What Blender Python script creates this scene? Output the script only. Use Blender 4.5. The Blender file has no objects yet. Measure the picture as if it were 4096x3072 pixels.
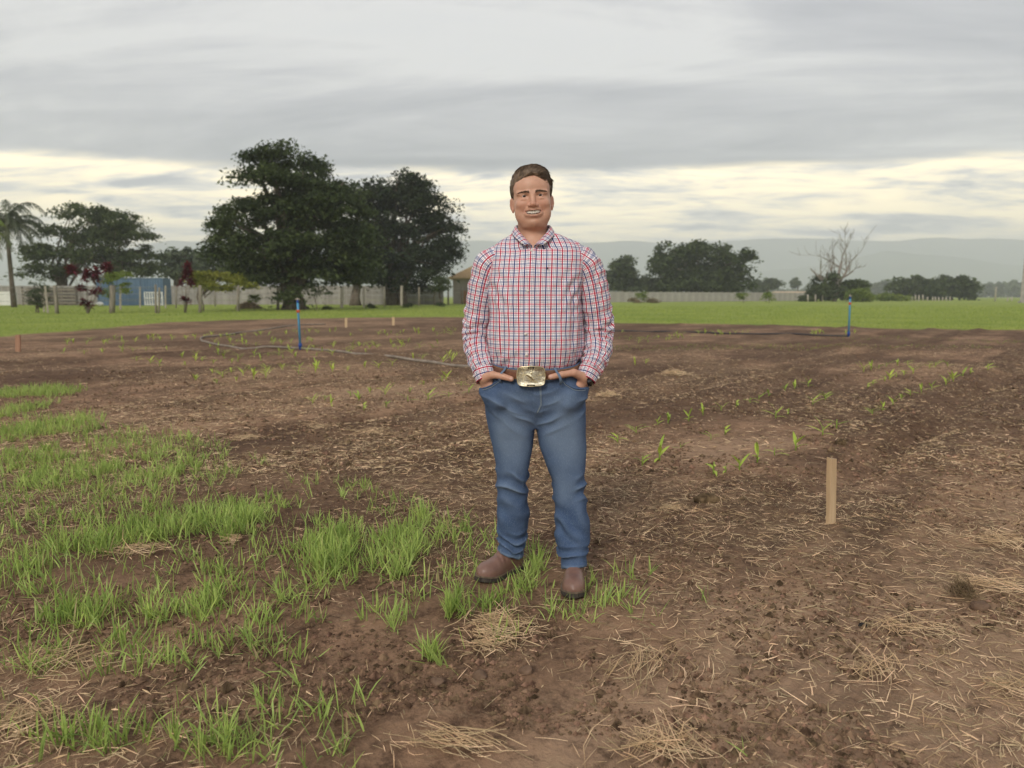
import bpy, math, random
import numpy as np
from mathutils import Vector, Matrix

# ------------------------------------------------------------------ camera
SC = bpy.context.scene
COL = SC.collection
HCAM = 1.25                      # eye height of the phone
FPX = 2900.0                     # focal length in pixels of the 4096 px wide photograph
PITCH = math.atan((1536 - 1185) / FPX)
cam_d = bpy.data.cameras.new('camera')
cam_d.sensor_width = 36.0
cam_d.lens = FPX / 4096.0 * 36.0
cam_d.clip_start = 0.05
cam_d.clip_end = 20000
cam_d.dof.use_dof = True
cam_d.dof.focus_distance = 3.0
cam_d.dof.aperture_fstop = 3.0
cam = bpy.data.objects.new('camera', cam_d)
COL.objects.link(cam)
cam.location = (0, 0, HCAM)
cam.rotation_euler = (math.pi / 2 - PITCH, 0, 0)
SC.camera = cam

# ------------------------------------------------------------------ colour management and sampling
SC.view_settings.view_transform = 'Standard'
SC.view_settings.look = 'None'
SC.view_settings.gamma = 1.0
SC.view_settings.use_curve_mapping = False
SC.view_settings.exposure = 0.72
SC.render.engine = 'CYCLES'
SC.cycles.use_denoising = True
SC.cycles.max_bounces = 12
SC.cycles.diffuse_bounces = 3
SC.cycles.glossy_bounces = 2
SC.cycles.transmission_bounces = 2
SC.cycles.volume_bounces = 10
SC.cycles.transparent_max_bounces = 4
SC.cycles.use_light_tree = False

SUN_EL, SUN_AZ = math.radians(33), math.radians(200)     # azimuth clockwise from +Y: behind the camera, to the west of it


def new(nt, typ, props=None, **ins):
    n = nt.nodes.new(typ)
    for k, v in (props or {}).items():
        setattr(n, k, v)
    for k, v in ins.items():
        key = int(k[1:]) if k[0] == 'i' and k[1:].isdigit() else k.replace('_', ' ')
        if isinstance(v, bpy.types.NodeSocket):
            nt.links.new(v, n.inputs[key])
        else:
            n.inputs[key].default_value = v
    return n


def mth(nt, op, a, b=0.0, c=None, clamp=False):
    n = new(nt, 'ShaderNodeMath', {'operation': op, 'use_clamp': clamp}, i0=a, i1=b)
    if c is not None:
        if isinstance(c, bpy.types.NodeSocket):
            nt.links.new(c, n.inputs[2])
        else:
            n.inputs[2].default_value = c
    return n.outputs[0]


def mixc(nt, f, a, b, blend='MIX'):
    n = nt.nodes.new('ShaderNodeMix')
    n.data_type = 'RGBA'
    n.blend_type = blend
    n.clamp_factor = True
    for s, v in ((n.inputs[0], f), (n.inputs[6], a), (n.inputs[7], b)):
        if isinstance(v, bpy.types.NodeSocket):
            nt.links.new(v, s)
        elif hasattr(v, '__len__'):
            s.default_value = (v[0], v[1], v[2], 1)
        else:
            s.default_value = v
    return n.outputs[2]


def ramp(nt, f, stops, interp='LINEAR'):
    n = nt.nodes.new('ShaderNodeValToRGB')
    n.color_ramp.interpolation = interp
    el = n.color_ramp.elements
    while len(el) < len(stops):
        el.new(0.5)
    for e, (p, c) in zip(el, stops):
        e.position = p
        e.color = (c, c, c, 1) if not hasattr(c, '__len__') else (c[0], c[1], c[2], 1)
    nt.links.new(f, n.inputs[0])
    return n.outputs[0]


def smooth(nt, x, lo, hi):
    n = nt.nodes.new('ShaderNodeMapRange')
    n.interpolation_type = 'SMOOTHSTEP'
    nt.links.new(x, n.inputs[0])
    n.inputs[1].default_value = lo
    n.inputs[2].default_value = hi
    return n.outputs[0]


# ------------------------------------------------------------------ sky: a clear-sky model seen through a broken deck of stratus
def build_world():
    w = bpy.data.worlds.new('World')
    SC.world = w
    w.use_nodes = True
    nt = w.node_tree
    nt.nodes.clear()
    sky = new(nt, 'ShaderNodeTexSky', {'sky_type': 'NISHITA', 'sun_disc': False})
    sky.sun_elevation = SUN_EL
    sky.sun_rotation = SUN_AZ
    bg_sky = new(nt, 'ShaderNodeBackground', None, Color=sky.outputs[0], Strength=0.08)
    tc = new(nt, 'ShaderNodeTexCoord')
    sep = new(nt, 'ShaderNodeSeparateXYZ', None, i0=tc.outputs['Generated'])
    x, y, z = sep.outputs
    zz = mth(nt, 'MAXIMUM', z, 0.0)
    den = mth(nt, 'ADD', zz, 0.10)
    px, py = mth(nt, 'DIVIDE', x, den), mth(nt, 'DIVIDE', y, den)
    # cloud plane coordinates, bands drawn out from west to east
    def plane(ax, ay, off, sh=0.0):
        yy = mth(nt, 'ADD', py, mth(nt, 'MULTIPLY', px, sh))
        return new(nt, 'ShaderNodeCombineXYZ', None, X=mth(nt, 'MULTIPLY', px, ax), Y=mth(nt, 'MULTIPLY', yy, ay), Z=off).outputs[0]
    def noise(vec, sc, det=5, rough=0.55, dist=0.0):
        return new(nt, 'ShaderNodeTexNoise', None, Vector=vec, Scale=sc, Detail=det, Roughness=rough, Distortion=dist).outputs[0]
    big = noise(plane(0.34, 0.72, 3.1, 0.14), 0.95, 7, 0.55, 1.0)
    mid = noise(plane(0.52, 1.25, 8.7, 0.20), 1.25, 9, 0.64, 0.7)
    puff = noise(plane(0.72, 1.30, 1.3), 2.0, 9, 0.64, 0.35)
    tone = mth(nt, 'ADD', mth(nt, 'MULTIPLY', big, 0.62), mth(nt, 'MULTIPLY', mid, 0.38))
    deck = ramp(nt, tone, [(0.40, (0.295, 0.312, 0.370)), (0.47, (0.40, 0.412, 0.465)), (0.54, (0.54, 0.545, 0.585)), (0.61, (0.78, 0.770, 0.765))])
    # beyond the edge of the deck: brighter, warm lit cloud low over the land
    low = ramp(nt, mth(nt, 'ADD', mth(nt, 'MULTIPLY', mid, 0.35), mth(nt, 'MULTIPLY', puff, 0.65)),
               [(0.40, (0.46, 0.48, 0.56)), (0.455, (1.00, 0.95, 0.88)), (0.51, (1.70, 1.48, 1.06)), (0.58, (2.3, 1.92, 1.18))])
    edge = mth(nt, 'ADD', zz, mth(nt, 'MULTIPLY', mth(nt, 'SUBTRACT', big, 0.5), 0.055))
    f = smooth(nt, edge, 0.150, 0.168)
    cloud = mixc(nt, f, low, deck)
    horizon = smooth(nt, zz, 0.0, 0.07)
    cloud = mixc(nt, horizon, (1.6, 1.42, 1.12), cloud)
    bg_cloud = new(nt, 'ShaderNodeBackground', None, Color=cloud, Strength=0.72)
    cover = smooth(nt, tone, 0.70, 0.52)
    cover = mth(nt, 'ADD', mth(nt, 'MULTIPLY', cover, 0.12), 0.86)
    mix = new(nt, 'ShaderNodeMixShader', None, i0=cover, i1=bg_sky.outputs[0], i2=bg_cloud.outputs[0])
    out = new(nt, 'ShaderNodeOutputWorld', None, Surface=mix.outputs[0])
    w.cycles.sampling_method = 'MANUAL'
    w.cycles.sample_map_resolution = 512


build_world()

sun_d = bpy.data.lights.new('sun', 'SUN')
sun_d.energy = 1.5
sun_d.angle = math.radians(18)
sun_d.color = (1.0, 0.94, 0.84)
sun = bpy.data.objects.new('sun', sun_d)
COL.objects.link(sun)
sd = Vector((math.sin(SUN_AZ) * math.cos(SUN_EL), math.cos(SUN_AZ) * math.cos(SUN_EL), math.sin(SUN_EL)))
sun.rotation_euler = (-sd).to_track_quat('-Z', 'Y').to_euler()
sun.location = sd * 50

# ------------------------------------------------------------------ helpers
RNG = np.random.default_rng(11)
CT, ST = math.cos(PITCH), math.sin(PITCH)


def at(u, v, Y):
    """point of the place seen at photo pixel (u, v), Y metres ahead"""
    a, b = (u - 2048) / FPX, (v - 1536) / FPX
    t = Y / (CT - b * ST)
    return np.array([a * t, Y, HCAM + t * (-ST - b * CT)])


def gnd(u, v):
    """point of the level ground seen at photo pixel (u, v)"""
    a, b = (u - 2048) / FPX, (v - 1536) / FPX
    t = HCAM / (ST + b * CT)
    return np.array([a * t, t * (CT - b * ST)])


def mesh_np(name, V, F, attrs=None, smooth_=True, uv=None):
    """mesh from arrays; F is a list of (n, k) index arrays"""
    me = bpy.data.meshes.new(name)
    V = np.ascontiguousarray(V, dtype=np.float32)
    F = [np.asarray(f, dtype=np.int32) for f in (F if isinstance(F, list) else [F]) if len(f)]
    loops = np.concatenate([f.ravel() for f in F])
    tot = np.concatenate([np.full(len(f), f.shape[1], np.int32) for f in F])
    start = np.concatenate([[0], np.cumsum(tot)[:-1]]).astype(np.int32)
    me.vertices.add(len(V))
    me.vertices.foreach_set('co', V.ravel())
    me.loops.add(len(loops))
    me.loops.foreach_set('vertex_index', loops)
    me.polygons.add(len(tot))
    me.polygons.foreach_set('loop_start', start)
    me.polygons.foreach_set('loop_total', tot)
    me.polygons.foreach_set('use_smooth', np.full(len(tot), bool(smooth_)))
    for k, a in (attrs or {}).items():
        a = np.ascontiguousarray(a, dtype=np.float32)
        if a.ndim == 1:
            me.attributes.new(k, 'FLOAT', 'POINT').data.foreach_set('value', a)
        else:
            c = np.ones((len(a), 4), np.float32)
            c[:, :3] = a
            me.attributes.new(k, 'FLOAT_COLOR', 'POINT').data.foreach_set('color', c.ravel())
    if uv is not None:
        l = me.uv_layers.new(name='UVMap')
        l.data.foreach_set('uv', np.ascontiguousarray(uv[loops], dtype=np.float32).ravel())
    me.update(calc_edges=True)
    me.validate()
    return me


def link(name, me, material=None, parent=None, loc=None, rot=None, **tags):
    o = bpy.data.objects.new(name, me)
    COL.objects.link(o)
    if material is not None and me is not None and not me.materials:
        me.materials.append(material)
    if parent is not None:
        o.parent = parent
    if loc is not None:
        o.location = loc
    if rot is not None:
        o.rotation_euler = rot
    for k, v in tags.items():
        if v is not None:
            o[k] = v
    return o


def thing(name, label, category, loc=(0, 0, 0), group=None, rot=None):
    return link(name, None, None, None, loc, rot, label=label, category=category, group=group)


class MB:
    """collects simple shapes into one mesh"""
    def __init__(self):
        self.V, self.F, self.n = [], {}, 0

    def add(self, V, faces):
        V = np.asarray(V, float)
        for f in faces:
            self.F.setdefault(len(f), []).append([i + self.n for i in f])
        self.V.append(V)
        self.n += len(V)
        return self

    def box(self, lo, hi, M=None):
        x0, y0, z0 = lo
        x1, y1, z1 = hi
        V = np.array([[x0, y0, z0], [x1, y0, z0], [x1, y1, z0], [x0, y1, z0], [x0, y0, z1], [x1, y0, z1], [x1, y1, z1], [x0, y1, z1]], float)
        if M is not None:
            V = V @ np.asarray(M)[:3, :3].T + np.asarray(M)[:3, 3]
        return self.add(V, [(0, 3, 2, 1), (4, 5, 6, 7), (0, 1, 5, 4), (1, 2, 6, 5), (2, 3, 7, 6), (3, 0, 4, 7)])

    def tube(self, pts, rad, n=8, caps=True, flat=1.0):
        pts = np.asarray(pts, float)
        rad = np.broadcast_to(np.asarray(rad, float), (len(pts),))
        V = []
        up = np.array([0, 0, 1.0])
        for i in range(len(pts)):
            d = pts[min(i + 1, len(pts) - 1)] - pts[max(i - 1, 0)]
            d = d / (np.linalg.norm(d) + 1e-9)
            if i == 0:
                a = np.cross(d, up if abs(d[2]) < 0.9 else np.array([1.0, 0, 0]))
            a = a - d * (a @ d)
            a = a / (np.linalg.norm(a) + 1e-9)
            b = np.cross(d, a)
            for j in range(n):
                t = 2 * math.pi * j / n
                V.append(pts[i] + rad[i] * (math.cos(t) * a + flat * math.sin(t) * b))
        fs = []
        for i in range(len(pts) - 1):
            for j in range(n):
                k = (j + 1) % n
                fs.append((i * n + j, i * n + k, (i + 1) * n + k, (i + 1) * n + j))
        if caps:
            fs.append(tuple(range(n))[::-1])
            m = (len(pts) - 1) * n
            fs.append(tuple(range(m, m + n)))
        return self.add(V, fs)

    def mesh(self, name, smooth_=False, bevel=None):
        return mesh_np(name, np.concatenate(self.V), [np.array(f) for f in self.F.values()], smooth_=smooth_)

    def build(self, name, material, parent=None, smooth_=False, **tags):
        return link(name, self.mesh(name, smooth_), material, parent, **tags)


# value noise
_P = np.random.default_rng(5).random((64, 64, 64)).astype(np.float32)


def vnoise(x, y, z=0.0):
    x, y, z = np.broadcast_arrays(np.asarray(x, np.float32), np.asarray(y, np.float32), np.asarray(z, np.float32))
    xi, yi, zi = np.floor(x).astype(np.int32), np.floor(y).astype(np.int32), np.floor(z).astype(np.int32)
    fx, fy, fz = x - xi, y - yi, z - zi
    fx, fy, fz = fx * fx * (3 - 2 * fx), fy * fy * (3 - 2 * fy), fz * fz * (3 - 2 * fz)
    g = lambda a, b, c: _P[(xi + a) & 63, (yi + b) & 63, (zi + c) & 63]
    def l(c):
        return (g(0, 0, c) * (1 - fx) + g(1, 0, c) * fx) * (1 - fy) + (g(0, 1, c) * (1 - fx) + g(1, 1, c) * fx) * fy
    return (l(0) * (1 - fz) + l(1) * fz) * 2 - 1


def fbm(x, y, z=0.0, o=4, g=0.5):
    s, a, k = 0.0, 1.0, 1.0
    for i in range(o):
        s = s + a * vnoise(np.asarray(x) * k + 17.3 * i, np.asarray(y) * k + 5.1 * i, np.asarray(z) * k + 2.7 * i)
        a *= g
        k *= 2.03
    return s


def sstep(x, a, b):
    t = np.clip((x - a) / (b - a), 0, 1)
    return t * t * (3 - 2 * t)


# ------------------------------------------------------------------ materials
def pmat(name, c1, c2=None, scale=20.0, rough=0.8, bump=0.0, bscale=60.0, rnd=0.0, spec=0.3, stretch=(1, 1, 1), trans=0.0, metal=0.0, det=4.0, warp=0.0, dist=0.004):
    m = bpy.data.materials.new(name)
    m.use_nodes = True
    nt = m.node_tree
    b = nt.nodes['Principled BSDF']
    b.inputs['Roughness'].default_value = rough
    b.inputs['Metallic'].default_value = metal
    b.inputs['Specular IOR Level'].default_value = spec
    tc = new(nt, 'ShaderNodeTexCoord')
    mp = new(nt, 'ShaderNodeMapping', None, Vector=tc.outputs['Object'], Scale=stretch)
    col = None
    if c2 is not None:
        nz = new(nt, 'ShaderNodeTexNoise', None, Vector=mp.outputs[0], Scale=scale, Detail=det, Roughness=0.6, Distortion=warp)
        f = smooth(nt, nz.outputs[0], 0.32, 0.68)
        col = mixc(nt, f, c1, c2)
    else:
        rgb = new(nt, 'ShaderNodeRGB')
        rgb.outputs[0].default_value = (*c1, 1)
        col = rgb.outputs[0]
    if rnd:
        at_ = new(nt, 'ShaderNodeAttribute', {'attribute_name': 'rnd'})
        v = mth(nt, 'ADD', mth(nt, 'MULTIPLY', mth(nt, 'SUBTRACT', at_.outputs['Fac'], 0.5), 2 * rnd), 1.0)
        hs = new(nt, 'ShaderNodeHueSaturation', None, Color=col, Value=v)
        hs.inputs['Hue'].default_value = 0.5
        col = hs.outputs[0]
        h2 = mth(nt, 'ADD', mth(nt, 'MULTIPLY', mth(nt, 'SUBTRACT', at_.outputs['Fac'], 0.5), -0.03), 0.5)
        nt.links.new(h2, hs.inputs['Hue'])
    nt.links.new(col, b.inputs['Base Color'])
    if bump:
        nb = new(nt, 'ShaderNodeTexNoise', None, Vector=mp.outputs[0], Scale=bscale, Detail=5, Roughness=0.6)
        bp = new(nt, 'ShaderNodeBump', None, Strength=bump, Distance=dist, Height=nb.outputs[0])
        nt.links.new(bp.outputs[0], b.inputs['Normal'])
    if trans:
        tr = new(nt, 'ShaderNodeBsdfTranslucent', None, Color=col)
        mx = new(nt, 'ShaderNodeMixShader', None, i0=trans, i1=b.outputs[0], i2=tr.outputs[0])
        nt.links.new(mx.outputs[0], nt.nodes['Material Output'].inputs[0])
    return m

# ------------------------------------------------------------------ ground
ROW = math.radians(40)                                     # direction of the furrows, clockwise from +Y
RD = np.array([math.sin(ROW), math.cos(ROW)])
PLOT = np.array([(-16.1, 22.8), (-16.4, 30), (-16.2, 34.9), (-13.3, 40.7), (-8, 43), (-3, 44.0), (1, 41), (4.8, 34.9), (8, 33.0), (11.5, 31.8),
                 (14, 28.4), (19.1, 27.1), (45, 21), (60, -30), (-60, -30), (-45, 2), (-24, 15.5)])
PX0, PY0 = 0.083, 3.13                                     # where the man stands


def qcoord(x, y):
    return x * RD[1] - y * RD[0]


def plot_mask(x, y):
    """1 inside the ploughed plot, 0 on the lawn, ragged at the edge"""
    x, y = np.asarray(x, float), np.asarray(y, float)
    ins = np.zeros(x.shape, bool)
    d = np.full(x.shape, 1e9)
    n = len(PLOT)
    for i in range(n):
        (x0, y0), (x1, y1) = PLOT[i], PLOT[(i + 1) % n]
        c = (y0 > y) != (y1 > y)
        xi = (x1 - x0) * (y - y0) / ((y1 - y0) or 1e-9) + x0
        ins ^= c & (x < xi)
        ex, ey = x1 - x0, y1 - y0
        t = np.clip(((x - x0) * ex + (y - y0) * ey) / (ex * ex + ey * ey), 0, 1)
        d = np.minimum(d, np.hypot(x - x0 - t * ex, y - y0 - t * ey))
    sdist = np.where(ins, d, -d) + 0.9 * fbm(x * 0.45, y * 0.45, 0, 4) * 0.8
    return sstep(sdist, -0.35, 0.45)


FURROWS = [(-1.36, 0.15, 0.085, -1), (-1.76, 0.20, 0.040, 1), (-0.98, 0.16, 0.018, 1), (-4.05, 0.20, 0.055, 1), (-4.45, 0.16, 0.045, -1), (-5.5, 0.22, 0.055, 1), (-5.95, 0.2, 0.05, -1), (-8.3, 0.3, 0.06, 1), (-8.8, 0.22, 0.06, -1),
           (-11.6, 0.3, 0.06, 1), (-12.2, 0.25, 0.06, -1), (-15.2, 0.35, 0.06, 1), (-15.9, 0.3, 0.07, -1), (-19, 0.4, 0.06, 1), (-19.8, 0.3, 0.06, -1), (-23, 0.4, 0.07, 1), (-24, 0.4, 0.06, -1)]


def hterr(x, y):
    x, y = np.asarray(x, float), np.asarray(y, float)
    m = plot_mask(x, y)
    r = np.hypot(x, y)
    q = qcoord(x, y) + 0.10 * fbm(x * 0.7, y * 0.7, 3.0, 3)
    s = x * RD[0] + y * RD[1]
    h = 0.022 * fbm(x * 0.55, y * 0.55, 1.0, 3)
    fur = np.zeros_like(h)
    for q0, w, a, sg in FURROWS:
        brk = 0.55 + 0.45 * fbm(s * 0.5 + q0, q0 * 3.0, 0, 3)
        fur += 1.5 * sg * a * np.clip(brk, 0.1, 1.2) * np.exp(-((q - q0) / w) ** 2)
    near = sstep(s, 1.5, 4.2) * sstep(qcoord(x, y) , 30, -0.2) if False else sstep(s, 2.6, 4.4)
    h = h + fur * near
    fade = 1 - sstep(r, 9, 26)
    rough = 0.55 + 0.45 * np.clip(fbm(x * 0.9, y * 0.9, 7.0, 3) + 0.3, 0, 1.3)
    h = h + rough * (0.010 * fbm(x * 5, y * 5, 2.0, 3) * (0.3 + 0.7 * fade) + fade * (0.0085 * np.abs(fbm(x * 16, y * 16, 4.0, 2)) + 0.0060 * np.abs(vnoise(x * 41, y * 41, 1.0)) + 0.004 * vnoise(x * 78, y * 78, 6.0)))
    flat = np.exp(-(((x - PX0) / 0.42) ** 2 + ((y - 3.08) / 0.36) ** 2) ** 2)
    h = h * (1 - 0.85 * flat)
    h = h * (0.12 + 0.88 * m) - 0.004 * m
    return h


def straw_map(x, y):
    """0..1 how much dry litter lies on the soil"""
    q = qcoord(x, y)
    band = np.exp(-((q + 4.85) / 0.4) ** 2) + np.exp(-((q + 7.6) / 0.6) ** 2) + np.exp(-((q + 11.0) / 0.7) ** 2) + 0.7 * np.exp(-((q - 0.5) / 0.9) ** 2)
    n = fbm(x * 0.55 + 3, y * 0.55, 9.0, 4)
    edge = 1 - sstep(np.hypot(x, y), 20, 34)
    far = sstep(np.hypot(x, y), 17, 26) * sstep(x, 4, -6)
    return np.clip(0.30 + 0.55 * n + 0.35 * band + 0.55 * far, 0, 1)


def damp_dark_map(x, y):
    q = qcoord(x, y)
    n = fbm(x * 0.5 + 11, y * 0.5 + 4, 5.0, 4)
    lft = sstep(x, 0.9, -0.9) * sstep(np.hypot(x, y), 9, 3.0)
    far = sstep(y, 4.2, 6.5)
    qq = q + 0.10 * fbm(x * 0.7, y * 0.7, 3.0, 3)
    f = sum(np.exp(-((qq - f0[0]) / (f0[1] * 1.25)) ** 2) for f0 in FURROWS) * sstep(x * RD[0] + y * RD[1], 2.6, 4.4)  # darker soil tone along every furrow and ridge line
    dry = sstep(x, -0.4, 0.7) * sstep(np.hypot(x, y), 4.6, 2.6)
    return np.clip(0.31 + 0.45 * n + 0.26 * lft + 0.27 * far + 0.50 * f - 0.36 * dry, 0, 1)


def build_ground():
    rr = [0.0, 0.25, 0.6, 0.9]
    r = 1.15
    while r < 12:
        rr.append(r)
        r *= 1.0048
    while r < 60:
        rr.append(r)
        r *= 1.013
    while r < 5400:
        rr.append(r)
        r *= 1.11
    rr.append(5500.0)
    rr = np.array(rr[1:])
    fine = np.linspace(-math.radians(43), math.radians(43), 600)
    coarse = np.linspace(math.radians(43), 2 * math.pi - math.radians(43), 92)[1:-1]
    th = np.concatenate([fine, coarse])
    R, T = np.meshgrid(rr, th, indexing='ij')
    X, Y = R * np.sin(T), R * np.cos(T)
    Z = np.where(R < 70, hterr(X, Y), 0.0)
    Z = Z + np.where(R > 60, -0.02, 0.0)
    n, m = R.shape
    V = np.stack([X, Y, Z], -1).reshape(-1, 3)
    V = np.concatenate([V, [[0, 0, 0]]])
    i = np.arange(n - 1)[:, None] * m
    j = np.arange(m)[None, :]
    k = (j + 1) % m
    Q = np.stack([i + j, i + m + j, i + m + k, i + k], -1).reshape(-1, 4)[:, ::-1]
    T3 = np.stack([np.full(m, n * m), np.arange(m), (np.arange(m) + 1) % m], -1)
    xs, ys = V[:, 0], V[:, 1]
    me = mesh_np('ground', V, [Q, T3], {'soil': plot_mask(xs, ys), 'straw': straw_map(xs, ys), 'damp_dark': damp_dark_map(xs, ys)})
    m_ = bpy.data.materials.new('ground')
    m_.use_nodes = True
    nt = m_.node_tree
    b = nt.nodes['Principled BSDF']
    b.inputs['Specular IOR Level'].default_value = 0.12
    b.inputs['Roughness'].default_value = 0.95
    A = lambda nm: new(nt, 'ShaderNodeAttribute', {'attribute_name': nm}).outputs['Fac']
    tc = new(nt, 'ShaderNodeTexCoord').outputs['Object']
    N = lambda sc, det=4, ro=0.6, di=0.0: new(nt, 'ShaderNodeTexNoise', None, Vector=tc, Scale=sc, Detail=det, Roughness=ro, Distortion=di).outputs[0]
    # soil: crumbs of three browns
    fine_ = N(34, 6, 0.7)
    soil = mixc(nt, smooth(nt, fine_, 0.3, 0.7), (0.086, 0.048, 0.029), (0.360, 0.220, 0.135))
    soil = mixc(nt, smooth(nt, N(2.1, 4), 0.38, 0.66), soil, (0.365, 0.223, 0.136))
    soil = mixc(nt, mth(nt, 'MULTIPLY', smooth(nt, A('damp_dark'), 0.35, 0.9), 0.66), soil, (0.072, 0.041, 0.026))
    soil = mixc(nt, mth(nt, 'MULTIPLY', smooth(nt, A('damp_dark'), 0.34, 0.0), 0.60), soil, (0.44, 0.290, 0.185))
    # bleached slivers of chaff too small to lie there one by one
    chaff = new(nt, 'ShaderNodeTexNoise', None, Vector=new(nt, 'ShaderNodeMapping', None, Vector=tc, Scale=(1, 2.6, 1)).outputs[0], Scale=62.0, Detail=3, Roughness=0.62, Distortion=1.4).outputs[0]
    cf = mth(nt, 'MULTIPLY', smooth(nt, chaff, 0.565, 0.66), mth(nt, 'ADD', mth(nt, 'MULTIPLY', A('straw'), 0.75), 0.08))
    soil = mixc(nt, cf, soil, (0.40, 0.28, 0.165))
    ch2 = new(nt, 'ShaderNodeTexNoise', None, Vector=new(nt, 'ShaderNodeMapping', None, Vector=tc, Scale=(1, 1.8, 1), Rotation=(0, 0, 0.6)).outputs[0], Scale=17.0, Detail=6, Roughness=0.75, Distortion=0.8).outputs[0]
    soil = mixc(nt, mth(nt, 'MULTIPLY', smooth(nt, ch2, 0.53, 0.68), mth(nt, 'ADD', mth(nt, 'MULTIPLY', A('straw'), 0.65), 0.05)), soil, (0.36, 0.26, 0.155))
    patch = mth(nt, 'MULTIPLY', smooth(nt, A('straw'), 0.5, 1.0), smooth(nt, N(5.5, 6, 0.75, 0.6), 0.40, 0.66))
    soil = mixc(nt, mth(nt, 'MULTIPLY', patch, 0.42), soil, (0.33, 0.225, 0.135))
    row = new(nt, 'ShaderNodeMapping', None, Vector=tc, Rotation=(0, 0, ROW), Scale=(1, 1, 1)).outputs[0]
    row = new(nt, 'ShaderNodeMapping', None, Vector=row, Scale=(2.6, 0.42, 1)).outputs[0]
    strk = new(nt, 'ShaderNodeTexNoise', None, Vector=row, Scale=1.0, Detail=7, Roughness=0.72, Distortion=0.5).outputs[0]
    soil = mixc(nt, mth(nt, 'MULTIPLY', smooth(nt, strk, 0.47, 0.66), 0.55), soil, (0.074, 0.042, 0.027))
    soil = mixc(nt, mth(nt, 'MULTIPLY', smooth(nt, strk, 0.46, 0.30), 0.30), soil, (0.36, 0.24, 0.145))
    spk = N(6.5, 7, 0.8, 0.4)
    soil = mixc(nt, mth(nt, 'MULTIPLY', smooth(nt, spk, 0.54, 0.68), 0.45), soil, (0.40, 0.29, 0.175))
    pit = new(nt, 'ShaderNodeTexNoise', None, Vector=tc, Scale=11.0, Detail=6, Roughness=0.72).outputs[0]
    soil = mixc(nt, mth(nt, 'MULTIPLY', smooth(nt, pit, 0.50, 0.66), 0.65), soil, (0.058, 0.033, 0.022))
    # lawn
    g = mixc(nt, smooth(nt, N(0.16, 5, 0.6), 0.35, 0.65), (0.265, 0.320, 0.062), (0.370, 0.400, 0.088))
    g = mixc(nt, smooth(nt, N(7, 4, 0.7), 0.35, 0.70), g, (0.175, 0.240, 0.048))
    g = mixc(nt, mth(nt, 'MULTIPLY', smooth(nt, N(0.45, 5, 0.7, 0.5), 0.50, 0.66), 0.55), g, (0.150, 0.215, 0.045))
    g = mixc(nt, mth(nt, 'MULTIPLY', smooth(nt, N(1.1, 4, 0.7), 0.52, 0.75), 0.5), g, (0.40, 0.39, 0.14))
    col = mixc(nt, A('soil'), g, soil)
    nt.links.new(col, b.inputs['Base Color'])
    bp = new(nt, 'ShaderNodeBump', None, Strength=0.85, Distance=0.012, Height=mth(nt, 'ADD', N(48, 6, 0.72), mth(nt, 'MULTIPLY', N(150, 3, 0.6), 0.4)))
    nt.links.new(bp.outputs[0], b.inputs['Normal'])
    return link('ground', me, m_, kind='structure', label='brown ploughed plot and green lawn reaching to the horizon')


GROUND = build_ground()


# ------------------------------------------------------------------ mountains on the horizon and the air in between
def build_mountains():
    def ridge(name, Y, crest, mat_, seed, jag):
        us = np.linspace(-2600, 6700, 420)
        top = np.interp(us, [c[0] for c in crest], [c[1] for c in crest])
        top = top + jag * fbm(us * 0.006 + seed, 0 * us + seed, 0, 4) * 10
        rows = [0.0, 0.25, 0.55, 0.8, 0.93, 1.0, 0.7, 0.0]
        V = []
        for k, f in enumerate(rows):
            for u, v in zip(us, top):
                ang = (u - 2048) / FPX
                d = Y * (1 - 0.22 * (1 - f)) if k <= 5 else Y * (1 + 0.08 * (1 - f) + 0.03)
                h = HCAM + (1185 - v) / FPX * Y
                gully = 1 + 0.10 * fbm(u * 0.011 + seed, k * 0.9, 0, 3) * (f > 0) * (f < 1)
                a = math.atan(ang)
                V.append((d * math.sin(a) / math.cos(a) if abs(a) < 1 else d * ang, d, max(-3.0, h * f * gully) if f > 0 else -3.0))
        n = len(us)
        Q = [(r * n + i, r * n + i + 1, (r + 1) * n + i + 1, (r + 1) * n + i) for r in range(len(rows) - 1) for i in range(n - 1)]
        return link(name, mesh_np(name, np.array(V), np.array(Q)), mat_, kind='structure', label='hazy blue mountain range along the horizon')
    mt = pmat('mountain_forest', (0.075, 0.105, 0.085), (0.12, 0.145, 0.11), 0.004, 0.95, spec=0.05)
    ridge('mountain', 4500, [(-2600, 985), (-500, 1000), (300, 1020), (560, 992), (700, 968), (860, 968), (1000, 985), (1500, 960), (1850, 966), (2420, 972), (2700, 975), (3080, 962), (3180, 956), (3400, 968), (3560, 970), (3740, 956), (3900, 960), (4096, 968), (4600, 955), (6700, 980)], mt, 3.0, 0.45)
    ridge('mountain', 3500, [(-2600, 1120), (1000, 1110), (2500, 1120), (2900, 1100), (3300, 1060), (3520, 1005), (3700, 1022), (3900, 1050), (4200, 1075), (5200, 1040), (6700, 1090)], mt, 9.0, 0.6)


build_mountains()


def build_haze():
    me = MB().box((-5600, -5600, -4.2), (5600, 5600, 392)).mesh('haze')
    m = bpy.data.materials.new('haze')
    m.use_nodes = True
    nt = m.node_tree
    nt.nodes.clear()
    v = new(nt, 'ShaderNodeVolumePrincipled', None, Color=(0.915, 0.935, 1.0, 1), Density=0.00044)
    v.inputs['Anisotropy'].default_value = 0.0
    out = new(nt, 'ShaderNodeOutputMaterial', None, Volume=v.outputs[0])
    m.cycles.homogeneous_volume = True
    link('haze', me, m, kind='stuff', label='thin pale haze hanging over the whole plain')


build_haze()

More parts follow.
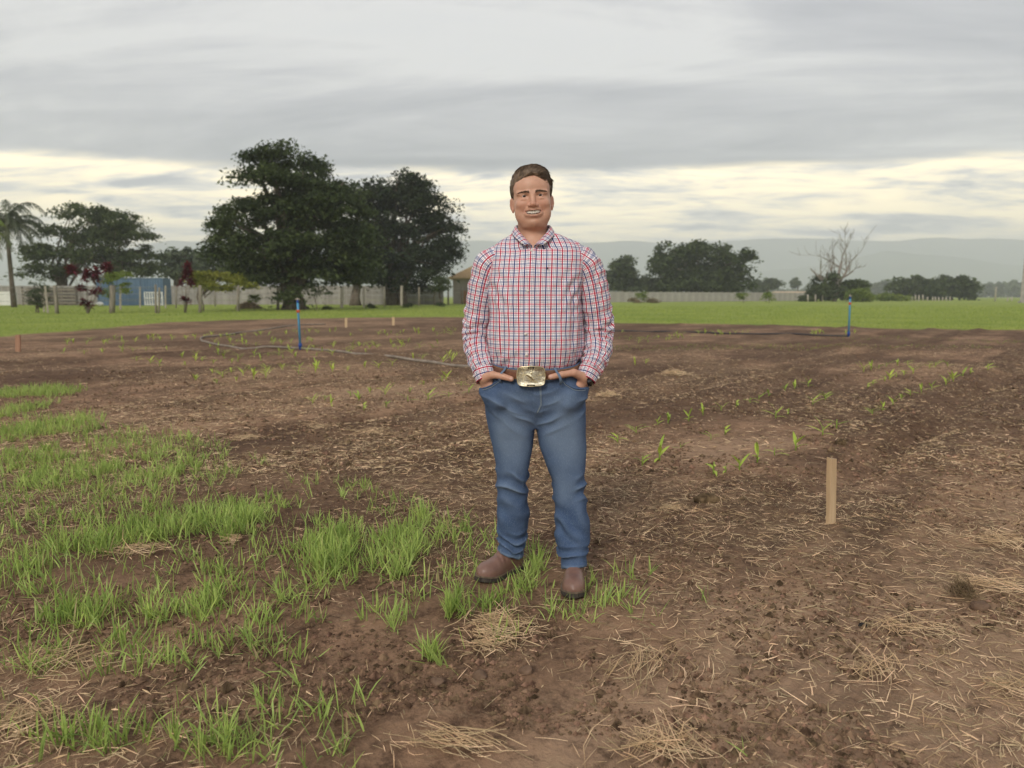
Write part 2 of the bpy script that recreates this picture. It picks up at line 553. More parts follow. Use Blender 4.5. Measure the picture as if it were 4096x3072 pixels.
# ------------------------------------------------------------------ trees
M_BARK = pmat('bark', (0.10, 0.078, 0.06), (0.21, 0.17, 0.135), 3.0, 0.9, 0.6, 9.0, stretch=(1, 1, 0.25), dist=0.05)
M_BARK_PALE = pmat('dead_wood', (0.17, 0.14, 0.115), (0.28, 0.235, 0.195), 2.0, 0.9, 0.4, 8.0, stretch=(1, 1, 0.3), dist=0.03)


def leafmat(name, c1, c2, rnd=0.32, scale=0.35, trans=0.12):
    return pmat(name, c1, c2, scale, 0.75, rnd=rnd, spec=0.12, trans=trans)


L_DARK = leafmat('leaf_dark', (0.044, 0.065, 0.028), (0.092, 0.122, 0.046), 0.5, trans=0.25)
L_DEEP = leafmat('leaf_deep', (0.020, 0.032, 0.017), (0.044, 0.062, 0.029), 0.5)
L_MID = leafmat('leaf_mid', (0.060, 0.084, 0.036), (0.115, 0.145, 0.058), 0.5, trans=0.25)
L_GREY = leafmat('leaf_grey_green', (0.070, 0.094, 0.052), (0.115, 0.140, 0.078))
L_LIME = leafmat('leaf_lime', (0.20, 0.225, 0.038), (0.31, 0.315, 0.065), trans=0.25)
L_FRESH = leafmat('leaf_fresh', (0.13, 0.19, 0.04), (0.22, 0.27, 0.06), trans=0.2)
L_RED = leafmat('leaf_crimson', (0.090, 0.016, 0.022), (0.220, 0.036, 0.050), trans=0.2, scale=1.5)
L_PALM = leafmat('leaf_palm', (0.075, 0.092, 0.058), (0.125, 0.14, 0.082), scale=0.6)
L_DRY = leafmat('leaf_dry', (0.16, 0.125, 0.07), (0.24, 0.19, 0.11), scale=1.0)


def leaf_cloud(P, size, rng, up=0.35, aspect=0.5):
    """diamond leaves or leaf sprays at the points P"""
    n = len(P)
    d = rng.normal(size=(n, 3))
    d[:, 2] *= 0.6
    d /= np.linalg.norm(d, axis=1)[:, None]
    nn = rng.normal(size=(n, 3))
    nn[:, 2] += up * 4
    b = np.cross(d, nn)
    b /= np.linalg.norm(b, axis=1)[:, None] + 1e-9
    c = np.cross(b, d)
    s = size * rng.uniform(0.6, 1.35, n)[:, None]
    V = np.stack([P - d * s * 0.5, P + b * s * aspect * 0.5 + c * s * 0.06, P + d * s * 0.5 - c * s * 0.08, P - b * s * aspect * 0.5 + c * s * 0.06], 1).reshape(-1, 3)
    Q = np.arange(4 * n).reshape(-1, 4)
    r = np.repeat(np.clip(rng.normal(0.5, 0.22, n), 0, 1), 4)
    return V, Q, r


def crown_points(blobs, n, rng, clump, flat=0.38, fill=0.5):
    """points in flattened clumps hung on the outside of the crown's lobes"""
    C = np.array([b[0] for b in blobs])
    R = np.array([b[1] for b in blobs])
    area = np.array([(r[0] * r[2] + r[0] * r[1] + r[1] * r[2]) for r in R])
    pr = area / area.sum()
    nc = max(6, int(area.sum() * 4.8 / (clump * clump * 3.0)))
    idx = rng.choice(len(C), nc, p=pr)
    d = rng.normal(size=(nc, 3))
    d /= np.linalg.norm(d, axis=1)[:, None]
    rad = rng.uniform(fill, 1.0, nc) ** 0.7
    cc = C[idx] + d * R[idx] * rad[:, None]
    cs = clump * rng.uniform(0.55, 1.35, nc)
    j = rng.integers(0, nc, n)
    o = np.clip(rng.normal(size=(n, 3)) * 0.5, -1.05, 1.05)
    o[:, 2] *= flat
    droop = -0.22 * (o[:, 0] ** 2 + o[:, 1] ** 2)
    P = cc[j] + o * cs[j][:, None]
    P[:, 2] += droop * cs[j]
    return P, cc


def make_tree(name, label, Y, base_u, base_v, blobs_px, leaf, n, size, clump, trunk_w, group=None, seed=1, limbs=9, trunks=None, bark=None, deep=0.7, fill=0.5, up=0.35, category='tree', base_z=0.0, fork=0.35, flat=0.38):
    rng = np.random.default_rng(seed)
    k = Y / FPX
    bx = (base_u - 2048) * k
    uc = np.mean([b[0] for b in blobs_px])
    half = max(60.0, (max(b[0] + b[2] for b in blobs_px) - min(b[0] - b[2] for b in blobs_px)) / 2)
    blobs = []
    for (u, v, ru, rv) in blobs_px:
        c = at(u, v, Y)
        lim = math.sqrt(max(0.05, 1 - min(1.0, abs(u - uc) / half) ** 2)) * half * k * deep
        for s in ((-1, 1) if lim > 1.3 * ru * k else (rng.choice([-0.4, 0.4]),)):
            cc = c.copy()
            cc[1] += s * lim * rng.uniform(0.3, 0.75)
            cc[0] += s * rng.normal() * ru * k * 0.15
            blobs.append((cc - np.array([bx, Y, base_z]), np.array([ru * k, (ru * 0.6 + rv * 0.4) * k, rv * k]) * (np.array([1.0, 0.95, 0.93]) if Y < 140 else 0.95)))
    root = thing(name, label, category, (bx, Y, base_z), group)
    if Y > 140:
        flat, fill, clump = 0.55, 0.35, clump * 0.75
    P, cc = crown_points(blobs, n, rng, clump, fill=fill, flat=flat)
    V, Q, r = leaf_cloud(P, size, rng, up)
    link('crown', mesh_np('crown', V, Q, {'rnd': r}, smooth_=False), leaf, root)
    # trunk and limbs
    zs = np.array([b[0][2] for b in blobs])
    ctop = np.array([0.0, 0, max(0.8, np.percentile(zs, 20) if len(zs) else 2.0)])
    tr = trunks or [(0.0, trunk_w)]
    mb = MB()
    for off, w in tr:
        w = w * k / 2
        z1 = ctop[2] * 0.9
        f = np.array([off * k, 0, 0])
        top = f + np.array([rng.normal() * 0.2, rng.normal() * 0.2, z1])
        w = min(w, 1.2)
        mb.tube([f + (0, 0, -0.15), f + (0.02, 0, 0.25 * z1), f * 0.9 + (rng.normal() * 0.06 * z1, 0, 0.6 * z1), top], [w * 1.5, w * 1.05, w * 0.92, w * 0.75], 10)
        order = rng.permutation(len(blobs))[:limbs]
        for i in order:
            e = blobs[i][0]
            m_ = top * 0.55 + e * 0.45 + np.array([0, 0, 0.12 * np.linalg.norm(e - top)])
            st = f * 0.4 + top * rng.uniform(fork, 1.0)
            mb.tube([st, m_, e * 0.8 + m_ * 0.2, e], [w * 0.55, w * 0.32, w * 0.14, w * 0.04], 6)
    mb.build('trunk', bark or M_BARK, root, True)
    return root


BIG = [(1150, 660, 92, 42), (1065, 705, 66, 34), (1190, 635, 58, 24), (1130, 745, 115, 64), (1265, 745, 105, 60), (1355, 715, 42, 22), (1050, 860, 110, 66), (1200, 850, 140, 80), (1340, 830, 110, 80),
       (940, 880, 80, 40), (885, 885, 40, 20), (905, 932, 60, 40), (960, 985, 86, 52), (1100, 985, 130, 70), (1270, 975, 140, 80), (1400, 930, 80, 76), (925, 1030, 58, 44), (1050, 1085, 96, 46), (1200, 1085, 120, 56), (1340, 1065, 110, 56), (1420, 1050, 55, 56), (1185, 1165, 62, 44), (1110, 1130, 36, 26)]
make_tree('broadleaf_tree', 'tallest dark green spreading tree with tiered branches and leafy trunk in front of wall', 68, 1180, 1238, BIG, L_DARK, 60000, 0.38, 1.4, 74, 'large dark trees by the wall', 21, 14)
BIG2 = [(1590, 715, 48, 20), (1650, 725, 66, 26), (1480, 790, 66, 50), (1565, 785, 90, 56), (1680, 790, 72, 46), (1735, 835, 60, 36), (1500, 880, 78, 72), (1620, 880, 108, 74), (1745, 915, 74, 60), (1800, 905, 36, 24), (1545, 1000, 90, 72), (1665, 1010, 106, 74), (1775, 1000, 56, 54), (1565, 1090, 96, 46), (1685, 1098, 104, 40), (1785, 1065, 44, 36), (1640, 1140, 60, 14)]
make_tree('broadleaf_tree', 'almost black dense round tree whose crown ends beside the tiled house roof', 104, 1590, 1212, BIG2, L_DEEP, 32000, 0.54, 1.9, 44, 'large dark trees by the wall', 22, 12, trunks=[(-20, 46), (22, 34)])
BIG3 = [(1400, 780, 50, 30), (1440, 770, 44, 24), (1420, 860, 66, 70), (1440, 960, 64, 80), (1410, 1060, 66, 60), (1450, 1110, 50, 36)]
make_tree('broadleaf_tree', 'narrow dark tree squeezed between the two largest crowns', 98, 1425, 1213, BIG3, L_DARK, 9000, 0.6, 1.7, 34, 'large dark trees by the wall', 23, 6)
MED = [(340, 850, 70, 28), (400, 870, 80, 40), (470, 860, 40, 22), (300, 920, 60, 36), (400, 940, 110, 50), (500, 930, 70, 44), (530, 1000, 60, 44), (430, 1030, 100, 44), (250, 940, 55, 28), (210, 1000, 90, 36), (130, 1010, 55, 26), (300, 1020, 80, 36), (220, 1080, 70, 28), (170, 1100, 40, 18), (500, 1075, 80, 30), (560, 1060, 36, 16)]
make_tree('broadleaf_tree', 'rounded dark green tree behind the wooden rails between palm and blue container', 118, 300, 1212, MED, L_MID, 22000, 0.56, 1.7, 22, None, 24, 10, trunks=[(-55, 18), (-20, 14), (150, 22)])
# smaller trees beyond the wall
make_tree('broadleaf_tree', 'grey green tree rising over the wall beside the blue container', 150, 720, 1204, [(700, 1030, 60, 26), (770, 1020, 60, 24), (830, 1040, 60, 30), (740, 1075, 80, 30), (860, 1080, 60, 30), (670, 1075, 40, 22), (900, 1000, 30, 40), (930, 1070, 40, 50)], L_GREY, 8000, 0.9, 2.2, 18, 'trees beyond the wall', 25, 6)
make_tree('broadleaf_tree', 'pointed pale green tree standing over the far wall next to his sleeve', 190, 2490, 1201, [(2495, 1035, 22, 18), (2480, 1070, 40, 26), (2500, 1100, 52, 34), (2450, 1120, 40, 34), (2520, 1140, 56, 26)], L_GREY, 6000, 1.0, 2.2, 10, 'trees beyond the wall', 26, 6)
make_tree('broadleaf_tree', 'low bushy grey tree filling the dip between the pointed tree and the broad one', 200, 2590, 1200, [(2560, 1130, 40, 26), (2600, 1130, 40, 24), (2630, 1150, 50, 20)], L_GREY, 3000, 1.0, 2.0, 8, 'trees beyond the wall', 27, 4)
WIDE = [(2660, 1000, 30, 20), (2690, 1030, 60, 36), (2760, 1000, 40, 26), (2740, 1010, 60, 36), (2790, 985, 34, 20), (2840, 1010, 60, 36), (2930, 1000, 32, 22), (2940, 1040, 60, 34), (2990, 1030, 24, 12), (2640, 1070, 50, 34), (2720, 1080, 80, 44), (2840, 1080, 90, 44), (2940, 1090, 64, 34), (2660, 1130, 60, 30), (2760, 1140, 90, 26), (2880, 1140, 90, 26), (2960, 1140, 40, 22)]
make_tree('broadleaf_tree', 'broad dark tree with three rounded tops over the far concrete wall', 195, 2800, 1200, WIDE, L_DARK, 22000, 1.05, 2.9, 26, 'trees beyond the wall', 28, 10)
make_tree('broadleaf_tree', 'small faded tree where the far concrete wall runs low', 330, 3060, 1194, [(3040, 1140, 36, 22), (3085, 1135, 30, 20), (3020, 1150, 34, 16)], L_GREY, 3000, 1.5, 3.0, 8, 'trees beyond the wall', 29, 4)
make_tree('broadleaf_tree', 'little round faded tree on a thin stem near the dead tree', 420, 3182, 1193, [(3182, 1125, 14, 11), (3186, 1140, 9, 8)], L_GREY, 900, 1.5, 2.4, 5, 'trees beyond the wall', 30, 3)
make_tree('broadleaf_tree', 'rounded green tree behind the row of short far posts', 250, 3640, 1198, [(3600, 1140, 36, 24), (3660, 1135, 50, 26), (3700, 1160, 56, 24), (3620, 1165, 40, 20)], L_MID, 7000, 1.3, 3.0, 14, 'trees beyond the lawn', 31, 5)
make_tree('broadleaf_tree', 'dark spreading tree behind the short far posts with a tall shoulder', 235, 3790, 1199, [(3740, 1140, 40, 22), (3800, 1125, 46, 20), (3840, 1135, 30, 22), (3780, 1160, 76, 26), (3850, 1165, 26, 20), (3730, 1175, 30, 16)], L_DARK, 8000, 1.25, 3.0, 16, 'trees beyond the lawn', 32, 6)
make_tree('bush', 'round yellow green bush beside the dead tree', 160, 3440, 1207, [(3430, 1175, 30, 22), (3460, 1170, 24, 20), (3440, 1190, 40, 16)], L_FRESH, 3500, 0.55, 1.2, 6, None, 33, 3, category='bush')
make_tree('bush', 'dark leafy bush growing round the foot of the dead tree', 175, 3330, 1205, [(3265, 1150, 32, 18), (3310, 1140, 34, 16), (3385, 1140, 36, 18), (3420, 1140, 30, 16), (3290, 1172, 50, 22), (3390, 1172, 50, 22), (3250, 1187, 34, 14), (3300, 1110, 20, 10)], L_DARK, 9000, 0.85, 2.0, 8, None, 34, 4, category='bush')
make_tree('bush', 'straggling green scrub along the lawn end beside yellow bush', 190, 3530, 1203, [(3490, 1188, 24, 10), (3530, 1185, 30, 12), (3570, 1188, 30, 10), (3610, 1192, 24, 8)], L_FRESH, 2500, 0.7, 1.4, 3, None, 35, 3, category='bush')
make_tree('small_tree', 'flat topped lime green young tree in front of the grey wall', 62, 812, 1240, [(800, 1110, 40, 22), (850, 1100, 60, 18), (900, 1110, 60, 20), (950, 1130, 50, 14), (830, 1140, 50, 20), (985, 1140, 26, 8), (890, 1140, 60, 14)], L_LIME, 6000, 0.26, 0.75, 8, None, 36, 8, trunks=[(-6, 7), (8, 5)], deep=0.6)
make_tree('shrub', 'leafy shrub with orange red flowers beside the house wall', 92, 1765, 1214, [(1760, 1120, 30, 16), (1775, 1140, 28, 18), (1750, 1150, 24, 16)], L_MID, 1500, 0.3, 0.6, 6, None, 37, 3, category='shrub')
make_tree('shrub', 'thin olive shrub of upright twigs beside the leaning posts', 56, 155, 1252, [(150, 1140, 22, 14), (160, 1170, 26, 22), (150, 1200, 24, 20), (165, 1220, 20, 16)], L_GREY, 1500, 0.16, 0.4, 4, None, 38, 5, trunks=[(-3, 4), (4, 3), (9, 3)], category='shrub')
make_tree('shrub', 'green leafy young tree half hiding the blue container', 60, 458, 1247, [(430, 1105, 34, 14), (470, 1110, 40, 18), (500, 1100, 26, 12), (440, 1130, 34, 12), (500, 1150, 14, 24), (430, 1170, 14, 24)], L_FRESH, 1400, 0.2, 0.5, 5, None, 39, 5, category='shrub')
make_tree('shrub', 'small upright green shrub sprouting from the brush heap', 66, 1022, 1232, [(1022, 1185, 12, 8), (1020, 1200, 14, 8)], L_FRESH, 400, 0.2, 0.35, 3, None, 40, 2, category='shrub')
make_tree('shrub', 'thin climbing shrub just beside the ivy clad trunk', 66, 1270, 1236, [(1262, 1150, 14, 20), (1272, 1180, 12, 18), (1300, 1172, 16, 5)], L_DARK, 400, 0.2, 0.4, 3, None, 41, 2, category='shrub')
for i, (u, v, lab) in enumerate([(1305, 1238, 'dark low weed tuft on the lawn nearest the ivy clad trunk'), (1478, 1231, 'dark low weed tuft on the lawn by a pale post'), (1630, 1227, 'dark low weed tuft on the lawn under the almost black tree'), (1757, 1222, 'dark low weed tuft on the lawn under the flowering shrub')]):
    make_tree('weed_clump', lab, 68 - i * -6, u, v + 2, [(u, v - 8, 12, 8), (u + 10, v - 6, 10, 6)], L_DARK, 260, 0.2, 0.4, 2, 'weed tufts along the lawn edge', 50 + i, 1, category='weeds')
for i, (u, v, lab) in enumerate([(2532, 1205, 'dry brown bush at the foot of the far wall nearest his sleeve'), (2600, 1205, 'wider dry brown bush at the foot of the far wall'), (2565, 1187, 'green sapling in front of the far wall'), (2968, 1190, 'bushy green sapling where the far wall meets a pale post'), (3070, 1186, 'bushy green sapling near the low end of the far wall')]):
    make_tree('bush', lab, 138, u, 1211, [(u, v - 6, 14, 8), (u + 8, v, 12, 8)] if i < 2 else [(u, v - 10, 14, 12), (u + 4, v + 8, 12, 8)], L_DRY if i < 2 else L_FRESH, 500, 0.35, 0.8, 2, 'bushes along the far wall', 60 + i, 2, category='bush')


def build_treeline():
    rng = np.random.default_rng(70)
    Ps = []
    for Y, u0, u1, top, amp, n in ((760, 3400, 4400, 1135, 10, 11000), (950, 2950, 3700, 1152, 8, 6000), (900, -300, 1000, 1160, 9, 4000), (1200, 3000, 3420, 1168, 6, 3000), (700, 2300, 2480, 1150, 8, 1500)):
        u = rng.uniform(u0, u1, n)
        t = top + amp * fbm(u * 0.021, 0 * u + Y, 0, 4) * 1.6 + amp * 0.6 * fbm(u * 0.09, 0 * u + Y, 3, 2)
        v = 1192 - (1192 - t) * rng.uniform(0, 1, n) ** 0.6
        Yd = Y + rng.uniform(-14, 14, n)
        Ps.append(np.stack([(u - 2048) / FPX * Yd, Yd, HCAM + (1185 - v) / FPX * Yd], 1))
    V, Q, r = leaf_cloud(np.concatenate(Ps), 4.4, rng, 0.3, 0.6)
    link('treeline', mesh_np('treeline', V, Q, {'rnd': r}, smooth_=False), L_GREY, kind='stuff', label='faded far-off wood along the end of the plain')


build_treeline()


def build_dead_tree():
    rng = np.random.default_rng(81)
    Y = 172
    b = at(3335, 1206, Y)
    root = thing('dead_tree', 'tall bare dead tree with pale forked branches', 'tree', (b[0], Y, 0))
    k = Y / FPX
    mb = MB()
    def branch(p, d, L, r, lev):
        pts, rad = [p], [r]
        n = 4
        for i in range(n):
            d = d + rng.normal(size=3) * 0.15 + np.array([0, 0, 0.05])
            d /= np.linalg.norm(d)
            p = p + d * L / n
            pts.append(p)
            rad.append(r * (1 - 0.62 * (i + 1) / n))
        mb.tube(pts, rad, 6 if lev < 2 else 4)
        if lev < 4:
            for i in range(3 if lev else 4):
                t = rng.integers(1, n + 1)
                nd = d + rng.normal(size=3) * (0.42 if lev else 0.38)
                nd[2] = abs(nd[2]) * 0.7 + 0.25
                nd /= np.linalg.norm(nd)
                branch(pts[t], nd, L * rng.uniform(0.45, 0.72), max(0.045, rad[t] * 0.66), lev + 1)
    branch(np.array([0, 0, -0.3]), np.array([0.05, 0, 1.0]), 10.5, 0.62, 0)
    branch(np.array([0.3, 0, 0.2]), np.array([0.42, 0.1, 0.9]), 11.5, 0.42, 1)
    branch(np.array([-0.2, 0, 2.5]), np.array([-0.5, 0.1, 0.85]), 7.5, 0.34, 1)
    mb.build('trunk', M_BARK_PALE, root, True)


build_dead_tree()


def build_palm(name, label, Y, u, v_base, v_top, lean, seed, nf, L, leafm):
    rng = np.random.default_rng(seed)
    b, t = at(u, v_base, Y), at(u + lean, v_top, Y)
    root = thing(name, label, 'palm tree', (b[0], Y, 0), 'palms by the wall')
    tip = np.array([t[0] - b[0], 0, t[2]])
    MB().tube([(0, 0, -0.2), tip * (0.4, 1, 0.35) , tip * (0.8, 1, 0.75), tip], [0.33, 0.25, 0.22, 0.24], 10).build('trunk', M_BARK, root, True)
    for i in range(nf):
        a = 2 * math.pi * i / nf + rng.normal() * 0.25
        el = rng.uniform(0.1, 1.35)
        d = np.array([math.cos(a) * math.cos(el), math.sin(a) * math.cos(el), math.sin(el)])
        p = tip.copy()
        pts = [p]
        l = L * rng.uniform(0.8, 1.15)
        for s in range(9):
            d = d + np.array([0, 0, -0.105 - 0.05 * s])
            d /= np.linalg.norm(d)
            p = p + d * l / 9
            pts.append(p)
        pts = np.array(pts)
        mb = MB().tube(pts, np.linspace(0.05, 0.012, 10), 4)
        me = None
        V, F = [], []
        for s in np.linspace(0.12, 1.0, 26):
            f = s * 9
            k = min(8, int(f))
            q = pts[k] + (pts[k + 1] - pts[k]) * (f - k)
            ax = pts[k + 1] - pts[k]
            ax /= np.linalg.norm(ax)
            side = np.cross(ax, (0, 0, 1.0))
            side /= np.linalg.norm(side) + 1e-6
            ll = l * 0.22 * (1.05 - 0.75 * abs(s - 0.45))
            for sg in (-1, 1):
                e = q + side * sg * ll * 0.55 + ax * ll * 0.4 + np.array([0, 0, -ll * rng.uniform(0.4, 0.95)])
                w = ax * 0.055
                n0 = len(V)
                V += [q - w, q + w, (q + e) / 2 + w + (0, 0, 0.05), e, (q + e) / 2 - w + (0, 0, 0.05)]
                F.append((n0, n0 + 1, n0 + 2, n0 + 3, n0 + 4))
        mb.add(V, F)
        link('frond', mesh_np('frond', np.concatenate(mb.V), [np.array(x) for x in mb.F.values()], {'rnd': np.full(mb.n, rng.random())}), leafm, root)


build_palm('palm_tree', 'feathery drooping palm at the edge of the wall', 84, 56, 1222, 905, -30, 90, 30, 5.2, L_PALM)
build_palm('palm_tree', 'yellowing palm whose hanging leaves just enter the picture', 80, -75, 1222, 930, 10, 91, 18, 2.9, L_FRESH)


def build_ti(label, Y, u, v_base, stems, seed):
    rng = np.random.default_rng(seed)
    b = at(u, v_base, Y)
    root = thing('cordyline', label, 'shrub', (b[0], Y, 0), 'dark red cordylines on the lawn')
    for (su, sv, nl, ll) in stems:
        e = at(su, sv, Y) - np.array([b[0], Y, 0])
        e[1] += rng.normal() * 0.15
        MB().tube([(rng.normal() * 0.06, rng.normal() * 0.06, -0.1), e * (0.55, 0.5, 0.5), e], [0.022, 0.018, 0.012], 5).build('stem', M_BARK_PALE, root, True)
        V, Q, R_ = [], [], []
        for i in range(nl):
            a = rng.uniform(0, 2 * math.pi)
            el = rng.uniform(-0.5, 1.3)
            h = np.array([math.cos(a), math.sin(a), 0])
            d = h * math.cos(el) + np.array([0, 0, math.sin(el)])
            sd_ = np.array([-h[1], h[0], 0])
            p0 = e + np.array([0, 0, -rng.uniform(0, 0.25)])
            l = ll * rng.uniform(0.8, 1.4)
            w = l * 0.15
            p1, p2 = p0 + d * l * 0.5 + (0, 0, 0.03), p0 + d * l + (0, 0, -0.12 * l)
            n0 = len(V)
            V += [p0, p1 + sd_ * w, p2, p1 - sd_ * w]
            Q.append((n0, n0 + 1, n0 + 2, n0 + 3))
            R_ += [rng.random()] * 4
        link('leaf_tuft', mesh_np('leaf_tuft', np.array(V), np.array(Q), {'rnd': np.array(R_)}), L_RED, root)


build_ti('wide dark red cordyline shrub with many stems in front of blue container', 54, 350, 1253, [(295, 1080, 60, 0.46), (280, 1070, 40, 0.4), (345, 1090, 60, 0.46), (385, 1085, 60, 0.46), (425, 1070, 60, 0.46), (440, 1060, 30, 0.4), (340, 1105, 50, 0.42), (375, 1110, 50, 0.42), (330, 1150, 50, 0.42), (365, 1165, 50, 0.4), (340, 1205, 50, 0.38), (355, 1215, 40, 0.38), (395, 1160, 30, 0.4)], 95)
build_ti('narrow upright dark red cordyline beside the lime green tree', 56, 741, 1252, [(752, 1060, 60, 0.4), (745, 1085, 60, 0.4), (760, 1090, 60, 0.4), (740, 1110, 60, 0.42), (755, 1125, 60, 0.4), (725, 1130, 40, 0.4), (765, 1130, 40, 0.36), (738, 1195, 50, 0.36), (755, 1200, 40, 0.3)], 96)

# ------------------------------------------------------------------ walls, container, house, fences
M_CONC = pmat('concrete', (0.30, 0.275, 0.25), (0.43, 0.40, 0.365), 1.1, 0.92, 0.3, 14, dist=0.02)
M_CONC_W = pmat('weathered_concrete', (0.235, 0.215, 0.195), (0.37, 0.345, 0.315), 0.8, 0.94, 0.3, 14, stretch=(1, 1, 0.35), dist=0.02)
M_POST = pmat('weathered_wood', (0.20, 0.175, 0.14), (0.34, 0.30, 0.245), 9.0, 0.9, 0.5, 30, stretch=(1, 1, 0.12), dist=0.01)
M_POST_P = pmat('pale_concrete_post', (0.40, 0.35, 0.29), (0.52, 0.46, 0.385), 4.0, 0.9)
M_WIRE = pmat('galvanised_wire', (0.30, 0.30, 0.29), None, rough=0.5, metal=0.7)
M_BLUE = pmat('blue_painted_steel', (0.085, 0.145, 0.225), (0.115, 0.180, 0.265), 1.4, 0.55, stretch=(1, 1, 0.3))
M_WHITE = pmat('white_paint', (0.66, 0.65, 0.61), (0.76, 0.75, 0.72), 3.0, 0.7)
M_RUSTW = pmat('dark_old_timber', (0.10, 0.085, 0.07), (0.20, 0.17, 0.14), 2.0, 0.9)


def shared(name, me, mat_, parent, loc, rz=0.0, sc=None, label=None):
    o = link(name, me, mat_, parent, loc, (0, 0, rz))
    if sc is not None:
        o.scale = sc
    return o


def run_wall(name, label, p0, p1, h, panel, material, courses, th=0.10, post_h=0.0, post_w=0.16, seed=0):
    """wall of stacked precast panels between posts, from p0 to p1"""
    rng = np.random.default_rng(seed)
    p0, p1 = np.array(p0, float), np.array(p1, float)
    L = np.linalg.norm(p1 - p0)
    n = int(round(L / panel))
    step = L / n
    rz = math.atan2(p1[1] - p0[1], p1[0] - p0[0])
    root = thing(name, label, 'wall', (p0[0], p0[1], 0), rot=(0, 0, rz))
    ch = h / courses
    pm = MB().box((0.03, -th / 2, 0.0), (step - 0.03, th / 2, ch - 0.025)).mesh('panel')
    pm.materials.append(material)
    tm = MB().box((-post_w / 2, -post_w / 2, -0.2), (post_w / 2, post_w / 2, h + post_h)).mesh('post')
    tm.materials.append(M_CONC)
    for i in range(n):
        for c in range(courses):
            shared('panel', pm, None, root, (i * step, rng.normal() * 0.008, c * ch), 0)
        shared('post', tm, None, root, (i * step, 0, 0))
    shared('post', tm, None, root, (L, 0, 0))


run_wall('concrete_wall', 'long grey concrete wall behind the large dark trees', (-84, 112), (-10.5, 111), 2.85, 3.0, M_CONC_W, 4, seed=3)
run_wall('concrete_wall', 'pale precast concrete wall crossing the lawn end beyond his sleeve', (15.5, 150), (83.5, 205), 2.2, 2.6, M_CONC, 4, post_h=0.12, seed=4)
run_wall('concrete_wall', 'short pale wall stretch between the house and the man', (-3.0, 118), (15.3, 150), 2.3, 2.6, M_CONC, 4, seed=5)


def build_container():
    Y = 101
    a, b = at(393, 1214, Y), at(655, 1214, Y)
    L = b[0] - a[0]
    h = at(600, 1112, Y)[2]
    root = thing('storage_container', 'blue corrugated steel container standing in front of the grey wall', 'container', (a[0], Y, 0))
    n = 24
    prof = []
    for i in range(n):
        x = L * i / n
        w = L / n
        prof += [(x, 0.0), (x + 0.32 * w, 0.0), (x + 0.5 * w, 0.05), (x + 0.82 * w, 0.05)]
    prof.append((L, 0.0))
    V = [(x, y, 0.12) for x, y in prof] + [(x, y, h - 0.12) for x, y in prof]
    m = len(prof)
    mb = MB().add(V, [(i, i + 1, m + i + 1, m + i) for i in range(m - 1)])
    mb.box((0, 0.06, 0.12), (L, 2.4, h - 0.12))
    mb.build('body', M_BLUE, root)
    fr = MB()
    fr.box((-0.03, -0.05, 0), (L + 0.03, 0.06, 0.12)).box((-0.03, -0.05, h - 0.12), (L + 0.03, 2.42, h))
    fr.box((-0.05, -0.06, 0), (0.08, 0.08, h)).box((L - 0.08, -0.06, 0), (L + 0.05, 0.08, h))
    fr.build('frame', M_BLUE, root)
    d = MB().box((L * 0.52, -0.085, 0.13), (L * 0.66, -0.055, h - 0.2)).build('door', M_BLUE, root)
    MB().box((L * 0.64, -0.12, h * 0.45), (L * 0.655, -0.086, h * 0.5)).build('handle', M_WIRE, d)


build_container()


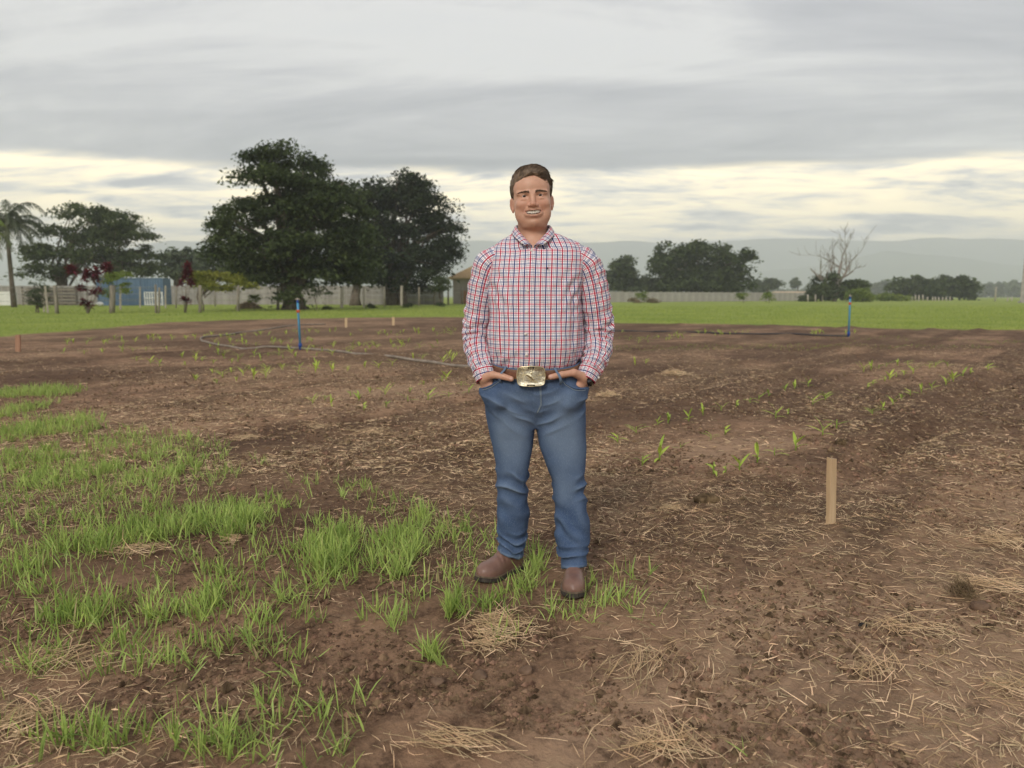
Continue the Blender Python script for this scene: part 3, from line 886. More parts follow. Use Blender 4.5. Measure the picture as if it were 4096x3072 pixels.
def build_pallet_and_rails():
    Y = 98
    a, b = at(578, 1216, Y), at(652, 1216, Y)
    h = at(600, 1166, Y)[2]
    root = thing('slatted_panel', 'white slatted panel leaning on the blue container', 'panel', (a[0], Y, 0))
    w = b[0] - a[0]
    sl = MB().box((0, 0, 0), (0.16, 0.03, h - 0.12)).mesh('slat')
    sl.materials.append(M_WHITE)
    for i in range(8):
        shared('slat', sl, None, root, (i * (w - 0.16) / 7, 0, 0.02))
    rl = MB().box((0, 0.035, 0), (w, 0.07, 0.1)).mesh('rail')
    rl.materials.append(M_WHITE)
    for z in (0.12, h * 0.5, h - 0.16):
        shared('rail', rl, None, root, (0, 0, z))
    c = at(400, 1212, 92)
    r2 = thing('white_sack', 'crumpled white sack lying on the lawn by the container', 'sack', (c[0], 92, 0))
    V, F = [], []
    for i in range(7):
        for j in range(10):
            t = 2 * math.pi * j / 10
            s = math.sin(math.pi * (i + 0.3) / 6.6)
            rr_ = s * (0.5 + 0.12 * math.sin(3 * t + i))
            V.append((rr_ * math.cos(t) * 0.95, rr_ * math.sin(t) * 0.6, 0.55 * i / 6 + 0.05 * math.sin(2 * t)))
    F = [(i * 10 + j, i * 10 + (j + 1) % 10, (i + 1) * 10 + (j + 1) % 10, (i + 1) * 10 + j) for i in range(6) for j in range(10)]
    link('sack_body', mesh_np('sack', np.array(V), np.array(F)), M_WHITE, r2)
    # old timber rails and sheet
    Y = 103
    a, b = at(92, 1214, Y), at(305, 1214, Y)
    L = b[0] - a[0]
    r3 = thing('cattle_rails', 'old dark wooden rail fence in front of the grey wall', 'fence', (a[0], Y, 0))
    rm = MB().box((0, -0.03, 0), (L, 0.03, 0.17)).mesh('rail')
    rm.materials.append(M_POST)
    for i in range(5):
        shared('rail', rm, None, r3, (0, -0.1, 0.25 + i * 0.46))
    tm = MB().box((-0.1, -0.07, -0.2), (0.1, 0.07, 2.6)).mesh('post')
    tm.materials.append(M_RUSTW)
    for i in range(5):
        shared('post', tm, None, r3, (i * L / 4, 0.02, 0))
    bk = MB().box((0.3, 0.5, 0.0), (L, 0.56, 2.45)).build('boarding', M_RUSTW, r3)
    a, b = at(-40, 1214, Y), at(62, 1214, Y)
    MBw = MB().box((a[0], 103.2, -0.05), (b[0], 103.4, 1.9))
    o = MBw.build('white_screen', M_WHITE, None)
    o['label'] = 'whitewashed panel in front of the wall beneath the feathery palm'
    o['category'] = 'panel'


build_pallet_and_rails()


def build_house():
    Y = 122
    x0 = at(1812, 1200, Y)[0]
    L = 15.0
    D = 9.0
    hw = at(1812, 1108, Y)[2] - 0.1
    root = thing('house', 'low house with orange tiled hip roof half hidden behind his sleeve', 'house', (x0, Y, 0))
    m_wall = pmat('house_plaster', (0.30, 0.26, 0.22), (0.37, 0.325, 0.28), 0.7, 0.9)
    m_roof = pmat('roof_tile', (0.55, 0.345, 0.20), (0.66, 0.45, 0.28), 2.2, 0.85, rnd=0.15)
    m_door = pmat('varnished_door', (0.30, 0.15, 0.075), (0.36, 0.19, 0.10), 2.0, 0.6, stretch=(1, 1, 0.2))
    m_glass = pmat('window_glass', (0.05, 0.055, 0.06), None, rough=0.15, spec=0.6)
    MB().box((0, 0, 0), (L, D, hw)).build('wall', m_wall, root)
    e = 0.75
    rz = hw + 2.75
    V = np.array([(-e, -e, hw - 0.05), (L + e, -e, hw - 0.05), (L + e, D + e, hw - 0.05), (-e, D + e, hw - 0.05), (D / 2, D / 2, rz), (L - D / 2, D / 2, rz),
                  (-e, -e, hw - 0.22), (L + e, -e, hw - 0.22), (L + e, D + e, hw - 0.22), (-e, D + e, hw - 0.22)])
    rf = MB().add(V, [(0, 1, 5, 4), (1, 2, 5), (2, 3, 4, 5), (3, 0, 4), (0, 6, 7, 1), (1, 7, 8, 2), (2, 8, 9, 3), (3, 9, 6, 0), (9, 8, 7, 6)]).build('roof', m_roof, root)
    # courses of tiles on the two slopes in view
    tile = MB()
    for i in range(16):
        f = i / 16.0
        y0, z0 = -e + (D / 2 + e) * f, hw - 0.05 + (rz - hw + 0.05) * f
        xa, xb = -e + (D / 2 + e) * f, L + e - (D / 2 + e) * f
        tile.tube([(xa, y0, z0 + 0.03), (xb, y0, z0 + 0.03)], 0.07, 5)
        tile.tube([(xa, y0, z0 + 0.03), (xa, D - y0, z0 + 0.03)], 0.07, 5)
    t_ = tile.build('tile_courses', m_roof, rf)
    t_['kind'] = 'stuff'
    d = MB().box((1.35, -0.06, 0), (2.3, 0.06, 2.15)).build('door', m_door, root)
    MB().box((2.15, -0.12, 1.0), (2.2, -0.065, 1.12)).build('handle', M_WIRE, d)
    for x in (4.2, 7.6, 11.0):
        w_ = MB().box((x, -0.05, 1.0), (x + 1.4, 0.05, 2.1)).build('window', m_glass, root)
        MB().box((x - 0.06, -0.07, 0.92), (x + 1.46, -0.055, 0.995)).build('sill', M_CONC, w_)


build_house()


def build_wire_fence():
    root = thing('wire_fence', 'wire fence on slim wooden and concrete posts in front of the dark trees', 'fence', (0, 0, 0))
    rng = np.random.default_rng(120)
    posts = [(-60, 1140, 1258, 16, 0, 0), (228, 1141, 1255, 15, -9, 0), (192, 1143, 1252, 9, -12, 1), (175, 1146, 1248, 7, 6, 1), (447, 1141, 1252, 22, 2, 0), (482, 1141, 1240, 8, 0, 1), (624, 1138, 1254, 9, -2, 0), (634, 1150, 1254, 8, 3, 0), (662, 1142, 1232, 7, 0, 1), (560, 1146, 1230, 6, 0, 1), (704, 1148, 1233, 6, 2, 0), (800, 1141, 1252, 14, 0, 0), (860, 1150, 1226, 5, 0, 0), (952, 1143, 1246, 12, 2, 0), (1112, 1143, 1240, 12, 0, 0),
             (1366, 1146, 1231, 13, 2, 1), (1456, 1146, 1230, 9, -1, 1), (1537, 1147, 1226, 8, 0, 0), (1607, 1143, 1224, 10, 0, 1), (1676, 1148, 1222, 8, 0, 0), (1738, 1147, 1219, 7, 0, 0), (1793, 1148, 1218, 7, 0, 0), (1850, 1149, 1216, 7, 0, 0)]
    tops = []
    for (u, vt, vb, w, lean, kind) in posts:
        g = gnd(u, vb)
        Y = g[1]
        top = at(u + lean, vt, Y)
        r = w * Y / FPX / 2
        MB().tube([(g[0], Y, -0.2), ((g[0] + top[0]) / 2 + rng.normal() * 0.02, Y, top[2] / 2), (top[0], Y, top[2] - 0.03), (top[0], Y, top[2])], [r * 1.05, r, r * 0.97, r * 0.8], 8 if not kind else 4).build('post', M_POST_P if kind else M_POST, root, not kind)
        if kind == 0 or u > 1300:
            tops.append((g[0], Y, top[0], top[2]))
    tops.sort()
    for f in (0.92, 0.68, 0.44):
        pts = [(t[0] + (t[2] - t[0]) * f, t[1] - 0.1, t[3] * f) for t in tops]
        MB().tube(pts, 0.010, 4).build('wire', M_WIRE, root)


build_wire_fence()

# far right: short posts, slim post, lamp-post like concrete pole, sheds
root = thing('post_fence', 'row of short pale fence posts at the far end of the lawn', 'fence', (0, 0, 0))
for i, u in enumerate([3232, 3262, 3290, 3340, 3385, 3630, 3650, 3662, 3675, 3692, 3710, 3730, 3742, 3755, 3770, 3785, 3800, 4030, 4047]):
    Y = 172 if i < 5 else (195 if i < 17 else 190)
    b, t = at(u, 1206, Y), at(u + (i % 3 - 1), 1178 if i < 5 else 1188 - 8 * (i in (7, 8, 9)), Y)
    MB().tube([(b[0], Y, -0.2), (t[0], Y, t[2])], [0.17, 0.15], 6).build('post', M_POST_P, root, True)
b = at(3980, 1206, 178)
t = at(3984, 1147, 178)
pole = thing('slim_pole', 'slim pale pole standing beyond the lawn under the faded wood', 'pole', (b[0], 178, 0))
MB().tube([(0, 0, -0.2), (0, 0, t[2] - 0.08), (t[0] - b[0], 0, t[2])], [0.19, 0.14, 0.1], 8).build('shaft', M_POST_P, pole, True)
g = gnd(4090, 1211)
t = at(4112, 1012, g[1])
cp = thing('concrete_pole', 'stout tapered concrete pole cut by the picture edge', 'pole', (g[0], g[1], 0))
MB().box((-0.62, -0.5, 0), (0.62, 0.5, 0.3)).build('footing', M_CONC, cp)
MB().tube([(0, 0, 0.2), (0, 0, 3.2), (0.0, 0, t[2] + 2.0)], [0.55, 0.48, 0.36], 4).build('shaft', M_CONC, cp)
# far shed roof over the low wall
a, b = at(3105, 1190, 260), at(3235, 1190, 260)
sh = thing('far_shed', 'low far shed with pale orange roof past the end of the wall', 'shed', (a[0], 260, 0))
w = b[0] - a[0]
MB().box((0, 0, -0.1), (w, 6, 1.9)).build('wall', M_CONC, sh)
MB().add([(-0.5, -0.6, 1.92), (w + 0.5, -0.6, 1.92), (w + 0.5, 6.6, 1.92), (-0.5, 6.6, 1.92), (-0.2, 3, 3.0), (w + 0.2, 3, 3.0)], [(0, 1, 5, 4), (2, 3, 4, 5), (1, 2, 5), (3, 0, 4), (3, 2, 1, 0)]).build('roof', pmat('shed_roof', (0.45, 0.33, 0.22), (0.52, 0.40, 0.28), 0.6, 0.9), sh)
# grey shed roof seen under the big tree
a, b = at(1015, 1140, 125), at(1125, 1140, 125)
gs = thing('grey_shed', 'pale grey shed roof behind the wall beneath the tallest tree', 'shed', (a[0], 125, 0))
w = b[0] - a[0]
MB().box((0, 0, -0.1), (w, 5, 2.9)).build('wall', M_CONC, gs)
MB().add([(-0.4, -0.5, 2.92), (w + 0.4, -0.5, 2.92), (w + 0.4, 5.4, 2.92), (-0.4, 5.4, 2.92), (-0.2, 2.5, 4.6), (w + 0.2, 2.5, 4.6)], [(0, 1, 5, 4), (2, 3, 4, 5), (1, 2, 5), (3, 0, 4), (3, 2, 1, 0)]).build('roof', pmat('zinc_roof', (0.42, 0.43, 0.44), (0.5, 0.5, 0.5), 0.6, 0.6), gs)


def build_brush_heap():
    rng = np.random.default_rng(131)
    g = gnd(995, 1236)
    n = 900
    a = rng.uniform(0, 2 * math.pi, n)
    rr_ = np.sqrt(rng.random(n))
    c = np.stack([rr_ * np.cos(a) * 1.15, rr_ * np.sin(a) * 0.9, (1 - rr_ ** 2) * 0.72 * rng.random(n) ** 0.5], 1)
    d = rng.normal(size=(n, 3)) * (1, 1, 0.35)
    d /= np.linalg.norm(d, axis=1)[:, None]
    l = rng.uniform(0.15, 0.45, n)[:, None]
    w = np.cross(d, rng.normal(size=(n, 3)))
    w = w / np.linalg.norm(w, axis=1)[:, None] * 0.02
    V = np.stack([c - d * l - w, c - d * l + w, c + d * l + w, c + d * l - w], 1).reshape(-1, 3)
    V[:, 2] = np.maximum(V[:, 2], 0.01)
    me = mesh_np('brush_heap', V, np.arange(4 * n).reshape(-1, 4), {'rnd': np.repeat(rng.random(n), 4)}, False)
    link('brush_heap', me, L_DRY, None, (g[0], g[1], 0), label='low heap of dry brown cuttings on the lawn by the lime green tree', category='brush heap')


build_brush_heap()

# ------------------------------------------------------------------ irrigation risers, hoses, stakes
M_RISER = pmat('blue_pvc', (0.085, 0.30, 0.50), (0.11, 0.36, 0.56), 6.0, 0.45)
M_RISER_D = pmat('deep_blue_fitting', (0.015, 0.06, 0.27), None, rough=0.4)
M_REDP = pmat('red_fitting', (0.55, 0.10, 0.045), None, rough=0.5)
M_HOSE = pmat('dusty_polyethylene', (0.20, 0.165, 0.13), (0.31, 0.26, 0.21), 5.0, 0.7)
M_HOSE_K = pmat('black_polyethylene', (0.03, 0.03, 0.035), (0.06, 0.055, 0.055), 5.0, 0.6)
M_STAKE = pmat('sawn_pine', (0.46, 0.31, 0.175), (0.64, 0.47, 0.29), 14.0, 0.85, 0.4, 40, stretch=(1, 1, 0.06), dist=0.004)
M_STAKE_R = pmat('red_tinged_pine', (0.33, 0.16, 0.10), (0.43, 0.25, 0.16), 10.0, 0.85, stretch=(1, 1, 0.1))


def zg(x, y):
    return float(hterr(np.array([x]), np.array([y]))[0])


def build_riser(label, u, vb, ut, vt, vr):
    g = gnd(u, vb)
    Y = g[1]
    t = at(ut, vt, Y)
    z0 = zg(*g)
    root = thing('irrigation_riser', label, 'irrigation pipe', (g[0], Y, z0), 'blue irrigation risers')
    top = np.array([t[0] - g[0], 0, t[2] - z0])
    zr = (at(u, vr, Y)[2] - z0) / top[2]
    MB().tube([top * 0.10, top * zr, top * 0.95], [0.027, 0.026, 0.026], 12).build('pipe', M_RISER, root, True)
    MB().tube([(0, 0, -0.12), top * 0.05, top * 0.055, top * 0.13], [0.034, 0.036, 0.042, 0.040], 12).build('base_fitting', M_RISER_D, root, True)
    MB().tube([top * (zr - 0.025), top * (zr - 0.02), top * (zr + 0.03), top * (zr + 0.035)], [0.032, 0.040, 0.040, 0.032], 12).build('coupling', M_REDP, root, True)
    hd = MB().tube([top * 0.945, top * 0.97, top], [0.032, 0.028, 0.022], 10).build('sprinkler_head', M_RISER_D, root, True)
    mb = MB().box((-0.05, -0.009, -0.009), (0.05, 0.009, 0.009), Matrix.Translation(Vector(top * 1.02)))
    mb.tube([top * 1.0, top * 1.045], [0.012, 0.012], 6)
    mb.build('nozzle_arm', M_POST_P, hd)


build_riser('blue irrigation standpipe with a red joint at the bend of the grey hose', 1202, 1400, 1190, 1200, 1246)
build_riser('blue irrigation standpipe with a red joint alone before the bright lawn', 3394, 1347, 3401, 1186, 1215)


def hose(name, label, pts, r, mat_, lift=0.0):
    P = [gnd(u, v) for u, v in pts]
    # smooth the path
    P = np.array(P)
    t = np.linspace(0, len(P) - 1, (len(P) - 1) * 10 + 1)
    i = np.clip(np.floor(t).astype(int), 0, len(P) - 2)
    f = (t - i)[:, None]
    p0, p1, p2, p3 = P[np.maximum(i - 1, 0)], P[i], P[i + 1], P[np.minimum(i + 2, len(P) - 1)]
    S = 0.5 * ((2 * p1) + (-p0 + p2) * f + (2 * p0 - 5 * p1 + 4 * p2 - p3) * f ** 2 + (-p0 + 3 * p1 - 3 * p2 + p3) * f ** 3)
    z = hterr(S[:, 0], S[:, 1])
    z = np.convolve(np.pad(z, 4, 'edge'), np.ones(9) / 9, 'valid') + r * 0.9 + lift
    o = MB().tube(np.column_stack([S, z]), r, 8).build(name, mat_, None, True, label=label, category='hose')
    return o


hose('irrigation_hose', 'grey irrigation hose bending round the standpipe and running behind the man', [(2330, 1545), (2150, 1513), (2000, 1487), (1890, 1473), (1700, 1450), (1500, 1426), (1350, 1408), (1206, 1400), (1090, 1400), (1000, 1398), (910, 1388), (835, 1374), (806, 1362), (812, 1352), (870, 1345), (960, 1334), (1060, 1318), (1180, 1303), (1300, 1297)], 0.027, M_HOSE)
hose('irrigation_hose', 'thin black irrigation hose lying across the far soil to the lone standpipe', [(2250, 1326), (2440, 1328), (2650, 1330), (2900, 1335), (3080, 1338), (3250, 1344), (3392, 1347)], 0.026, M_HOSE_K)


def build_stake(label, u, vb, vt, w, mat_, lean=0, turn=0.35, notch=False):
    g = gnd(u, vb)
    Y = g[1]
    z0 = zg(*g)
    t = at(u + lean, vt, Y)
    h = t[2] - z0
    wd = w * Y / FPX
    root = thing('wooden_stake', label, 'stake', (g[0], Y, z0), 'wooden marker stakes')
    a, b = wd * 0.40, wd * 0.26
    lx = t[0] - g[0]
    V, F = [], []
    lev = [(-0.12, 0.82), (0.0, 1.0), (0.33 * h, 1.0), (0.66 * h, 1.0), (h, 0.98)]
    ca, sa = math.cos(turn), math.sin(turn)
    rng = np.random.default_rng(int(u))
    for z, s in lev:
        for px, py in ((-a, -b), (a, -b), (a, b), (-a, b)):
            px, py = px * s + rng.normal() * 0.0007, py * s
            V.append((px * ca - py * sa + lx * max(z, 0) / h, px * sa + py * ca, z + (rng.normal() * 0.004 if z == h else 0)))
    n = len(lev)
    for i in range(n - 1):
        for j in range(4):
            k = (j + 1) % 4
            F.append((i * 4 + j, i * 4 + k, (i + 1) * 4 + k, (i + 1) * 4 + j))
    F.append((3, 2, 1, 0))
    F.append(tuple(range((n - 1) * 4, n * 4)))
    MB().add(V, F).build('shaft', mat_, root)


build_stake('tall light wooden stake standing in bare soil beside the furrow', 3323, 2095, 1832, 43, M_STAKE, 4, 0.55)
build_stake('short reddish stake near the grassy plot corner', 72, 1400, 1340, 20, M_STAKE_R, 0, 0.2)
build_stake('short pale stake at the far plot edge closer to the standpipe', 1384, 1312, 1272, 12, M_STAKE, 0, 0.2)
build_stake('short pale stake at the far plot edge closer to the man', 1573, 1307, 1268, 12, M_STAKE, 0, 0.2)

# ------------------------------------------------------------------ maize seedlings
M_MAIZE = pmat('maize_leaf', (0.36, 0.50, 0.065), (0.52, 0.64, 0.11), 8.0, 0.55, rnd=0.2, spec=0.3, trans=0.3)


def leaf_strip(L, w, az, el, bend, seg=5, fold=0.25):
    d = np.array([math.cos(az) * math.cos(el), math.sin(az) * math.cos(el), math.sin(el)])
    side = np.array([-math.sin(az), math.cos(az), 0.0])
    p = np.zeros(3)
    V, F = [], []
    prof = [0.35, 0.85, 1.0, 0.85, 0.5, 0.0]
    for i in range(seg + 1):
        ww = w * prof[i] * 0.5
        up = np.cross(d, side)
        V += [p - side * ww + up * fold * ww * -1, p + up * 0.0, p + side * ww + up * fold * ww * -1]
        d = d + np.array([0, 0, -bend / seg])
        d = d / np.linalg.norm(d)
        p = p + d * L / seg
    for i in range(seg):
        a = i * 3
        F += [(a, a + 1, a + 4, a + 3), (a + 1, a + 2, a + 5, a + 4)]
    return V, F


SEED_KINDS = []
for s in range(7):
    rng = np.random.default_rng(200 + s)
    leaves = []
    az0 = rng.uniform(0, 2 * math.pi)
    nl = [3, 4, 3, 4, 2, 3, 4][s]
    for i in range(nl):
        az = az0 + math.pi * i + rng.normal() * 0.35
        V, F = leaf_strip(rng.uniform(0.10, 0.17) * (1.1 - 0.1 * i), rng.uniform(0.016, 0.024), az, rng.uniform(0.35, 1.1) + 0.12 * i, rng.uniform(0.5, 1.4))
        V = np.array(V) + np.array([0, 0, 0.015 + 0.016 * i])
        leaves.append(mesh_np('leaf', V, np.array(F), {'rnd': np.full(len(V), rng.random())}))
        leaves[-1].materials.append(M_MAIZE)
    st = MB().tube([(0, 0, -0.02), (0.002, 0, 0.03), (0.0, 0, 0.075)], [0.005, 0.0045, 0.003], 6).mesh('stem', True)
    st.materials.append(M_MAIZE)
    mb = MB()
    for me in leaves + [st]:
        co = np.empty(len(me.vertices) * 3, np.float32)
        me.vertices.foreach_get('co', co)
        mb.add(co.reshape(-1, 3), [tuple(p.vertices) for p in me.polygons])
    one = mesh_np('seedling', np.concatenate(mb.V), [np.array(f) for f in mb.F.values()], {'rnd': np.full(mb.n, rng.random())})
    one.materials.append(M_MAIZE)
    SEED_KINDS.append((leaves, st, one))

SEED_NEAR = [(2470, 1768, 1.1), (2545, 1735, 1.0), (2630, 1702, 0.7), (2672, 1695, 1.1), (2755, 1685, 1.1), (2812, 1662, 1.0), (2885, 1645, 1.0), (2945, 1628, 1.0), (3000, 1615, 1.0), (3035, 1600, 1.0), (3075, 1585, 1.05), (3140, 1566, 1.0), (3178, 1560, 1.0), (3232, 1550, 1.1),
             (2570, 1858, 1.1), (2637, 1835, 1.3), (2722, 1795, 0.7), (2843, 1760, 0.8), (2900, 1738, 1.1), (3103, 1672, 1.2), (3155, 1655, 0.9), (3250, 1620, 1.0), (3300, 1605, 1.2),
             (2855, 1898, 1.2), (2903, 1890, 0.8), (2958, 1880, 1.1), (3030, 1848, 1.4), (3098, 1818, 1.0), (3182, 1805, 1.2), (3290, 1748, 1.2), (3345, 1720, 1.2), (3490, 1660, 1.0), (3530, 1648, 0.9), (3570, 1632, 1.0), (3605, 1605, 0.8), (3640, 1590, 1.1), (3685, 1580, 1.1), (3725, 1570, 1.0), (3782, 1548, 1.0), (3812, 1535, 1.0), (3850, 1515, 1.0), (3880, 1505, 1.1), (3950, 1488, 1.1),
             (3455, 1488, 1.0), (3485, 1480, 1.0), (3515, 1475, 0.9), (3545, 1470, 0.9), (3590, 1465, 0.9), (3630, 1462, 0.9), (3470, 1552, 1.0), (3490, 1540, 1.0), (3540, 1530, 1.0), (3558, 1522, 1.0), (3585, 1510, 0.9), (3615, 1505, 0.9), (3652, 1498, 1.0), (3718, 1478, 0.9), (3742, 1470, 0.9), (3790, 1468, 1.0),
             (1250, 1610, 1.0), (1300, 1598, 1.0), (1325, 1622, 1.0), (1402, 1580, 1.0), (1435, 1600, 1.2), (1455, 1640, 1.2), (1480, 1572, 0.9), (1540, 1580, 1.1), (1545, 1628, 1.0), (1632, 1608, 1.1), (1640, 1570, 1.0), (1695, 1545, 1.0), (1712, 1600, 1.2), (1795, 1590, 1.0), (1845, 1545, 1.0), (1875, 1575, 1.0), (1915, 1530, 0.9),
             (782, 1528, 0.9), (850, 1498, 0.9), (868, 1535, 1.0), (892, 1518, 1.0), (925, 1492, 0.9), (945, 1532, 0.7), (972, 1508, 1.0), (998, 1482, 1.0), (1015, 1520, 1.0), (1058, 1498, 0.8), (1062, 1478, 0.9), (1130, 1478, 0.8), (1195, 1500, 1.0), (1198, 1480, 1.0), (1262, 1490, 1.0), (1264, 1472, 1.0), (1330, 1485, 1.0), (1390, 1482, 0.9), (1320, 1460, 0.8), (1460, 1470, 0.8), (1515, 1472, 0.9), (1570, 1462, 0.9)]


def build_seedlings():
    rng = np.random.default_rng(210)
    far = []
    # thinner rows farther out, along the furrows
    for q0 in np.arange(-24.0, -5.4, 0.78):
        if min(abs(q0 - f[0]) for f in FURROWS) < 0.42:
            continue
        for s in np.arange(6, 34, 0.34):
            s2 = s + rng.normal() * 0.08
            qq = q0 + rng.normal() * 0.05
            x, y = s2 * RD[0] + qq * RD[1], s2 * RD[1] - qq * RD[0]
            r_ = math.hypot(x, y)
            if not (10.5 < r_ < 27) or abs(x) > 0.72 * y or rng.random() < 0.30:
                continue
            u = 2048 + x / y * FPX
            v = 1185 + HCAM / y * FPX
            if y < 1 or float(plot_mask(np.array([x]), np.array([y]))[0]) < 0.9:
                continue
            if 1830 < u < 2480 or u < 250:
                continue
            if vnoise(x * 0.33, y * 0.33, 4.0) < -0.15:
                continue
            far.append((x, y))
    rng.shuffle(far)
    far = far[:185]
    spots = [(tuple(gnd(u, v)), s, True) for u, v, s in SEED_NEAR] + [(p, 1.0, False) for p in far]
    ordn = 'first second third fourth fifth sixth seventh eighth ninth tenth eleventh twelfth thirteenth fourteenth fifteenth sixteenth seventeenth eighteenth nineteenth twentieth'.split()
    rowlab = {}
    for a, b, txt in ((0, 14, 'row starting by his knee'), (14, 23, 'middle row of three'), (23, 43, 'row starting behind the stone slab'), (43, 49, 'short far row over the stake'), (49, 55, 'second short far row over the stake'), (55, 59, 'last far row over the stake')):
        for i in range(a, b):
            rowlab[i] = '%s maize seedling from the near end of the %s' % (ordn[i - a], txt)
    def area(x, y):
        u = 2048 + x / y * FPX
        if u > 2100:
            return 'tiny maize seedling in the soil between the man and the lone standpipe'
        if y > 16.5:
            return 'tiny maize seedling in the soil beyond the bent grey hose'
        if u > 1150:
            return 'tiny maize seedling between the grey hose and his hip'
        return 'tiny maize seedling in the soil before the hose bend'
    special = {0: 'bright maize seedling closest to his knee', 14: 'V shaped maize seedling low between his knee and the tall stake', 15: 'largest maize seedling with a leaf pointing up between knee and tall stake', 23: 'spreading maize seedling nearest the brown stone slab', 27: 'maize seedling with one long arched leaf behind the stone slab', 29: 'pair of maize leaves straight behind the top of the tall stake'}
    for i, (p, s, near) in enumerate(spots):
        k = SEED_KINDS[int(rng.integers(0, len(SEED_KINDS)))]
        z = zg(*p)
        dist = math.hypot(*p)
        near = near and dist < 11.5
        lab = special.get(i) or rowlab.get(i) or ('young maize seedling in the loose group of rows beside his pocket' if near and p[0] > -3.2 else area(*p))
        grp = 'maize seedlings in rows' if lab in rowlab.values() or i in special else lab.replace('tiny', 'tiny').replace('seedling', 'seedlings', 1)
        sc = s * rng.uniform(0.95, 1.15) * (0.88 if near else 1.15)
        rz = rng.uniform(0, 2 * math.pi)
        if near:
            o = thing('maize_seedling', lab, 'seedling', (p[0], p[1], z), grp, (0, 0, rz))
            for me in k[0]:
                link('leaf', me, None, o)
            link('stem', k[1], None, o)
        else:
            o = link('maize_seedling', k[2], None, None, (p[0], p[1], z), (0, 0, rz), label=lab, category='seedling', group=grp)
        o.scale = (sc, sc, sc)


build_seedlings()

# ------------------------------------------------------------------ sprouting grass, straw and crumbs of soil
M_GRASS = pmat('grass_blade', (0.30, 0.415, 0.095), (0.46, 0.58, 0.165), 3.0, 0.5, rnd=0.36, spec=0.3, trans=0.3)
M_STRAW = pmat('straw', (0.47, 0.315, 0.165), (0.72, 0.53, 0.32), 6.0, 0.75, rnd=0.5, spec=0.25)
M_CLOD = pmat('soil_crumb', (0.066, 0.041, 0.026), (0.290, 0.186, 0.116), 20.0, 0.97, 0.6, 90, rnd=0.30, spec=0.05)
M_STONE = pmat('earthy_stone', (0.13, 0.082, 0.055), (0.22, 0.145, 0.10), 9.0, 0.95, 0.7, 40, spec=0.1, dist=0.01)
M_CHAR = pmat('charcoal', (0.012, 0.011, 0.011), (0.03, 0.027, 0.025), 20.0, 0.9, 0.4, 90)

_nt = M_GRASS.node_tree
_hs = [n for n in _nt.nodes if n.type == 'HUE_SAT'][0]
_at = [n for n in _nt.nodes if n.type == 'ATTRIBUTE'][0]
_dry = mixc(_nt, smooth(_nt, _at.outputs['Fac'], 0.90, 0.96), _hs.outputs[0], (0.46, 0.37, 0.19))
for _n in _nt.nodes:
    if _n.type in ('BSDF_PRINCIPLED', 'BSDF_TRANSLUCENT'):
        _nt.links.new(_dry, _n.inputs[0])

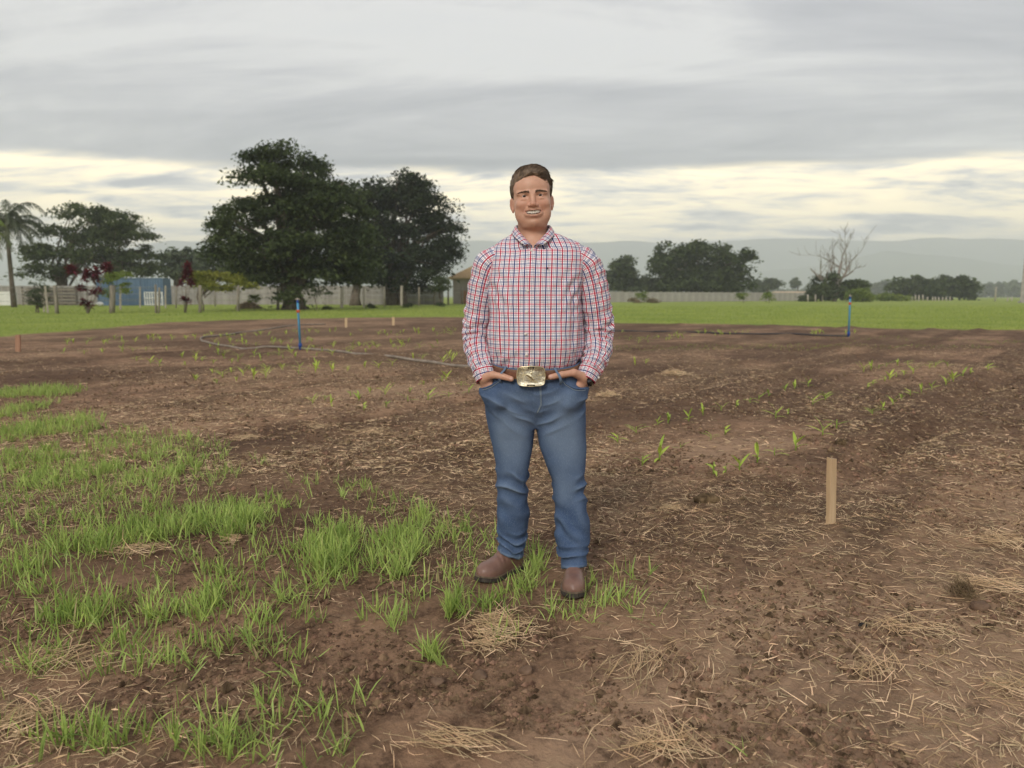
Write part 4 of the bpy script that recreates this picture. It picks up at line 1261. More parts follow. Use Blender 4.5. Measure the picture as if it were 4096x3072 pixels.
# patches of sprouts: photo pixel of the middle, half width, half height in pixels, blades per patch pixel area weight
PATCHES = [(60, 1560, 120, 40, 1.2), (210, 1560, 95, 24, 1.5), (20, 1640, 80, 70, 1.0), (70, 1730, 130, 40, 1.5), (220, 1700, 150, 50, 1.4), (330, 1710, 60, 30, 0.8), (110, 1820, 170, 60, 0.9), (400, 1760, 170, 60, 0.30), (280, 1880, 170, 60, 1.2), (500, 1830, 150, 60, 0.45), (640, 1760, 110, 50, 0.4), (720, 1850, 130, 60, 0.55), (520, 1930, 170, 60, 0.6), (780, 1860, 90, 36, 0.7), (940, 1870, 110, 50, 0.22), (80, 1960, 120, 60, 0.35),
           (640, 2050, 170, 50, 0.7), (860, 2080, 150, 60, 1.5), (950, 2100, 80, 60, 1.3), (350, 2170, 130, 60, 1.5), (520, 2160, 110, 50, 1.2), (200, 2080, 150, 50, 0.28), (700, 2120, 90, 40, 0.9), (1080, 2040, 120, 60, 0.3), (1200, 1960, 160, 60, 0.16), (1430, 1960, 60, 40, 0.3),
           (60, 2290, 90, 60, 1.3), (190, 2330, 110, 40, 0.6), (330, 2440, 200, 60, 1.2), (480, 2480, 150, 60, 0.9), (620, 2400, 120, 60, 0.4), (900, 2400, 190, 70, 1.0), (1060, 2420, 90, 60, 0.9), (760, 2300, 120, 40, 0.35), (1330, 2190, 110, 90, 1.9), (1340, 2280, 110, 60, 1.2), (1590, 2180, 110, 80, 1.5), (1570, 2240, 80, 60, 1.3), (1740, 2100, 120, 60, 0.5), (1860, 2120, 70, 40, 0.4), (1680, 2060, 40, 30, 1.2), (1220, 2380, 70, 70, 0.5),
           (1250, 2480, 60, 40, 0.4), (1500, 2480, 140, 50, 0.55), (1600, 2460, 60, 60, 0.5), (1780, 2470, 60, 60, 1.2), (1740, 2590, 50, 60, 1.0), (1560, 2660, 50, 40, 0.7), (1900, 2400, 110, 50, 0.9), (2000, 2380, 70, 40, 0.7), (2130, 2330, 90, 40, 0.9), (2150, 2220, 30, 40, 0.9), (2140, 2280, 70, 40, 0.7), (2300, 2430, 120, 40, 0.9), (2390, 2350, 60, 50, 0.9), (2490, 2380, 80, 60, 0.30), (2540, 2300, 40, 40, 0.3),
           (140, 2640, 90, 50, 0.6), (500, 2640, 130, 60, 0.35), (760, 2600, 100, 60, 0.5), (1000, 2560, 130, 60, 0.5), (1150, 2620, 120, 50, 0.25), (300, 2950, 120, 70, 0.7), (420, 2960, 90, 60, 0.6), (560, 2920, 60, 50, 0.5), (840, 2940, 120, 70, 0.8), (960, 2960, 90, 60, 0.8), (1200, 2860, 110, 60, 0.6), (1060, 3010, 90, 50, 0.4), (1330, 3030, 60, 50, 0.3), (700, 2880, 90, 40, 0.2), (1100, 2800, 90, 50, 0.25), (640, 2760, 120, 40, 0.25), (30, 2880, 50, 60, 0.2), (1180, 2700, 100, 40, 0.15), (3000, 3020, 8, 10, 0.4), (2810, 2390, 8, 10, 0.5), (2620, 2300, 14, 30, 0.5), (2590, 2460, 40, 20, 0.25)]


def blades(P, z, L, w, az, el, bend, rng):
    """three-segment blades from arrays"""
    n = len(P)
    d = np.stack([np.cos(az) * np.cos(el), np.sin(az) * np.cos(el), np.sin(el)], 1)
    fa = rng.uniform(0, math.pi, n)
    side = np.stack([np.cos(fa), np.sin(fa), np.zeros(n)], 1)
    p = np.column_stack([P, z])
    out = []
    for i, ww in enumerate((0.55, 1.0, 0.8)):
        out += [p - side * (w * ww * 0.5)[:, None], p + side * (w * ww * 0.5)[:, None]]
        d = d + np.stack([0 * bend, 0 * bend, -bend], 1)
        d /= np.linalg.norm(d, axis=1)[:, None]
        p = p + d * (L / 3)[:, None]
    out.append(p)
    V = np.stack(out, 1).reshape(-1, 3)
    b = (np.arange(n) * 7)[:, None]
    Q = np.concatenate([b + np.array([[0, 1, 3, 2]]), b + np.array([[2, 3, 5, 4]])])
    T = b + np.array([[4, 5, 6]])
    return V, [Q, T], np.repeat(np.clip(rng.normal(0.5, 0.24, n), 0, 1), 7)


def build_grass():
    rng = np.random.default_rng(300)
    Ps, Ls = [], []
    for (u, v, ru, rv, dens) in PATCHES:
        c = gnd(u, v + 16)
        k = c[1] / FPX
        # half depth on the ground of rv pixels
        a, b_ = gnd(u, v + 16 - rv * 0.8), gnd(u, v + 16 + rv * 0.8)
        ry = abs(a[1] - b_[1]) / 2 * (1.35 if v > 1800 else 0.9)
        rx = ru * k * 1.15
        n = int(dens * (2900 if v > 2500 else 1400 if v > 2000 else 900 if v > 1800 else 700) * rx * ry * math.pi * 1.45) + (3 if dens > 0.1 else 0)
        # tillers: groups of 3 to 7 blades
        g = max(2, n // 4)
        r_ = np.sqrt(rng.random(g)) * rng.uniform(0.7, 1.1, g)
        t = rng.uniform(0, 2 * math.pi, g)
        cx, cy = c[0] + rx * r_ * np.cos(t), c[1] + ry * r_ * np.sin(t)
        keep = vnoise(cx * 6.5, cy * 6.5, 3.0) > -0.35 if dens < 1.4 else np.ones(g, bool)
        cx, cy = cx[keep], cy[keep]
        if not len(cx):
            continue
        i = rng.integers(0, len(cx), n)
        Ps.append(np.column_stack([cx[i], cy[i]]) + rng.normal(size=(n, 2)) * 0.009)
        Ls.append(rng.uniform(0.55, 1.15, n) * (0.105 + 0.025 * min(dens, 1.5)))
    # a few strays
    n = 9500
    poly = np.array([gnd(*q) for q in [(-500, 1530), (250, 1540), (420, 1700), (800, 1740), (1300, 1910), (1900, 2070), (2150, 2190), (2480, 2290), (2540, 2420), (2150, 2500), (1750, 2680), (1450, 2900), (1420, 3300), (-900, 3300)]])
    G = np.column_stack([rng.uniform(-6, 0.9, n), 1.55 + 7.5 * rng.random(n) ** 1.4])
    ins = np.zeros(n, bool)
    for i in range(len(poly)):
        (x0, y0), (x1, y1) = poly[i], poly[(i + 1) % len(poly)]
        ins ^= ((y0 > G[:, 1]) != (y1 > G[:, 1])) & (G[:, 0] < (x1 - x0) * (G[:, 1] - y0) / ((y1 - y0) or 1e-9) + x0)
    G = G[ins & (fbm(G[:, 0] * 1.5, G[:, 1] * 1.5, 8.0, 3) + rng.normal(size=n) * 0.3 > 0.08)]
    i = rng.integers(0, len(G), 4 * len(G))
    Ps.append(G[i] + rng.normal(size=(len(i), 2)) * 0.022)
    Ls.append(rng.uniform(0.05, 0.13, len(i)))
    P, L = np.concatenate(Ps), np.concatenate(Ls)
    # nothing grows through the boots
    for bx, by, rx, ry in ((-0.055, 3.14, 0.10, 0.085), (0.255, 2.99, 0.055, 0.13), (-0.10, 3.03, 0.075, 0.06), (0.245, 2.86, 0.045, 0.06)):
        k = ((P[:, 0] - bx) / rx) ** 2 + ((P[:, 1] - by) / ry) ** 2 > 1
        P, L = P[k], L[k]
    L = L * (1 - 0.35 * np.exp(-((P[:, 0] - 0.26) / 0.10) ** 2 - ((P[:, 1] - 2.80) / 0.12) ** 2) - 0.35 * np.exp(-((P[:, 0] + 0.10) / 0.10) ** 2 - ((P[:, 1] - 2.96) / 0.10) ** 2))
    n = len(P)
    z = hterr(P[:, 0], P[:, 1]) - 0.004
    el = np.clip(rng.normal(1.22, 0.2, n), 0.3, 1.57)
    lying = rng.random(n) < 0.10
    el[lying] = rng.uniform(0.15, 0.6, lying.sum())
    V, F, r = blades(P, z, L * 0.9, rng.uniform(0.0032, 0.0072, n), rng.uniform(0, 2 * math.pi, n), el, np.abs(rng.normal(0.16, 0.16, n)), rng)
    link('grass_sprouts', mesh_np('grass_sprouts', V, F, {'rnd': r}), M_GRASS, kind='stuff', label='clumps of fresh green grass sprouting from dark soil')
    # lawn: short tufts along the plot edge and out over the lawn
    n = 150000
    ang = rng.uniform(-0.66, 0.66, n)
    dist = 17 * (95 / 17.0) ** rng.random(n)
    x, y = dist * np.tan(ang), dist
    m = plot_mask(x, y)
    k = m < rng.uniform(0.1, 0.75, n)
    # fresh low weeds in the far soil
    wd = (vnoise(x * 0.28 + 2, y * 0.5, 6.0) > 0.42) & (m > 0.75) & (x > 0) & (y > 13) & (y < 26) & (rng.random(n) < 0.35)
    k = k | wd
    x, y, wd = x[k], y[k], wd[k]
    z = hterr(x, y) - 0.005
    s = np.clip(y / 30, 0.8, 2.2)
    L = rng.uniform(0.05, 0.12, len(x)) * np.where(wd, 0.5, 1.0) * (0.8 + 0.25 * s)
    V, F, r = blades(np.column_stack([x, y]), z, L, 0.011 * s, rng.uniform(0, 2 * math.pi, len(x)), np.clip(rng.normal(1.15, 0.25, len(x)), 0.3, 1.57), np.abs(rng.normal(0.2, 0.15, len(x))), rng)
    ml = pmat('lawn_blade', (0.25, 0.335, 0.065), (0.36, 0.42, 0.095), 0.2, 0.6, rnd=0.3, spec=0.2, trans=0.3)
    link('lawn_grass', mesh_np('lawn_grass', V, F, {'rnd': r}), ml, kind='stuff', label='short bright lawn grass beyond the ploughed plot')


build_grass()


def strands(c, d, l, w, rng, curl=0.25, drop=True):
    """bent three-point straws, triangular in section seen from above"""
    n = len(c)
    side = np.cross(d, np.array([0, 0, 1.0]))
    side /= np.linalg.norm(side, axis=1)[:, None] + 1e-9
    b = rng.normal(size=n)[:, None] * curl * l[:, None] * side
    up = np.zeros((n, 3))
    up[:, 2] = w * 0.55
    out = []
    for t in (-0.5, -0.15, 0.2, 0.5):
        p = c + d * (l * t)[:, None] + b * (0.25 - t * t)
        ww = (w * (1.0 if abs(t) < 0.4 else 0.6))[:, None] * 0.5
        out += [p - side * ww, p + up, p + side * ww]
    V = np.stack(out, 1).reshape(-1, 3)
    base = (np.arange(n) * 12)[:, None]
    Q = []
    for i in range(3):
        a = i * 3
        Q += [base + np.array([[a, a + 1, a + 4, a + 3]]), base + np.array([[a + 1, a + 2, a + 5, a + 4]])]
    return V, np.concatenate(Q), np.repeat(np.clip(rng.normal(0.5, 0.25, n), 0, 1), 12)


def build_litter():
    rng = np.random.default_rng(320)
    # long straws
    def scatter(n, vmin, vmax, thr):
        # even over the ground in view, denser where litter lies
        y = vmin * (vmax / vmin) ** rng.random(n)
        x = rng.uniform(-0.78, 0.78, n) * (y + 0.15)
        s = straw_map(x, y)
        k = (rng.random(n) < (s - thr) * 1.6) & (plot_mask(x, y) > 0.8)
        return x[k], y[k]
    x, y = scatter(3200, 1.5, 11, 0.14)
    n = len(x)
    az = rng.uniform(0, 2 * math.pi, n)
    tilt = np.abs(rng.normal(0, 0.10, n))
    d = np.stack([np.cos(az) * np.cos(tilt), np.sin(az) * np.cos(tilt), np.sin(tilt)], 1)
    l = rng.gamma(2.2, 0.026, n) + 0.02
    c = np.column_stack([x, y, hterr(x, y) + 0.004 + np.sin(tilt) * l * 0.4 + rng.uniform(0, 0.006, n)])
    A = strands(c, d, l, rng.uniform(0.0014, 0.0038, n), rng, 0.6)
    # chaff
    x, y = scatter(230000, 1.45, 19, -0.06)
    k = rng.random(len(x)) < 0.17 + 0.75 * sstep(y, 2.8, 5.0)
    x, y = x[k], y[k]
    n = len(x)
    az = rng.uniform(0, 2 * math.pi, n)
    d = np.stack([np.cos(az), np.sin(az), rng.normal(0, 0.14, n)], 1)
    l = rng.gamma(2.0, 0.008, n) + 0.006
    c = np.column_stack([x, y, hterr(x, y) + rng.uniform(0.001, 0.008, n)])
    sd_ = np.stack([-np.sin(az), np.cos(az), rng.normal(0, 0.4, n)], 1) * (rng.uniform(0.0006, 0.0016, n) * np.where(y > 5, 2.0, 1.0))[:, None]
    e = d * (l * np.where(y > 5, 1.1, 1.0))[:, None]
    BV = np.stack([c - e - sd_ * 0.5, c - e + sd_ * 0.5, c + sd_ * 1.2 + (0, 0, 0.001), c + e + sd_ * 0.4, c + e - sd_ * 0.4, c - sd_ * 1.2 + (0, 0, 0.001)], 1).reshape(-1, 3)
    b6 = (np.arange(n) * 6)[:, None]
    B = (BV, np.concatenate([b6 + np.array([[0, 1, 2, 5]]), b6 + np.array([[5, 2, 3, 4]])]), np.repeat(np.clip(rng.normal(0.45, 0.3, n), 0, 1), 6))
    V = np.concatenate([A[0], B[0]])
    Q = np.concatenate([A[1], B[1] + len(A[0])])
    link('straw_litter', mesh_np('straw_litter', V, Q, {'rnd': np.concatenate([A[2], B[2]])}), M_STRAW, kind='stuff', label='scattered dry straw and chaff lying on the soil')


build_litter()


def heap(name, label, u, v, rx, ry, rz, n, l0, l1, seed, mat_=None, spread=0.2, w=(0.0014, 0.0032), category='straw', group='tufts of dry straw', upright=0.0):
    rng = np.random.default_rng(seed)
    g = gnd(u, v)
    n = int(n * (0.6 if name == 'straw_tuft' else 1.0))
    g0 = rng.normal(size=(n, 2)) * 0.48
    g0 += 0.18 * rng.normal(size=(9, 2))[rng.integers(0, 9, n)]
    x, y = g0[:, 0] * rx, g0[:, 1] * ry
    if name == 'straw_tuft':
        x[:14], y[:14] = x[:14] * 0.25, y[:14] * 0.25
    hz = np.exp(-(g0 ** 2).sum(1)) * rz * rng.random(n)
    main = rng.uniform(0, math.pi)
    az = rng.normal(main, spread * 5, n)
    ti = rng.normal(0, 0.16, n) + upright * rng.random(n)
    d = np.stack([np.cos(az) * np.cos(ti), np.sin(az) * np.cos(ti), np.sin(ti)], 1)
    l = rng.uniform(l0, l1, n)
    if name == 'straw_tuft':
        l[:14] = np.maximum(l[:14], 1.5 * max(rx, ry))
    z = hterr(x + g[0], y + g[1]) - zg(*g)
    c = np.column_stack([x, y, z + hz + 0.006 + np.abs(np.sin(ti)) * l * 0.5])
    V, Q, r = strands(c, d, l * rng.uniform(0.4, 1.15, n), rng.uniform(*w, n), rng, 0.55)
    return link(name, mesh_np(name, V, Q, {'rnd': r}), mat_ or M_STRAW, None, (g[0], g[1], zg(*g)), label=label, category=category, group=group)


heap('straw_tuft', 'golden heap of matted straw between the grass clumps below the boots', 1990, 2510, 0.13, 0.11, 0.035, 330, 0.05, 0.17, 401)
heap('straw_tuft', 'loose straw strands spilling below the golden heap', 1960, 2590, 0.11, 0.08, 0.015, 90, 0.04, 0.12, 402)
heap('straw_tuft', 'long flat straws lying in the middle of the bare brown soil', 2560, 2690, 0.20, 0.07, 0.015, 110, 0.06, 0.26, 403, spread=0.06)
heap('straw_tuft', 'thick bleached straw bundle at the bottom edge of the picture', 2660, 3010, 0.16, 0.06, 0.03, 150, 0.06, 0.22, 404)
heap('straw_tuft', 'flat straw bundle at the bottom edge under the bare soil', 1850, 3010, 0.17, 0.04, 0.02, 120, 0.05, 0.22, 405, spread=0.06)
heap('straw_tuft', 'bleached straw bundle lowest in the grassy corner', 90, 2890, 0.10, 0.12, 0.03, 220, 0.05, 0.17, 406)
heap('straw_tuft', 'brown straw strip among sprouts above the lowest corner bundle', 250, 2640, 0.20, 0.06, 0.02, 160, 0.05, 0.16, 407)
heap('straw_tuft', 'pale straw mat behind the dense grass of the grassy side', 560, 2215, 0.17, 0.07, 0.025, 150, 0.05, 0.15, 408)
heap('straw_tuft', 'rusty root tuft beside the dense grass clump', 935, 2180, 0.05, 0.05, 0.03, 90, 0.03, 0.09, 409)
heap('straw_tuft', 'rusty straw tuft where the sprouts give way to bare soil', 985, 1755, 0.14, 0.12, 0.05, 150, 0.04, 0.12, 410)
heap('straw_tuft', 'light straw tuft on bare soil straight above the largest sprout clump', 1270, 1690, 0.20, 0.16, 0.05, 160, 0.05, 0.16, 411)
heap('straw_tuft', 'light straw tuft in the soil just behind the jeans pocket', 1480, 1735, 0.18, 0.10, 0.04, 120, 0.05, 0.16, 412)
heap('straw_tuft', 'small straw tuft on the soil beside the brown stone slab', 2680, 2045, 0.10, 0.06, 0.03, 90, 0.03, 0.10, 413)
heap('straw_tuft', 'broad straw mat near the picture edge beyond the tall stake', 4010, 2170, 0.20, 0.12, 0.02, 160, 0.05, 0.17, 414)
heap('straw_tuft', 'pale frayed straw mat around the dark root ball', 3960, 2360, 0.22, 0.11, 0.025, 200, 0.05, 0.18, 415)
heap('straw_tuft', 'pale frayed straw strands below the root ball and stone', 3620, 2530, 0.20, 0.05, 0.012, 120, 0.04, 0.17, 416)
heap('straw_tuft', 'few bleached straws crossing near the lower picture corner', 4030, 2780, 0.13, 0.07, 0.012, 70, 0.05, 0.14, 417)
heap('straw_tuft', 'scattered straw nest low in the bare soil centre', 3520, 2700, 0.20, 0.05, 0.01, 100, 0.04, 0.18, 418, spread=0.1)
heap('straw_tuft', 'straw drift in the bare soil above the row of seedlings', 2700, 1500, 0.26, 0.22, 0.04, 240, 0.06, 0.2, 419, w=(0.004, 0.007))
heap('straw_tuft', 'straw drift between the jeans and the maize rows', 2430, 1590, 0.12, 0.12, 0.04, 240, 0.06, 0.2, 420, w=(0.003, 0.006))
heap('root_ball', 'dark dug-up grass root ball beside the stone', 3850, 2390, 0.05, 0.045, 0.05, 260, 0.03, 0.085, 421, pmat('root_fibre', (0.13, 0.085, 0.045), (0.24, 0.165, 0.09), 8.0, 0.9, rnd=0.3), category='root ball', group=None, upright=1.0)


def lump(name, label, u, v, sx, sy, sz, seed, mat_, category='stone', sink=0.25):
    rng = np.random.default_rng(seed)
    g = gnd(u, v)
    n, m = 14, 20
    V = [(0, 0, -1)]
    for i in range(1, n):
        a = math.pi * i / n - math.pi / 2
        for j in range(m):
            t = 2 * math.pi * j / m
            V.append((math.cos(a) * math.cos(t), math.cos(a) * math.sin(t), math.sin(a)))
    V.append((0, 0, 1))
    V = np.array(V)
    f = 1 + 0.22 * fbm(V[:, 0] * 1.3 + seed, V[:, 1] * 1.3, V[:, 2] * 1.3, 3) + 0.05 * fbm(V[:, 0] * 6, V[:, 1] * 6, V[:, 2] * 6 + seed, 2)
    V = V * f[:, None] * (sx, sy, sz) + (0, 0, sz * (1 - 2 * sink) * 0.6)
    F = [(0, 1 + (j + 1) % m, 1 + j) for j in range(m)]
    Q = [(1 + i * m + j, 1 + i * m + (j + 1) % m, 1 + (i + 1) * m + (j + 1) % m, 1 + (i + 1) * m + j) for i in range(n - 2) for j in range(m)]
    F += [(len(V) - 1, 1 + (n - 2) * m + j, 1 + (n - 2) * m + (j + 1) % m) for j in range(m)]
    link(name, mesh_np(name, V, [np.array(F), np.array(Q)]), mat_, None, (g[0], g[1], zg(*g)), (0, 0, rng.uniform(-0.2, 0.2)), label=label, category=category)


lump('stone', 'flat brown stone slab lying on the soil before the seedlings', 2828, 2020, 0.085, 0.045, 0.040, 3, M_CLOD)
lump('stone', 'rounded brown stone lying against the dark root ball', 3922, 2432, 0.040, 0.032, 0.028, 4, M_STONE)
lump('soil_clod', 'small almost black clod alone on the bare soil', 3452, 2508, 0.017, 0.015, 0.012, 5, M_CHAR, 'clod')
lump('soil_clod', 'brown clod on the crumbly soil below the straw heap', 2105, 2695, 0.024, 0.022, 0.018, 6, M_STONE, 'clod')
lump('soil_clod', 'brown clod near the middle of the lower soil beside a straw', 1920, 2710, 0.025, 0.022, 0.020, 7, M_STONE, 'clod')
lump('soil_clod', 'brown clod at the rim of the straw heap', 1750, 2735, 0.024, 0.02, 0.016, 8, M_STONE, 'clod')
lump('soil_clod', 'dark clod in the soil just behind the slab stone', 3360, 1785, 0.05, 0.04, 0.035, 9, M_CLOD, 'clod')


def build_crumbs():
    rng = np.random.default_rng(340)
    # distorted octahedra and icosahedra
    t = 1.0
    I = np.array([(1, 0.2, 0), (-0.15, 1, 0.1), (-1, -0.1, 0), (0.1, -1, -0.1), (0, 0.1, 1), (0.1, 0, -1)])
    TF = np.array([(0, 1, 4), (1, 2, 4), (2, 3, 4), (3, 0, 4), (1, 0, 5), (2, 1, 5), (3, 2, 5), (0, 3, 5)])
    n = 85000
    y = 1.45 * (12 / 1.45) ** (rng.random(n) ** 1.15)
    x = rng.uniform(-0.78, 0.78, n) * (y + 0.15)
    k = (vnoise(x * 2.2, y * 2.2, 12.0) + 0.45 * vnoise(x * 7, y * 7, 2.0) > -0.12) & (plot_mask(x, y) > 0.9) & (np.hypot((x - PX0) / 0.3, (y - 3.08) / 0.25) > 1)
    x, y = x[k], y[k]
    n = len(x)
    s = 0.0022 + rng.gamma(0.9, 0.0030, n)
    s = np.minimum(s, 0.020) * np.where(y > 5, 1.6, 1.0)
    z = hterr(x, y) + s * 0.25
    S = s[:, None, None] * (0.75 + 0.5 * rng.random((n, 6, 1))) * rng.uniform(0.75, 1.25, (n, 1, 3)) * np.array([1, 1, 0.8])
    V = I[None] * S + np.stack([x, y, z], 1)[:, None, :]
    F = (np.arange(n) * 6)[:, None, None] + TF[None]
    link('soil_crumbs', mesh_np('soil_crumbs', V.reshape(-1, 3), F.reshape(-1, 3), {'rnd': np.repeat(rng.random(n), 6)}, False), M_CLOD, kind='stuff', label='loose crumbs and small clods of brown soil')


build_crumbs()

# ------------------------------------------------------------------ the man: skin is one surface grown from a distance field, clothes hang over it
class Field:
    def __init__(self, xs, ys, zs):
        self.x, self.y, self.z = (np.asarray(a, np.float32) for a in (xs, ys, zs))
        self.D = np.full((len(self.x), len(self.y), len(self.z)), 0.3, np.float32)

    def _sl(self, lo, hi):
        s = []
        for a, l, h in zip((self.x, self.y, self.z), lo, hi):
            s.append(slice(max(0, np.searchsorted(a, l) - 1), min(len(a), np.searchsorted(a, h) + 1)))
        return tuple(s)

    def grid(self, s):
        return self.x[s[0]][:, None, None], self.y[s[1]][None, :, None], self.z[s[2]][None, None, :]

    def op(self, fn, lo, hi, k, sub=False):
        s = self._sl(lo, hi)
        if any(q.stop <= q.start for q in s):
            return
        d = fn(*self.grid(s)).astype(np.float32)
        D = self.D[s]
        if sub:
            d = -d
            h = np.clip(0.5 - 0.5 * (D - d) / k, 0, 1)
            self.D[s] = D * (1 - h) + d * h + k * h * (1 - h)
        else:
            h = np.clip(0.5 + 0.5 * (D - d) / k, 0, 1)
            self.D[s] = D * (1 - h) + d * h - k * h * (1 - h)

    def ell(self, c, r, k=0.01, sub=False, rot=None, T=None):
        """ellipsoid; T maps world to a local frame, c and r are given in that frame"""
        c, r = np.asarray(c, float), np.asarray(r, float)
        def fn(X, Y, Z):
            X, Y, Z = np.broadcast_arrays(X, Y, Z)
            if T is not None:
                X, Y, Z = T.inv(X, Y, Z)
            p = [X - c[0], Y - c[1], Z - c[2]]
            if rot is not None:
                p = [rot[0][i] * p[0] + rot[1][i] * p[1] + rot[2][i] * p[2] for i in range(3)]
            k0 = np.sqrt((p[0] / r[0]) ** 2 + (p[1] / r[1]) ** 2 + (p[2] / r[2]) ** 2)
            k1 = np.sqrt((p[0] / r[0] ** 2) ** 2 + (p[1] / r[1] ** 2) ** 2 + (p[2] / r[2] ** 2) ** 2)
            return k0 * (k0 - 1) / (k1 + 1e-6)
        w = T.fwd(c) if T is not None else c
        m = max(r) + k * 2 + 0.01
        self.op(fn, w - m, w + m, k, sub)

    def cap(self, a, b, ra, rb, k=0.01, sub=False, T=None, flat=None):
        """round cone from a to b"""
        if T is not None:
            a, b = T.fwd(a), T.fwd(b)
        a, b = np.asarray(a, float), np.asarray(b, float)
        ab = b - a
        L2 = float(ab @ ab) + 1e-12
        def fn(X, Y, Z):
            px, py, pz = X - a[0], Y - a[1], Z - a[2]
            t = np.clip((px * ab[0] + py * ab[1] + pz * ab[2]) / L2, 0, 1)
            return np.sqrt((px - t * ab[0]) ** 2 + (py - t * ab[1]) ** 2 + (pz - t * ab[2]) ** 2) - (ra + (rb - ra) * t)
        m = max(ra, rb) + 2 * k + 0.01
        self.op(fn, np.minimum(a, b) - m, np.maximum(a, b) + m, k, sub)

    def chain(self, pts, rad, k=0.01, sub=False, T=None):
        for i in range(len(pts) - 1):
            self.cap(pts[i], pts[i + 1], rad[i], rad[i + 1], k, sub, T)

    def mesh(self):
        """surface nets"""
        D = self.D
        s = D < 0
        c = [s[i:s.shape[0] - 1 + i, j:s.shape[1] - 1 + j, k:s.shape[2] - 1 + k] for i in (0, 1) for j in (0, 1) for k in (0, 1)]
        anyin, allin = c[0].copy(), c[0].copy()
        for q in c[1:]:
            anyin |= q
            allin &= q
        act = anyin & ~allin
        idx = np.argwhere(act)
        vid = np.full(act.shape, -1, np.int64)
        vid[act] = np.arange(len(idx))
        I, J, K = idx.T
        P = np.zeros((len(idx), 3))
        C = np.zeros(len(idx))
        cor = [(i, j, k) for i in (0, 1) for j in (0, 1) for k in (0, 1)]
        for a in cor:
            for ax in range(3):
                if a[ax]:
                    continue
                b = list(a)
                b[ax] = 1
                d0, d1 = D[I + a[0], J + a[1], K + a[2]], D[I + b[0], J + b[1], K + b[2]]
                m = (d0 < 0) != (d1 < 0)
                t = np.where(m, d0 / np.where(m, d0 - d1, 1), 0)
                p0 = np.stack([self.x[I + a[0]], self.y[J + a[1]], self.z[K + a[2]]], 1)
                p1 = np.stack([self.x[I + b[0]], self.y[J + b[1]], self.z[K + b[2]]], 1)
                P += np.where(m[:, None], p0 + (p1 - p0) * t[:, None], 0)
                C += m
        V = P / C[:, None]
        quads = []
        for ax in range(3):
            sl0, sl1 = [slice(None)] * 3, [slice(None)] * 3
            sl0[ax], sl1[ax] = slice(0, -1), slice(1, None)
            a0, a1 = s[tuple(sl0)], s[tuple(sl1)]
            e = np.argwhere(a0 != a1)
            o1, o2 = [(1, 2), (2, 0), (0, 1)][ax]
            ok = (e[:, o1] > 0) & (e[:, o2] > 0) & (e[:, o1] < D.shape[o1] - 1) & (e[:, o2] < D.shape[o2] - 1)
            e = e[ok]
            inside0 = a0[tuple(e.T)]
            def cell(d1, d2):
                q = e.copy()
                q[:, o1] -= d1
                q[:, o2] -= d2
                return vid[tuple(q.T)]
            q = np.stack([cell(1, 1), cell(0, 1), cell(0, 0), cell(1, 0)], 1)
            q[~inside0] = q[~inside0][:, ::-1]
            quads.append(q)
        Q = np.concatenate(quads)
        Q = Q[(Q >= 0).all(1)]
        return V, Q


def relax(V, Q, it=2, f=0.5):
    for _ in range(it):
        S = np.zeros_like(V)
        n = np.zeros(len(V))
        for i in range(4):
            a, b = Q[:, i], Q[:, (i + 1) % 4]
            np.add.at(S, a, V[b])
            np.add.at(S, b, V[a])
            np.add.at(n, a, 1)
            np.add.at(n, b, 1)
        V = V * (1 - f) + f * S / np.maximum(n, 1)[:, None]
    return V


def vnormals(V, Q):
    N = np.cross(V[Q[:, 2]] - V[Q[:, 0]], V[Q[:, 3]] - V[Q[:, 1]])
    R = np.zeros_like(V)
    for i in range(4):
        np.add.at(R, Q[:, i], N)
    return R / (np.linalg.norm(R, axis=1)[:, None] + 1e-12)


def grade(stops):
    """axis with (end, step) pieces"""
    out = [stops[0]]
    for end, st in stops[1:]:
        n = max(1, int(round((end - out[-1]) / st)))
        out += list(np.linspace(out[-1], end, n + 1)[1:])
    return np.array(out)


class Frame:
    """head frame: turned and tilted a little"""
    def __init__(self, o, R):
        self.o, self.R = np.asarray(o, float), np.asarray(R, float)

    def fwd(self, p):
        return self.o + self.R @ np.asarray(p, float)

    def inv(self, X, Y, Z):
        x, y, z = X - self.o[0], Y - self.o[1], Z - self.o[2]
        R = self.R
        return [R[0][i] * x + R[1][i] * y + R[2][i] * z for i in range(3)]


roll = math.radians(-4.0)
nod = math.radians(3.0)
Rr = np.array([[math.cos(roll), 0, math.sin(roll)], [0, 1, 0], [-math.sin(roll), 0, math.cos(roll)]])
Rn = np.array([[1, 0, 0], [0, math.cos(nod), -math.sin(nod)], [0, math.sin(nod), math.cos(nod)]])
HEAD = Frame((0.0, -0.005, 1.664), Rr @ Rn)

# arms: shoulder, elbow, wrist; -1 is the side of the wooden standpipe, +1 the side with the watch
ARM = {-1: dict(sh=(-0.175, 0.0, 1.405), up=(-0.218, 0.012, 1.27), el=(-0.238, 0.035, 1.10), fo=(-0.232, -0.025, 1.00), wr=(-0.203, -0.075, 0.925)),
       1: dict(sh=(0.215, 0.0, 1.405), up=(0.268, 0.012, 1.27), el=(0.292, 0.035, 1.10), fo=(0.283, -0.025, 1.00), wr=(0.236, -0.075, 0.925))}
